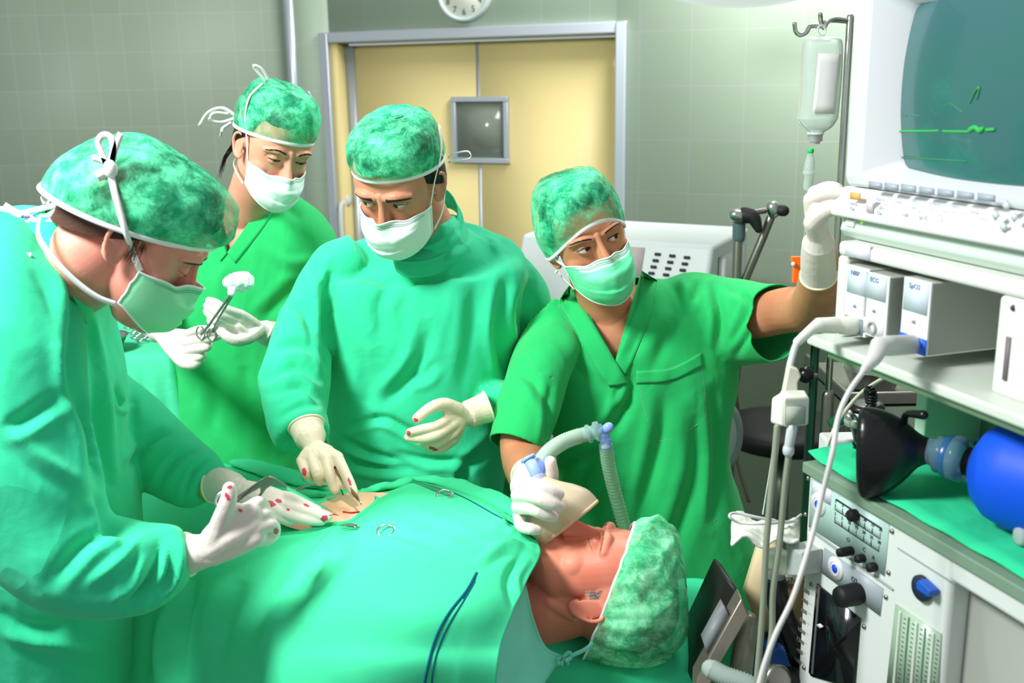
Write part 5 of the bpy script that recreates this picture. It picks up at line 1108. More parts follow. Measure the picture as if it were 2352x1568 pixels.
seg(mb, [(520, 462, 640, 440, 2.43, .055), (475, 495, 690, 462, 2.43, .085), (430, 540, 748, 515, 2.43, .115), (405, 600, 752, 590, 2.43, .13), (398, 700, 735, 700, 2.43, .135), (392, 800, 700, 800, 2.43, .135), (380, 900, 700, 900, 2.43, .14), (368, 1000, 705, 1000, 2.43, .145), (362, 1080, 710, 1080, 2.43, .15), (355, 1250, 715, 1250, 2.43, .15)], e=2.5)
seg(mb, [(500, 480, 440, 600, 2.43, .07), (440, 520, 400, 650, 2.42, .075), (400, 580, 372, 660, 2.4, .07), (372, 640, 350, 690, 2.37, .058)])
seg(mb, [(690, 480, 700, 600, 2.43, .07), (758, 530, 690, 600, 2.43, .075), (772, 620, 690, 660, 2.42, .07), (778, 700, 695, 715, 2.4, .064)])
V, F = remesh(mb, .0052, 7); V = wrinkle(V, F, .0028, (7, 7, 4), .0012, 24, 9)
V = folds(V, F, [([(700, 640), (640, 700), (600, 740)], -.007, 22), ([(540, 620), (525, 660), (530, 720)], -.004, 18), ([(480, 850), (500, 920), (480, 1000)], -.006, 26), ([(560, 840), (575, 920)], -.005, 26), ([(660, 800), (640, 900), (650, 1000)], -.007, 22), ([(400, 850), (395, 950), (410, 1040)], -.008, 16), ([(650, 470), (690, 500)], -.004, 16), ([(600, 560), (660, 600), (720, 590)], .004, 18)])
TN = tree(V, F)
V, F = vcut(V, F, (497, 470), (523, 582), (612, 470), 2.45); finish('scrub_top', V, F, SCRUB, N_, .0025)
patch('neck_band', TN, [(612, 466), (570, 515), (523, 580)], [(640, 470), (596, 535), (541, 604)], N_, SCRUB); patch('neck_band', TN, [(497, 478), (508, 530), (523, 582)], [(478, 490), (488, 545), (508, 600)], N_, SCRUB, .004)
SEAM = mat('seam_green', (18, 150, 84), .9)
seam('seam', TN, [(396, 900), (405, 960), (412, 1060)], N_, mat('seam_dark', (14, 110, 62), .9), .001); seam('pocket_edge', TN, [(578, 945), (576, 1020), (575, 1070)], N_, SEAM, .0012); seam('pocket_edge', TN, [(578, 946), (600, 943), (640, 950)], N_, SEAM, .0012)
glove('glove', N_, w_((372, 770, 2.165)), [w_((428, 768, 2.12), (455, 758, 2.09), (470, 757, 2.08), (484, 759, 2.075)), w_((432, 786, 2.11), (465, 780, 2.08), (484, 776, 2.075), (500, 772, 2.075)), w_((430, 804, 2.11), (458, 800, 2.08), (474, 797, 2.075), (480, 790, 2.09)), w_((422, 818, 2.12), (448, 822, 2.09), (463, 817, 2.085), (466, 808, 2.10))], GLOVE,
      cuff=(w_((368, 764, 2.175), (362, 757, 2.19), (360, 748, 2.20)), [.024, .0255, .028]), thumb=w_((392, 800, 2.13), (420, 832, 2.10), (445, 836, 2.09), (460, 826, 2.09)), rollm=mat('roll_white', (232, 230, 222), .45), pr=.0135)
glove('glove', N_, w_((595, 755, 2.145)), [w_((552, 722, 2.10), (514, 708, 2.07), (495, 696, 2.07), (480, 690, 2.075)), w_((543, 736, 2.095), (506, 722, 2.065), (490, 710, 2.07), (476, 702, 2.08)), w_((538, 752, 2.09), (504, 742, 2.065), (488, 728, 2.07), (475, 715, 2.08)), w_((535, 768, 2.09), (506, 760, 2.07), (492, 748, 2.075), (482, 736, 2.08))], GLOVE,
      cuff=(w_((603, 760, 2.155), (614, 766, 2.165), (628, 771, 2.18)), [.0255, .026, .0275]), thumb=w_((570, 775, 2.10), (545, 782, 2.07), (525, 775, 2.06), (508, 762, 2.06)), rollm=mat('roll_white', (232, 230, 222), .45), pr=.0135)
legs(N_, N_.location[0], 2.45, .95, MATS['trouser_green'], SHOE, (0, -1, 0))
# gauze holder in her hands
gh = thing('gauze_holder', 'steel ring forceps with a white gauze swab held by the back left woman', 'surgical instrument', W(500, 720, 2.05))
mb = MB(); tube(mb, w_((463, 768, 2.06), (482, 744, 2.05), (520, 690, 2.03), (542, 660, 2.03)), .0028, 8); tube(mb, w_((488, 762, 2.062), (500, 735, 2.055), (528, 688, 2.03), (545, 662, 2.03)), .0024, 8); obj('shaft', mb, STEEL, gh)
for cx, cy in ((461, 764), (486, 768)):
    mb = MB(); c = W(cx, cy, 2.065); tube(mb, [c + V3(math.cos(t) * .0085, 0, math.sin(t) * .013) for t in np.linspace(0, 2 * np.pi, 20, endpoint=False)], .0016, 8, closed=True); obj('finger_ring', mb, STEEL, gh)
mb = MB(); tube(mb, w_((526, 648, 2.03), (545, 643, 2.03), (565, 641, 2.03), (570, 650, 2.03)), [.0125, .015, .014, .012], 16, sub=3); tube(mb, w_((540, 650, 2.03), (531, 672, 2.025)), [.010, .0085], 14); ell(mb, W(555, 655, 2.035), np.eye(3) * .014); V, F = remesh(mb, .002, 5); V = wrinkle(V, F, .0012, (60, 60, 60), .0008, 120); obj('gauze_swab', (V, F), mat('gauze_white', (244, 246, 246), .9, sheen=.2), gh)

# ================================================================== woman on the right, in green scrubs
Rw = thing('person', 'woman in green scrubs and green mask at the right reaching to the monitor', 'person', W(1480, 1300, 2.05) * V3(1, 1, 0))
HR = Head(W(1343, 545, 2.0), yaw=16, pitch=2, roll=-20, k=.96)
mb = MB(); head_prims(mb, HR, fem=True, jaw=.95)
nb = W(1400, 725, 2.07); tube(mb, [HR(0, 1.8, -3), HR(0, 2.6, -9), nb, nb + V3(0, .01, -.06)], [.047, .049, .055, .08], 48, sub=4)
seg(mb, [(1330, 690, 1480, 665, 2.09, .05), (1280, 730, 1560, 690, 2.10, .085), (1250, 800, 1620, 770, 2.10, .095), (1260, 900, 1640, 890, 2.10, .10)])
V, F = remesh(mb, .0018, 6); V = eye_sculpt(V, HR, .52, .42)
mb = MB(); tube(mb, w_((1212, 950, 1.90), (1198, 1000, 1.88), (1205, 1062, 1.83), (1214, 1120, 1.69)), [.034, .041, .042, .028], 20, sub=4)
tube(mb, w_((1690, 735, 2.06), (1740, 728, 2.04), (1800, 713, 1.98), (1862, 703, 1.87), (1885, 650, 1.70), (1884, 590, 1.60)), [.04, .043, .0445, .042, .037, .027], 20, sub=5); V2, F2 = remesh(mb, .0035, 5)
mbx = MB(); mbx.add(V, F); mbx.add(V2, F2); obj('body', mbx, SKIN_R, Rw)
eyes(HR, Rw, (.62, -1, .12), .52, .42, lashw=.06, skin=SKIN_R); brows(HR, V, F, Rw, thick=.17, n=150, arch=.3, ang=.5, z0=1.9, seed=6)
put_dome('hair', dome(HR, 7.75, 9.6, .9, 8.8, -3.5, 12.0, .5, .1, 5, fl=-2.8), HAIRD, Rw)
put_dome('surgical_cap', dome(HR, 8.7, 10.4, .6, 4.6, -.6, 13.6, .45, .35, 31, puff=.7, fl=-3.4), CAPM, Rw, 'cap_band', .0042)
fm_, G = face_mask(HR, Rw, MASKG, w=6.9, seed=12, zt=-2.0, zb=-12.6, zbs=-8.0, pro=1.1)
mb = MB(); gridf(mb, G[:6, 1:-1] + HR.R @ V3(0, -.1, 0) * .01); obj('mask_top_strip', mb, mat('mask_strip', (196, 248, 222), .8), fm_)
for sx in (-1, 1):
    strap(HR, [(sx * 6.8, -3.6, -2.6), (sx * 7.8, -1.6, -.8), (sx * 8.0, 1.5, 1.6), (sx * 6.8, 6, 4.2)], Rw, .6, hint=(0, .3, 1))
    strap(HR, [(sx * 6.4, -3.4, -8.0), (sx * 7.0, -.5, -6.2), (sx * 7.0, 2.5, -4.2), (sx * 4, 7.6, -3)], Rw, .4)
    mb = MB(); ball(mb, HR(sx * 7.95, -.35, -4.1), .0032, 10); obj('earring', mb, mat('pearl', (230, 224, 214), .2), Rw)
mb = MB()
seg(mb, [(1322, 672, 1468, 640, 2.11, .05), (1262, 720, 1560, 655, 2.11, .085), (1215, 775, 1640, 700, 2.11, .12), (1200, 850, 1690, 800, 2.11, .135), (1235, 930, 1682, 900, 2.11, .14), (1276, 1000, 1668, 1000, 2.11, .14), (1284, 1080, 1674, 1080, 2.11, .145), (1290, 1180, 1704, 1170, 2.11, .15), (1296, 1280, 1735, 1290, 2.11, .155), (1296, 1380, 1728, 1365, 2.11, .155)], e=2.4)
seg(mb, [(1310, 690, 1240, 800, 2.07, .06), (1225, 765, 1280, 860, 2.02, .075), (1178, 830, 1290, 900, 1.97, .075), (1150, 910, 1280, 955, 1.92, .07), (1135, 970, 1262, 1005, 1.89, .064), (1122, 1013, 1246, 1042, 1.87, .060)], e=2.15)
seg(mb, [(1500, 655, 1560, 800, 2.11, .07), (1590, 632, 1640, 850, 2.10, .09), (1660, 640, 1690, 835, 2.08, .085), (1720, 655, 1745, 828, 2.05, .08), (1786, 662, 1798, 822, 2.0, .075)], e=2.15)
V, F = remesh(mb, .005, 6); V = wrinkle(V, F, .0028, (7, 7, 4), .0012, 24, 17)
V = folds(V, F, [([(1452, 860), (1440, 930), (1400, 990), (1340, 1020)], -.013, 22), ([(1440, 880), (1425, 930)], .008, 12), ([(1530, 900), (1520, 1000), (1490, 1120), (1450, 1250)], -.010, 24), ([(1600, 950), (1600, 1080), (1560, 1220), (1530, 1320)], -.010, 26), ([(1440, 1120), (1420, 1200), (1390, 1280)], -.008, 24),
                 ([(1640, 900), (1650, 1050), (1640, 1200)], -.010, 18), ([(1360, 1060), (1330, 1130), (1300, 1220)], -.010, 20), ([(1400, 1030), (1320, 1060), (1290, 1090)], -.008, 16), ([(1480, 700), (1470, 760), (1440, 830)], -.005, 16), ([(1540, 660), (1545, 740), (1500, 850)], -.007, 22), ([(1640, 660), (1655, 720), (1650, 800)], -.010, 14), ([(1680, 660), (1720, 700), (1690, 780)], -.008, 12), ([(1760, 700), (1720, 770), (1690, 820)], -.006, 12),
                 ([(1180, 850), (1230, 880), (1262, 950)], -.007, 16), ([(1265, 880), (1262, 960), (1255, 1020)], -.008, 14), ([(1560, 640), (1580, 670), (1600, 720)], .006, 14), ([(1300, 760), (1350, 830), (1400, 870)], .004, 20), ([(1610, 640), (1590, 700)], -.006, 12)])
# open both sleeve ends
sl = W(1790, 742, 2.0); sd_ = nrm(W(1798, 742, 1.995) - W(1745, 742, 2.05)); s2 = W(1184, 1028, 1.87); sd2 = nrm(W(1184, 1028, 1.87) - W(1198, 988, 1.89))
V, F = cut(V, F, [(sl - sd_ * .008, sd_)]); V, F = cut(V, F, [(s2 - sd2 * .004, sd2), (W(1262, 1000, 2), V3(-1, 0, 0)), (V3(0, 1.97, 0), V3(0, -1, 0))])
TR2_ = tree(V, F)
V, F = vcut(V, F, (1308, 640), (1413, 828), (1474, 620), 2.12); finish('scrub_top', V, F, SCRUB, Rw, .0028)
patch('neck_band', TR2_, [(1474, 622), (1462, 700), (1413, 828)], [(1510, 640), (1490, 740), (1438, 862)], Rw, SCRUB, .003)
patch('neck_band', TR2_, [(1308, 655), (1345, 715), (1413, 828), (1441, 880)], [(1282, 700), (1320, 762), (1378, 855), (1398, 884)], Rw, SCRUB, .006)
for P in ([(1282, 700), (1320, 762), (1378, 855), (1392, 876)], [(1392, 882), (1440, 880)], [(1510, 640), (1490, 740), (1450, 850)], [(1608, 660), (1640, 760), (1690, 852)], [(1200, 800), (1240, 860), (1270, 940)]): seam('seam', TR2_, P, Rw, SEAM, .0013)
patch('pocket', TR2_, [(1462, 852), (1540, 845), (1608, 810)], [(1462, 880), (1540, 874), (1612, 840)], Rw, SCRUB, .003)
for P in ([(1462, 852), (1480, 940), (1498, 1000)], [(1498, 1000), (1511, 1014)], [(1511, 1014), (1560, 1000), (1615, 966)], [(1615, 966), (1622, 952)], [(1622, 952), (1616, 880), (1608, 810)], [(1462, 882), (1540, 876), (1612, 842)], [(1462, 852), (1540, 845), (1608, 810)]): seam('pocket_edge', TR2_, P, Rw, SEAM, .0013)
for P in ([(1580, 1235), (1650, 1190), (1700, 1160)], [(1672, 1340), (1705, 1310), (1718, 1280)]): seam('pocket_edge', TR2_, P, Rw, SEAM, .0013)
mb = MB(); seg(mb, [(1310, 1330, 1722, 1330, 2.1, .13), (1315, 1500, 1715, 1500, 2.1, .13), (1320, 1700, 1705, 1700, 2.1, .12)]); obj('trousers', mb, mat('trouser_green', (24, 150, 90), .85), Rw)
legs(Rw, W(1515, 1500, 2.1)[0], 2.1, .62, MATS['trouser_green'], SHOE, (0, -1, 0), r=.095)
glove('glove', Rw, w_((1208, 1128, 1.57)), [w_((1196, 1112, 1.50), (1230, 1112, 1.445), (1262, 1126, 1.435), (1284, 1135, 1.438)), w_((1190, 1138, 1.495), (1226, 1140, 1.435), (1262, 1154, 1.425), (1286, 1163, 1.43)), w_((1190, 1164, 1.50), (1222, 1168, 1.44), (1250, 1179, 1.432), (1271, 1187, 1.435)), w_((1192, 1186, 1.51), (1196, 1207, 1.465), (1216, 1214, 1.445), (1234, 1217, 1.445))], GLOVE,
      cuff=(w_((1210, 1118, 1.60), (1214, 1106, 1.65), (1216, 1094, 1.70)), [.028, .029, .031]), thumb=w_((1222, 1124, 1.56), (1254, 1120, 1.555), (1268, 1092, 1.55), (1264, 1060, 1.545)), rollm=mat('roll_white', (232, 230, 222), .45), fr=(.0098, .0102, .0098, .0088))
glove('glove', Rw, w_((1880, 540, 1.545)), [w_((1862, 458, 1.52), (1893, 446, 1.50), (1922, 444, 1.49), (1944, 447, 1.485)), w_((1872, 444, 1.54), (1900, 432, 1.53), (1922, 436, 1.52), (1934, 448, 1.52)), w_((1882, 450, 1.56), (1905, 440, 1.56), (1925, 446, 1.55), (1938, 458, 1.54)), w_((1880, 480, 1.57), (1905, 470, 1.57), (1925, 480, 1.56), (1936, 490, 1.55))], GLOVE,
      cuff=(w_((1880, 556, 1.555), (1879, 590, 1.58), (1880, 632, 1.61)), [.024, .026, .0275]), thumb=w_((1868, 510, 1.52), (1890, 488, 1.50), (1912, 478, 1.49), (1926, 484, 1.485)), rollm=CUFFROLL, pr=.0135)
# ================================================================== surgeon on the left, bending over
S = thing('person', 'surgeon in teal gown bending in from the left and stitching with gloved hands', 'person', W(60, 1500, 1.5) * V3(1, 1, 0))
HS = Head(W(314, 536, 1.44), yaw=98, pitch=38, roll=0, k=.99)
mb = MB(); head_prims(mb, HS, fem=False, jaw=1.05)
nb = W(120, 640, 1.52); tube(mb, [HS(0, 1.5, -2), HS(0, 3.2, -7), W(185, 620, 1.50), nb], [.058, .060, .062, .075], 48, sub=4)
V, F = remesh(mb, .0017, 7); V = eye_sculpt(V, HS, .1, .1, closed=True)
obj('body', (V, F), SKIN_S, S); eyes(HS, S, (0, -1, -.6), .1, .1, closed=True); brows(HS, V, F, S, m=mat('brow_brown', (70, 44, 30), .7), thick=.3, n=160, arch=.1, z0=1.75)
put_dome('hair', dome(HS, 7.8, 9.75, .9, 6.0, -4.6, 12.0, .5, .1, 5, fl=-1.0), HAIRB, S)
mb = MB(); rnd = np.random.RandomState(5)
for i in range(90):
    x = -7.2 * 1; a = HS(x - .35, -2.6 + rnd.rand() * 1.6, 1.5 - rnd.rand() * 3.2); b = a + HS.R @ V3(-.05, -.3 + .3 * rnd.rand(), -.7) * HS.k; tube(mb, [a, b], [.00045, .0002], 4, round_=False)
obj('sideburn', mb, HAIRB, S)
GS = dome(HS, 8.9, 12.2, 2.0, 4.6, -1.6, 12.5, .58, .34, 41, puff=.6, fl=-.6, lean=(0, -2.2)); put_dome('surgical_cap', GS, CAPM, S, 'cap_band', .0042)
mbt = MB(); gridf(mbt, GS, closed_u=True); mbt.add(V, F); TS = tree(*mbt.arr())
fm_, G = face_mask(HS, S, mat('mask_pale_green', (150, 236, 184), .85, spec=.1), w=6.9, seed=21, zt=-1.3, zb=-10.8, zbs=-8.0, pro=.85)
x_ = -1
PS = [HS(x_ * 6.9, -3.7, -2.4)] + [onsurf(TS, x, y, .0035, 1.36) for x, y in ((318, 606), (304, 570), (290, 530), (275, 480), (264, 435), (256, 395))]; mb = MB(); ribbon(mb, PS, .0085, .0012, (1, 0, -.3), sub=6); obj('mask_tie', mb, TIE, S); KY = PS[-1][1] - .004
strap(HS, [(x_ * 6.5, -3.6, -8.2), (x_ * 7.0, -1.2, -8.6), (x_ * 7.3, 1.6, -8.4), (x_ * 7.4, 5.2, -7.6), (x_ * 6.6, 9.2, -6.2), (x_ * 3, 11.2, -4.6)], S, .75, th=.0012)
Kn = HS(x_ * 6.8, 3.3, 14.2); 
def wstrap(P, w=.0075, hint=(1, 0, .3), name='tie_bow', par=S): mb = MB(); ribbon(mb, [W(*p) for p in P], w, .001, hint, sub=6); return obj(name, mb, TIE, par)
wstrap([(250, 388, KY), (232, 345, KY), (226, 325, KY), (238, 310, KY), (256, 318, KY), (260, 345, KY), (254, 385, KY)], .0085)
wstrap([(254, 390, KY), (264, 345, KY), (278, 306, KY)], .008); wstrap([(256, 380, KY), (236, 370, KY), (212, 362, KY)], .008); wstrap([(252, 392, KY), (236, 398, KY), (222, 406, KY)], .012)
mb = MB(); ell(mb, W(254, 388, KY), [V3(.009, 0, 0), V3(0, .007, 0), V3(0, 0, .012)]); obj('tie_knot', mb, TIE, S)
for P in ([(132, 470, 1.42), (90, 480, 1.44), (40, 492, 1.44), (-10, 500, 1.44)], [(136, 480, 1.42), (100, 500, 1.43), (60, 512, 1.43), (0, 500, 1.43)], [(134, 492, 1.42), (112, 510, 1.42), (92, 516, 1.42), (70, 500, 1.43), (40, 488, 1.44), (10, 470, 1.44)], [(106, 470, 1.41), (98, 448, 1.41), (104, 428, 1.41), (114, 446, 1.41), (108, 474, 1.41)],
          [(-10, 545, 1.38), (20, 570, 1.37), (45, 588, 1.365), (72, 586, 1.365)], [(-10, 480, 1.44), (20, 482, 1.43), (50, 498, 1.43)]): wstrap(P, .0075, (0, .3, 1), 'gown_tie')
mb = MB(); ribbon(mb, [W(*p) for p in [(18, 488, 1.435), (45, 497, 1.432), (80, 496, 1.43)]], .004, .0012, (0, .3, 1)); obj('purple_thread', mb, mat('purple', (120, 90, 210), .6), S)
mb = MB()
seg(mb, [(100, 500, 208, 676, 1.50, .075), (30, 500, 205, 705, 1.52, .10), (-70, 520, 214, 730, 1.54, .14), (-170, 620, 228, 790, 1.56, .17), (-220, 760, 255, 860, 1.56, .18), (-240, 900, 270, 940, 1.56, .18), (-240, 1060, 288, 1070, 1.56, .18), (-230, 1220, 302, 1220, 1.56, .18), (-230, 1400, 305, 1400, 1.56, .18), (-230, 1568, 300, 1568, 1.56, .18), (-230, 2600, 300, 2600, 1.56, .18)], e=2.4)
seg(mb, [(-90, 560, 110, 545, 1.46, .08), (-130, 680, 165, 660, 1.40, .085), (-140, 800, 182, 800, 1.35, .085), (-130, 950, 192, 950, 1.32, .08), (-110, 1080, 214, 1070, 1.30, .078), (-60, 1230, 226, 1160, 1.29, .076), (40, 1345, 240, 1195, 1.28, .07), (140, 1392, 275, 1210, 1.28, .066), (245, 1400, 325, 1216, 1.29, .062), (335, 1388, 375, 1215, 1.30, .056), (398, 1345, 405, 1218, 1.31, .048), (428, 1318, 416, 1222, 1.315, .036)], e=2.15, sub=5)
seg(mb, [(150, 860, 255, 780, 1.66, .07), (215, 1000, 275, 850, 1.68, .07), (270, 1070, 310, 890, 1.69, .066), (325, 1110, 368, 945, 1.68, .062), (385, 1140, 432, 1000, 1.67, .056), (435, 1160, 482, 1040, 1.66, .048), (466, 1152, 505, 1078, 1.645, .032)], e=2.1)
V, F = remesh(mb, .0048, 6); V = wrinkle(V, F, .0032, (7, 7, 5), .0013, 26, 27)
V = folds(V, F, [([(170, 640), (172, 760), (178, 880), (214, 1000), (224, 1130)], -.014, 26), ([(100, 600), (150, 700), (165, 800)], .006, 20), ([(10, 980), (60, 960), (150, 900)], -.008, 24), ([(0, 960), (80, 1040), (190, 1110)], .007, 26), ([(225, 1140), (250, 1200), (290, 1230)], -.010, 18),
                 ([(120, 1330), (200, 1240), (290, 1200)], -.010, 24), ([(200, 1340), (270, 1290), (330, 1230)], .006, 20), ([(300, 1390), (350, 1330), (372, 1230)], -.012, 16), ([(340, 1385), (385, 1320), (390, 1235)], -.010, 12), ([(255, 1380), (310, 1340), (335, 1240)], .005, 16), ([(372, 1370), (402, 1310), (405, 1240)], -.006, 9),
                 ([(215, 720), (245, 900), (265, 1100)], .006, 12), ([(190, 760), (225, 950), (250, 1150)], -.007, 24), ([(310, 900), (300, 970), (290, 1030)], -.006, 14), ([(400, 985), (340, 1020), (295, 1080)], -.008, 14), ([(455, 1025), (400, 1060), (360, 1120)], -.008, 13), ([(480, 1050), (440, 1090), (420, 1150)], -.006, 9), ([(265, 880), (280, 930), (300, 915)], -.007, 9),
                 ([(40, 1450), (120, 1480), (230, 1500)], .006, 26), ([(0, 1400), (60, 1440), (150, 1440)], -.008, 22), ([(120, 520), (160, 600), (200, 670)], .004, 10), ([(100, 530), (140, 610), (180, 680)], -.005, 10)])
finish('gown', V, F, GOWN, S)
mb = MB(); cR = [W(*p) for p in ((98, 500, 1.44), (130, 540, 1.41), (165, 600, 1.40), (195, 655, 1.42), (212, 690, 1.48), (205, 640, 1.55), (170, 560, 1.58), (130, 500, 1.56), (100, 480, 1.50))]; cA = spl(cR, 6, True); up_c = HS.R @ V3(0, 0, 1) * .02; gg = [cA - up_c * 1.2 + (cA - cA.mean(0)) * .22, cA + (cA - cA.mean(0)) * .06, cA + up_c * .35]; gridf(mb, np.array(gg), closed_u=True); obj('gown_collar', mb, GOWN, S, solid=.004)
glove('glove', S, w_((490, 1258, 1.30)), [w_((572, 1168, 1.31), (594, 1154, 1.32), (606, 1166, 1.345), (604, 1182, 1.36)), w_((585, 1190, 1.305), (611, 1182, 1.32), (618, 1198, 1.34), (608, 1212, 1.35)), w_((592, 1213, 1.30), (624, 1206, 1.315), (628, 1222, 1.335), (612, 1232, 1.34)), w_((588, 1238, 1.295), (612, 1240, 1.31), (628, 1228, 1.325), (634, 1217, 1.335))], GLOVE,
      cuff=(w_((478, 1262, 1.305), (456, 1268, 1.31), (430, 1273, 1.315)), [.0225, .0245, .0285]), thumb=w_((510, 1196, 1.29), (520, 1165, 1.285), (526, 1140, 1.285), (527, 1122, 1.287)), knit=1, pr=.0145, voxel=.0018, it=7,
      extra=[(w_((488, 1238, 1.30), (530, 1200, 1.30), (574, 1176, 1.305)), [.018, .020, .0150]), (w_((488, 1258, 1.30), (540, 1225, 1.298), (580, 1205, 1.302)), [.020, .0215, .0155]), (w_((488, 1272, 1.30), (540, 1252, 1.298), (588, 1234, 1.298)), [.017, .0165, .0135])], stains=((634, 1219, 5, 8, .1), (527, 1118, 6, 4, 0), (522, 1140, 5, 9, -.5), (552, 1172, 6, 3, .4)))
glove('glove', S, w_((535, 1118, 1.62)), [w_((650, 1178, 1.575), (688, 1188, 1.56), (718, 1193, 1.555), (738, 1196, 1.555)), w_((655, 1162, 1.585), (700, 1172, 1.565), (728, 1180, 1.558), (752, 1187, 1.555)), w_((655, 1148, 1.595), (690, 1154, 1.58), (712, 1162, 1.57), (728, 1168, 1.57)), w_((642, 1138, 1.605), (672, 1142, 1.59), (692, 1148, 1.58), (708, 1155, 1.58))], GLOVE,
      cuff=(w_((540, 1122, 1.62), (515, 1114, 1.63), (494, 1112, 1.64)), [.0250, .0275, .0300]), thumb=w_((575, 1150, 1.60), (610, 1172, 1.58), (640, 1186, 1.575), (665, 1194, 1.57)), knit=1, pr=.015,
      stains=((620, 1156, 12, 7, .2), (640, 1150, 8, 4, .1), (704, 1160, 8, 2.5, .4), (662, 1170, 4, 3, 0), (745, 1190, 8, 7, .2), (600, 1165, 5, 3, 0)))
legs(S, -.86, 1.56, .7, MATS['trouser_green'], SHOE, (1, 0, 0))
# needle holder with thread
nh = thing('needle_holder', 'steel needle holder with red suture thread on the left surgeons thumb', 'surgical instrument', W(620, 1110, 1.33))
mb = MB(); c = W(516, 1146, 1.287); u1 = nrm(W(540, 1140, 1.29) - c); tube(mb, [c + (u1 * math.cos(t) * .0125 + V3(0, .25, .95) * math.sin(t) * .0105) for t in np.linspace(0, 2 * np.pi, 22, endpoint=False)], .0021, 8, closed=True); obj('finger_ring', mb, STEEL, nh)
def plate(P, th, m, nm): mb = MB(); prism(mb, [W(*p) for p in P], (0, th, 0)); return obj(nm, mb, m, nh, bevel=.0006)
plate([(530, 1160, 1.30), (534, 1147, 1.30), (598, 1103, 1.33), (606, 1098, 1.33), (618, 1094, 1.335), (632, 1099, 1.34), (661, 1117, 1.36), (658, 1122, 1.36), (640, 1114, 1.345), (628, 1112, 1.34), (612, 1122, 1.335), (600, 1138, 1.33), (592, 1146, 1.33), (588, 1145, 1.33), (598, 1130, 1.33), (597, 1117, 1.33), (560, 1142, 1.31), (535, 1162, 1.30)], .004, STEELD, 'handle')
for d in (0, 3):
    mb = MB(); tube(mb, [W(658, 1118 + d, 1.36), W(720, 1150 + d * .8, 1.46), W(779, 1184, 1.56)], [.0017, .0015, .0008], 8); obj('jaw', mb, STEEL, nh)
mb = MB(); tube(mb, w_((779, 1184, 1.56), (768, 1182, 1.555), (756, 1183, 1.55), (750, 1190, 1.55), (742, 1196, 1.55)), .0005, 6, sub=4); obj('suture_thread', mb, BLOOD, nh)

# ================================================================== patient and drapes
P_ = thing('person', 'patient with closed eyes and puffy cap lying under the green drape', 'person', WZ(1360, 1380, .9))
HP = Head(W(1374, 1350, 1.47), k=1.0, fwd=(-.08, .14, .98), up=(.97, -.16, .06))
mb = MB(); head_prims(mb, HP, fem=False, nose=1.0, jaw=1.12)
nk = [HP(0, 1.0, -3), HP(0, 2.2, -8), HP(.6, 3.4, -13), HP(1, 5, -18)]; tube(mb, nk, [.060, .062, .068, .085], 28, sub=4)
for sx in (-1, 1): tube(mb, [HP(sx * 6.2, 2.2, -3), HP(sx * 4.6, -.4, -8.5), HP(sx * 2.0, -1.4, -15)], [.008, .010, .008], 12, sub=3)
ell(mb, HP(0, -3.2, -10.5), [HP.R[:, 0] * .01, HP.R[:, 1] * .018, HP.R[:, 2] * .014])
HA = lambda x, y, z: HP(x, y, z)
V, F = remesh(mb, .0018, 8); V = eye_sculpt(V, HP, .1, .1, closed=True)
# chest and belly below the drape
mb = MB(); seg_c = [(WZ(1200, 1420, .93), .12, .05), (WZ(1090, 1370, .93), .13, .08), (WZ(970, 1310, .93), .13, .085), (WZ(890, 1260, .93), .125, .075), (WZ(800, 1235, .925), .12, .06), (WZ(700, 1215, .92), .12, .05), (WZ(600, 1195, .91), .12, .04)]
axv = nrm(seg_c[-1][0] - seg_c[0][0]); sv = nrm(np.cross(axv, UZ)); loft(mb, [c for c, _, _ in seg_c], [sv * a for _, a, _ in seg_c], [UZ * b for _, _, b in seg_c], n=40, e=2.3, sub=5); V2, F2 = remesh(mb, .005, 5)
mbx = MB(); mbx.add(V, F); mbx.add(V2, F2); obj('body', mbx, SKIN_P, P_)
eyes(HP, P_, (0, -1, 0), .1, .1, closed=True); brows(HP, V, F, P_, m=mat('brow_sand', (150, 104, 78), .7), thick=.25, n=110, arch=.1, z0=1.7)
mb = MB(); rnd = np.random.RandomState(8)
for i in range(260):
    y, z = -1.9 + rnd.rand() * 2.2, 3.0 - rnd.rand() * 3.4; x0 = 6.9 + .12 * rnd.rand(); a = HP(x0 - .12 * max(0, -y - 1), y, z); b = a + HP.R @ V3(.02, .25 * rnd.randn() - .1, -.9) * .01; tube(mb, [a, b], [.0004, .0002], 4, round_=False)
obj('sideburn', mb, mat('hair_silver', (168, 152, 144), .6), P_)
put_dome('hair', dome(HP, 7.8, 9.75, .9, 7.5, -1.0, 12.1, .5, .1, 5), HAIRG, P_)
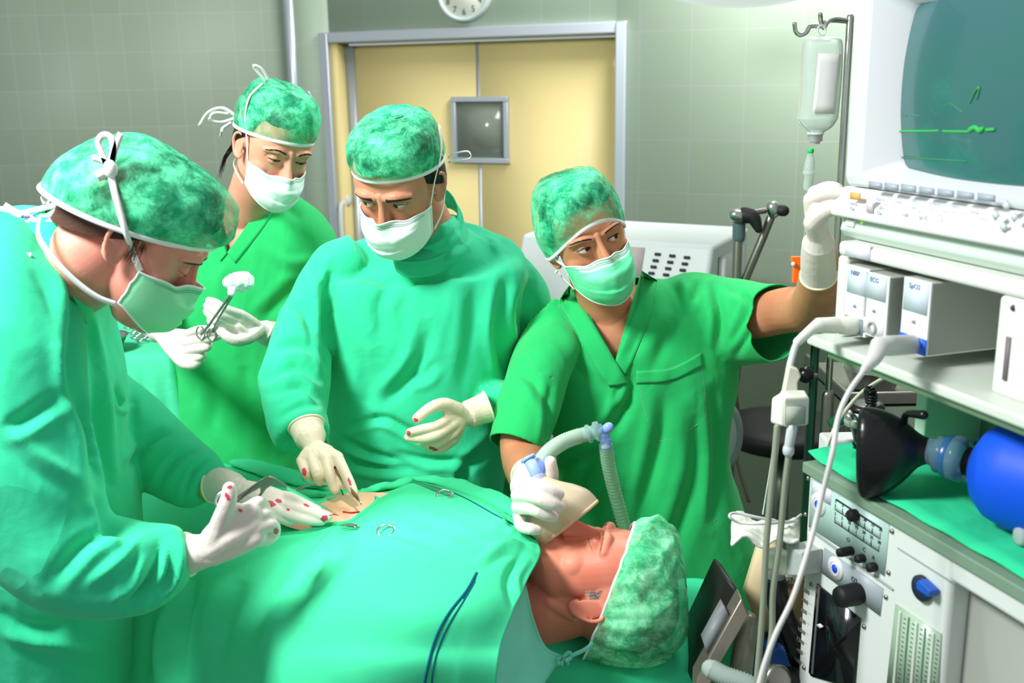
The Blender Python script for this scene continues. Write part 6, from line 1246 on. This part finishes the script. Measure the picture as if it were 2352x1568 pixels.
def bouffant(H, seed=3):
    G = []; nu, nv = 120, 44
    for i in range(nv + 1):
        t = i / nv; row = []
        for j in range(nu):
            ph = 2 * np.pi * j / nu; cx, sy = math.cos(ph), math.sin(ph); zr = 6.4 + (-3.4 - 6.4) * (1 + sy) / 2
            puff = math.sin(min(t * 2.2, 1) * np.pi / 2); rho = (max(math.cos(R(t * 90)), 0) ** .5) * (1 + .13 * puff) if t < 1 else 0; hh = math.sin(R(t * 90)) ** .9
            g = .28 * math.sin(ph * 26 + 2 * math.sin(ph * 5)) * math.exp(-t * 4) * min(1, t * 14); nz = 1 - 2.3 * abs(noise.noise((cx * 2.2, sy * 2.2 + seed, t * 3.2))); nz2 = noise.noise((cx * 5, sy * 5, t * 7 + seed))
            r2 = rho + (g + .42 * nz * min(1, t * 5) + .22 * nz2 * min(1, t * 6)) / 9 * (1 if t < .95 else .3); sag = .9 * max(0, sy) * math.sin(t * np.pi)
            row.append((8.1 * r2 * cx, .5 + 10.4 * r2 * sy + sag, zr + (13.4 - zr) * hh + .25 * nz2))
        G.append(row)
    return np.array([H(np.array(r)) for r in G])
put_dome('bouffant_cap', bouffant(HP), CAPP, P_, 'cap_elastic', .0022)
# patient gown at the shoulder
k = MB(); PGp = [[(1196, 1330, 1.0), (1206, 1352, 1.0), (1222, 1420, .955), (1250, 1486, .92), (1296, 1512, .90)], [(1170, 1350, 1.02), (1186, 1400, 1.0), (1196, 1460, .96), (1220, 1520, .915), (1268, 1540, .89)], [(1140, 1400, 1.03), (1150, 1460, 1.0), (1160, 1530, .95), (1180, 1590, .90), (1210, 1640, .87)], [(1120, 1440, 1.02), (1125, 1520, .98), (1130, 1600, .93), (1140, 1700, .87), (1150, 1760, .84)]]
G = spgrid(np.array([[WZ(*p) for p in r] for r in PGp]), 5, 6); gridf(k, G); obj('patient_gown', k, PGOWN, P_, solid=.003)
mb = MB(); tube(mb, G[0], .0028, 8); obj('gown_hem', mb, PGOWN, P_)
for P in ([(1296, 1512, .905), (1320, 1502, .91), (1345, 1490, .915), (1362, 1476, .92)], [(1292, 1512, .905), (1306, 1498, .915), (1312, 1508, .91), (1298, 1518, .905)], [(1296, 1512, .905), (1290, 1528, .90)], [(1298, 1512, .905), (1306, 1526, .90)], [(1292, 1510, .905), (1280, 1516, .905), (1288, 1526, .90)]):
    mb = MB(); ribbon(mb, [WZ(*p) for p in P], .006, .0012, (0, .3, 1)); obj('gown_tie', mb, PGOWN, P_)
# the drape
DC = [  # columns from the head to the legs: (px, py, z) from the far edge to the near side
 [(1186, 1178, 1.0), (1222, 1222, 1.035), (1240, 1272, 1.045), (1212, 1330, 1.045), (1180, 1400, 1.035), (1150, 1480, 1.01), (1140, 1568, .97), (1135, 1800, .80)],
 [(1120, 1140, 1.0), (1135, 1185, 1.05), (1140, 1260, 1.065), (1110, 1330, 1.065), (1085, 1400, 1.055), (1062, 1480, 1.02), (1045, 1568, .975), (1040, 1800, .80)],
 [(1035, 1110, .995), (1030, 1150, 1.05), (1010, 1230, 1.075), (980, 1310, 1.075), (950, 1400, 1.06), (925, 1480, 1.025), (905, 1568, .98), (900, 1800, .80)],
 [(960, 1100, .995), (930, 1135, 1.05), (890, 1200, 1.07), (850, 1290, 1.07), (815, 1380, 1.05), (790, 1470, 1.01), (770, 1568, .96), (760, 1800, .79)],
 [(875, 1130, .985), (830, 1165, 1.03), (775, 1225, 1.035), (730, 1300, 1.03), (690, 1380, 1.01), (660, 1470, .965), (640, 1568, .91), (630, 1800, .77)],
 [(760, 1118, .975), (720, 1150, 1.015), (660, 1215, 1.01), (620, 1300, .995), (580, 1380, .97), (555, 1470, .92), (540, 1568, .86), (535, 1800, .74)],
 [(620, 1090, .965), (590, 1130, .99), (545, 1205, .98), (505, 1300, .965), (475, 1380, .94), (450, 1470, .88), (435, 1568, .81), (430, 1800, .70)],
 [(480, 1060, .955), (450, 1110, .97), (410, 1200, .96), (385, 1300, .94), (365, 1380, .91), (350, 1470, .84), (340, 1568, .77), (335, 1800, .66)],
 [(340, 1040, .945), (310, 1090, .955), (280, 1200, .945), (265, 1300, .92), (255, 1380, .88), (245, 1470, .81), (240, 1568, .74), (235, 1800, .62)]]
G = spgrid(np.array([[WZ(*p) for p in c] for c in DC]), 26, 26)
# hang the far side down as well
far = [G[:, :1] * 1.0]; f1 = G[:, :1].copy(); f1[:, :, 1] += .02; f1[:, :, 2] -= .03; f2 = f1.copy(); f2[:, :, 1] += .01; f2[:, :, 2] -= .30; G = np.concatenate([f2, f1, G], 1)
dm = MB(); gridf(dm, G); V, F = dm.arr(); F = np.array(F); V = wrinkle(V, F, -.0016, (5, 5, 5), .0010, 16, 3)
N0 = normals(V, F)
if N0[:, 2].mean() < 0: F = F[:, ::-1].copy()
V = folds(V, F, [([(870, 1140), (1000, 1190), (1120, 1230)], .003, 14), ([(785, 1215), (900, 1222), (1010, 1260)], -.004, 14), ([(1060, 1240), (1160, 1230), (1225, 1250)], -.007, 16), ([(1100, 1290), (1160, 1255), (1230, 1262)], .006, 14), ([(1180, 1400), (1165, 1330), (1200, 1270)], -.007, 14), ([(700, 1300), (640, 1400), (600, 1500)], .006, 26), ([(560, 1330), (520, 1420), (500, 1520)], -.008, 30), ([(820, 1210), (760, 1290), (700, 1420)], .003, 14), ([(1150, 1210), (1190, 1200), (1220, 1230)], -.005, 12), ([(1120, 1150), (1160, 1180), (1190, 1215)], -.006, 10),
     ([(450, 1320), (420, 1420), (410, 1560)], -.010, 24), ([(380, 1400), (370, 1480), (365, 1568)], .008, 20)])
TDr = tree(V, F)
hole = np.array([(672, 1192), (700, 1168), (752, 1152), (800, 1143), (868, 1148), (826, 1186), (800, 1202), (760, 1206), (715, 1208)], float)
cen = V[F].mean(1); pc, _ = proj(cen)
def inside(P, poly):
    x, y = P[:, 0], P[:, 1]; r = np.zeros(len(P), bool); n = len(poly)
    for i in range(n):
        x1, y1 = poly[i]; x2, y2 = poly[i - 1]; r ^= ((y1 > y) != (y2 > y)) & (x < (x2 - x1) * (y - y1) / (y2 - y1 + 1e-9) + x1)
    return r
keep = ~(inside(pc, hole) & (cen[:, 2] > .99) & (cen[:, 1] < 1.85)); F = F[keep]
dr_ = thing('surgical_drape', 'large teal drape covering the patient, open over the belly', 'drape', WZ(900, 1300, .9))
obj('drape_sheet', (V, F), DRAPE, dr_, solid=.0025)
mb = MB(); hp = [onsurf(TDr, p[0], p[1], .002) for p in spl(hole, 5, True)]; hp = [q for q in hp if q is not None]; tube(mb, hp, .0038, 8, closed=True); obj('opening_hem', mb, DRAPE, dr_)
# folded cloth around the opening
def leaf(P, h, nm='folded_edge', m=DRAPE, w=.02):
    """a rolled fold following pixels on the sheet"""
    Q = [onsurf(TDr, x, y, h * .6) for x, y in P]; Q = [q for q in Q if q is not None]
    if len(Q) < 3: return
    Q = spl(Q, 6); n = len(Q); mb = MB(); rr_ = [max(.002, w * math.sin(np.pi * min(max((i + .4) / n, 0), 1)) ** .6) for i in range(n)]
    C_ = []; A = []; B = []
    for i in range(n): t = nrm(Q[min(i + 1, n - 1)] - Q[max(i - 1, 0)]); s = nrm(np.cross(t, UZ)); C_.append(Q[i]); A.append(s * rr_[i]); B.append(np.cross(s, t) * h * .5 * (rr_[i] / w))
    loft(mb, C_, A, B, n=20, e=2); V_, F_ = remesh(mb, .003, 4); V_ = wrinkle(V_, F_, .002, (12, 12, 12), .001, 40, 4); return obj(nm, (V_, F_), m, dr_)
leaf([(528, 1072), (580, 1082), (640, 1100), (700, 1118), (752, 1130)], .018, w=.026)
leaf([(600, 1128), (660, 1138), (700, 1142), (745, 1144)], .010, w=.016)
leaf([(822, 1142), (870, 1130), (915, 1120), (950, 1108)], .012, w=.016)
leaf([(945, 1108), (1000, 1112), (1060, 1128), (1120, 1150), (1180, 1185), (1205, 1205)], .014, w=.022)
DB = mat('slit_blue', (14, 92, 112), .9, spec=.1)
for P, r in (([(1030, 1128), (1080, 1152), (1130, 1180), (1185, 1210), (1228, 1240)], .0016), ([(1094, 1318), (1070, 1360), (1030, 1410), (1003, 1460), (985, 1520), (975, 1568), (972, 1590)], .0022), ([(1090, 1338), (1062, 1385), (1030, 1435), (1010, 1480), (996, 1530), (990, 1590)], .0014)):
    seam('blue_edge', TDr, P, dr_, DB, r, .0012)
mb = MB(); A_ = [onsurf(TDr, x, y, .0018) for x, y in ((1095, 1318), (1084, 1335), (1070, 1358), (1058, 1376))]; B_ = [onsurf(TDr, x, y, .0018) for x, y in ((1095, 1319), (1091, 1336), (1080, 1352), (1066, 1376))]; gridf(mb, np.array([A_, B_])); obj('blue_edge', mb, DB, dr_, solid=.001)
# belly seen in the opening
mb = MB(); 
TB_ = tree(V2, F2); bp_ = []
hb2 = hole.mean(0) + (hole - hole.mean(0)) * 1.35
cx_, cy_ = hole.mean(0); rows = []
for r_ in (0.001, .3, .6, .85, 1.0):
    rows.append([WZ(cx_ + (p[0] - cx_) * r_, cy_ + (p[1] - cy_) * r_, 1.018 + .012 * (1 - r_ * r_)) for p in spl(hb2, 5, True)])
gridf(mb, np.array(rows), closed_u=True); bl = obj('belly_skin', mb, SKIN_B, P_); TBl = tree(*[mb.arr()[0], mb.arr()[1]])
for P, r in (([(789, 1176), (806, 1178), (824, 1176)], .0019), ([(756, 1183), (768, 1181), (778, 1184)], .0007)): seam('incision', TBl, P, bl, BLOOD, r, .0002)
# table under everything
ot = thing('operating_table', 'operating table with black headrest pad and steel rails under the draped patient', 'operating table', (.05, 1.5, 0))
STL = mat('table_steel', (150, 142, 130), .35, metal=.75)
mb = MB(); q0 = WZ(1560, 1420, .84); axh = nrm(V3(.95, -.3, 0)); sdh = V3(-axh[1], axh[0], 0) * -1
def tb(s, w, z): return V3(.02, 1.5, 0) + axh * s + V3(.3, .95, 0) * w + UZ * z
box(mb, tb(-.55, -.22, .70), axh * .82, V3(.3, .95, 0) * .48, UZ * .06); obj('table_bed', mb, BLACKM, ot, bevel=.02)
mb = MB(); lathe(mb, (-.35, 1.66, 0), (0, 0, 1), [(0, .24), (.06, .23), (.08, .11), (.76, .10)], 32); obj('pedestal', mb, STL, ot)
mb = MB(); prism(mb, [W(1606, 1460, 1.42), W(1670, 1322, 1.42), W(1696, 1352, 1.40), W(1688, 1420, 1.38), W(1620, 1530, 1.36), W(1600, 1600, 1.35)], (.0, .10, -.015)); obj('headrest_pad', mb, mat('pad_black', (30, 28, 28), .45), ot, bevel=.006)
mb = MB(); prism(mb, [W(1618, 1482, 1.345), W(1664, 1398, 1.36), W(1676, 1416, 1.36), W(1626, 1506, 1.345)], (0, .03, 0)); obj('rail_grip', mb, MGREY, ot)
mb = MB(); prism(mb, [W(1600, 1560, 1.33), W(1704, 1374, 1.36), W(1722, 1412, 1.36), W(1650, 1530, 1.33), W(1620, 1600, 1.32), W(1598, 1620, 1.32)], (.0, .035, 0)); obj('side_rail', mb, STL, ot, bevel=.003)
mb = MB(); prism(mb, [W(1722, 1415, 1.40), W(1742, 1425, 1.40), W(1722, 1600, 1.36), W(1676, 1600, 1.36), W(1690, 1480, 1.38)], (0, .02, 0)); obj('rear_bracket', mb, mat('bracket_sage', (140, 144, 124), .4, metal=.4), ot)
k = MB(); PGp = [[(1648, 1330, .90), (1640, 1400, .885), (1614, 1480, .86), (1604, 1568, .82), (1600, 1700, .74)], [(1560, 1330, .90), (1540, 1420, .875), (1500, 1500, .86), (1480, 1568, .84), (1470, 1700, .78)], [(1400, 1350, .90), (1380, 1450, .875), (1350, 1520, .865), (1330, 1568, .85), (1320, 1700, .80)], [(1260, 1400, .91), (1250, 1480, .89), (1230, 1540, .87), (1210, 1590, .85), (1190, 1720, .80)], [(1120, 1440, .92), (1110, 1520, .90), (1100, 1600, .87), (1090, 1680, .85), (1080, 1760, .80)]]
G = spgrid(np.array([[WZ(*p) for p in r] for r in PGp]), 8, 8); gridf(k, G); V_, F_ = k.arr(); F_ = np.array(F_); V_ = wrinkle(V_, F_, .004, (8, 8, 8), .0015, 20, 6)
tag(obj('headrest_cloth', (V_, F_), mat('headrest_green', (58, 206, 148), .85, spec=.1, bump2=.4, b2scale=9), solid=.003), 'smooth green sheet spread under the head of the patient', 'cloth')
k = MB(); Ph = spl(w_((1632, 1535, 1.28), (1665, 1552, 1.27), (1720, 1572, 1.26), (1760, 1600, 1.25)), 16); tube(k, Ph, [.0125 + .0018 * (i % 2) for i in range(len(Ph))], 16); tag(obj('breathing_hose', k, mat('hose_clear', (170, 190, 180), .25, alpha=.75)), 'pale clear corrugated hose at the bottom edge beside the steel rail', 'hose')
# breathing mask, connectors, hoses
bm_ = thing('breathing_mask', 'translucent breathing mask with blue connector held over the face of the patient', 'breathing mask', W(1300, 1190, 1.52))
MSKT = mat('mask_silicone', (226, 208, 180), .3, trans=.25, ior=1.15, alpha=.82, spec=.5)
mb = MB(); seg(mb, [(1238, 1254, 1372, 1150, 1.485, .034), (1228, 1244, 1370, 1144, 1.487, .036), (1217, 1218, 1350, 1124, 1.49, .036), (1222, 1172, 1322, 1112, 1.50, .027), (1232, 1142, 1292, 1106, 1.51, .018), (1236, 1126, 1268, 1098, 1.52, .013), (1232, 1112, 1258, 1092, 1.525, .011)], e=2.0, n=40, sub=4); V_, F_ = remesh(mb, .002, 6); obj('mask_cone', (V_, F_), MSKT, bm_)
mb = MB(); loop = []
Cq, Aq, Bq = ringset([(1238, 1254, 1372, 1150, 1.485, .034), (1228, 1244, 1370, 1144, 1.487, .036)])
for t in np.linspace(0, 2 * np.pi, 32, endpoint=False): loop.append(Cq[0] + (Aq[0] * math.cos(t) + Bq[0] * math.sin(t)) * .985)
tube(mb, loop, .0030, 10, closed=True); obj('mask_cushion', mb, mat('cushion_amber', (236, 196, 160), .3, alpha=.85), bm_)
mb = MB(); tube(mb, w_((1238, 1108, 1.54), (1228, 1080, 1.55), (1213, 1052, 1.56)), [.0105, .0098, .0094], 18, round_=False); d = W(1213, 1052, 1.56) - W(1228, 1080, 1.55); lathe(mb, W(1215, 1056, 1.56), d, [(0, .0125), (.005, .0125), (.005, .008)], 20); obj('blue_elbow', mb, BLUEL, bm_)
mb = MB(); lathe(mb, W(1244, 1118, 1.535), W(1228, 1080, 1.55) - W(1244, 1118, 1.535), [(0, .0135), (.018, .0125), (.019, .0115)], 22, cap=False); obj('clear_collar', mb, mat('collar_clear', (206, 212, 232), .15, trans=.5, alpha=.8, ior=1.1), bm_)
mb = MB(); tube(mb, w_((1234, 1088, 1.56), (1240, 1070, 1.57), (1246, 1054, 1.58)), [.010, .0105, .0115], 18); obj('blue_branch', mb, BLUEL, bm_)
HOS = mat('hose_pale', (196, 226, 206), .25, trans=.3, alpha=.85, ior=1.1)
mb = MB(); Ph = spl(w_((1240, 1062, 1.575), (1262, 1036, 1.59), (1295, 1014, 1.61), (1330, 1001, 1.62), (1352, 996, 1.62)), 15); tube(mb, Ph, [.0108 + .0026 * (i % 2) for i in range(len(Ph))], 18); obj('corrugated_hose', mb, HOS, bm_)
mb = MB(); lathe(mb, W(1345, 998, 1.62), W(1385, 986, 1.62) - W(1345, 998, 1.62), [(0, .011), (.003, .0155), (.008, .0155), (.010, .012), (.014, .012), (.016, .0165), (.024, .0165), (.026, .011), (.03, .010)], 26); obj('clear_joint', mb, mat('joint_clear', (190, 226, 226), .1, trans=.6, alpha=.75, ior=1.15), bm_)
mb = MB(); tube(mb, w_((1382, 990, 1.62), (1398, 981, 1.615)), [.0065, .0085], 14); tube(mb, w_((1388, 986, 1.62), (1391, 1010, 1.62)), [.007, .0085], 14); tube(mb, w_((1391, 1010, 1.62), (1392, 1026, 1.62)), .0092, 14); obj('blue_elbow', mb, BLUEL, bm_)
mb = MB(); Ph = spl(w_((1391, 1018, 1.62), (1398, 1070, 1.63), (1412, 1130, 1.64), (1430, 1195, 1.645), (1450, 1260, 1.64)), 16); tube(mb, Ph, [.0094 + .0028 * (i % 2) for i in range(len(Ph))], 18); obj('corrugated_hose', mb, mat('hose_green_clear', (186, 236, 206), .2, trans=.3, alpha=.6, ior=1.1), bm_)
# instruments on the drape and in hands
sc2 = thing('scalpel', 'flat ribbed scalpel in the right hand of the middle surgeon', 'surgical instrument', W(800, 1130, 1.64))
mb = MB(); a, b = W(762, 1068, 1.70), W(822, 1146, 1.615); d = nrm(b - a); s = nrm(np.cross(d, V3(0, 1, 0))); box(mb, a - s * .003, d * np.linalg.norm(b - a), s * .006, V3(0, .003, 0)); 
for i in range(12): box(mb, a + d * (.03 + i * .003) - s * .0034, d * .0012, s * .0068, V3(0, .0036, 0))
obj('handle', mb, mat('tan_metal', (176, 138, 104), .35, metal=.5), sc2); mb = MB(); prism(mb, [b - s * .002, b + s * .003, b + d * .012 + s * .001, b + d * .016 - s * .002], (0, .001, 0)); obj('blade', mb, STEEL, sc2)
def clamp_on(name, lab, p, q, ringp, rr2):
    t = thing(name, lab, 'surgical instrument', onsurf(TDr, *p, .003), 'towel clamps on the drape'); a, b = onsurf(TDr, *p, .006), onsurf(TDr, *q, .006); s = nrm(np.cross(b - a, UZ))
    for sg in (-1, 1): mb = MB(); tube(mb, [a + s * .001 * sg, (a + b) / 2 + s * .004 * sg + UZ * .002, b + s * .003 * sg], [.0009, .002, .0022], 8, sub=4); obj('arm', mb, STEEL, t)
    mb = MB(); c = onsurf(TDr, *ringp, .005); n = nrm(c * 0 + UZ * .9 - V3(0, .4, 0)); e1, e2 = frame(n); tube(mb, [c + e1 * math.cos(t_) * rr2 + e2 * math.sin(t_) * rr2 * .9 for t_ in np.linspace(0, 2 * np.pi, 24, endpoint=False)], .0019, 8, closed=True); obj('finger_ring', mb, STEEL, t)
clamp_on('towel_clamp', 'steel towel clamp whose shaft runs along the far fold of the drape above the chest', (934, 1110), (1036, 1142), (1020, 1143), .0125)
clamp_on('towel_clamp', 'steel towel clamp at the near edge of the belly opening, one finger ring showing', (783, 1215), (822, 1217), (889, 1224), .0125)
a = thing('artery_clamp', 'dark steel clamp lying behind the belly opening under the scalpel hand', 'surgical instrument', W(730, 1130, 1.7))
mb = MB(); 
for dx in (0, 5): tube(mb, [onsurf(TDr, 680 + dx, 1138 + dx * .6, .012), onsurf(TDr, 712, 1130 + dx * .5, .013), onsurf(TDr, 760, 1128 + dx * .3, .012)], .0018, 8, sub=4)
obj('shaft', mb, STEELD, a); mb = MB(); tube(mb, [onsurf(TDr, 778, 1132, .012), onsurf(TDr, 786, 1142, .008), onsurf(TDr, 790, 1150, .004)], .0016, 8, sub=3); obj('hook_tip', mb, STEELD, a)
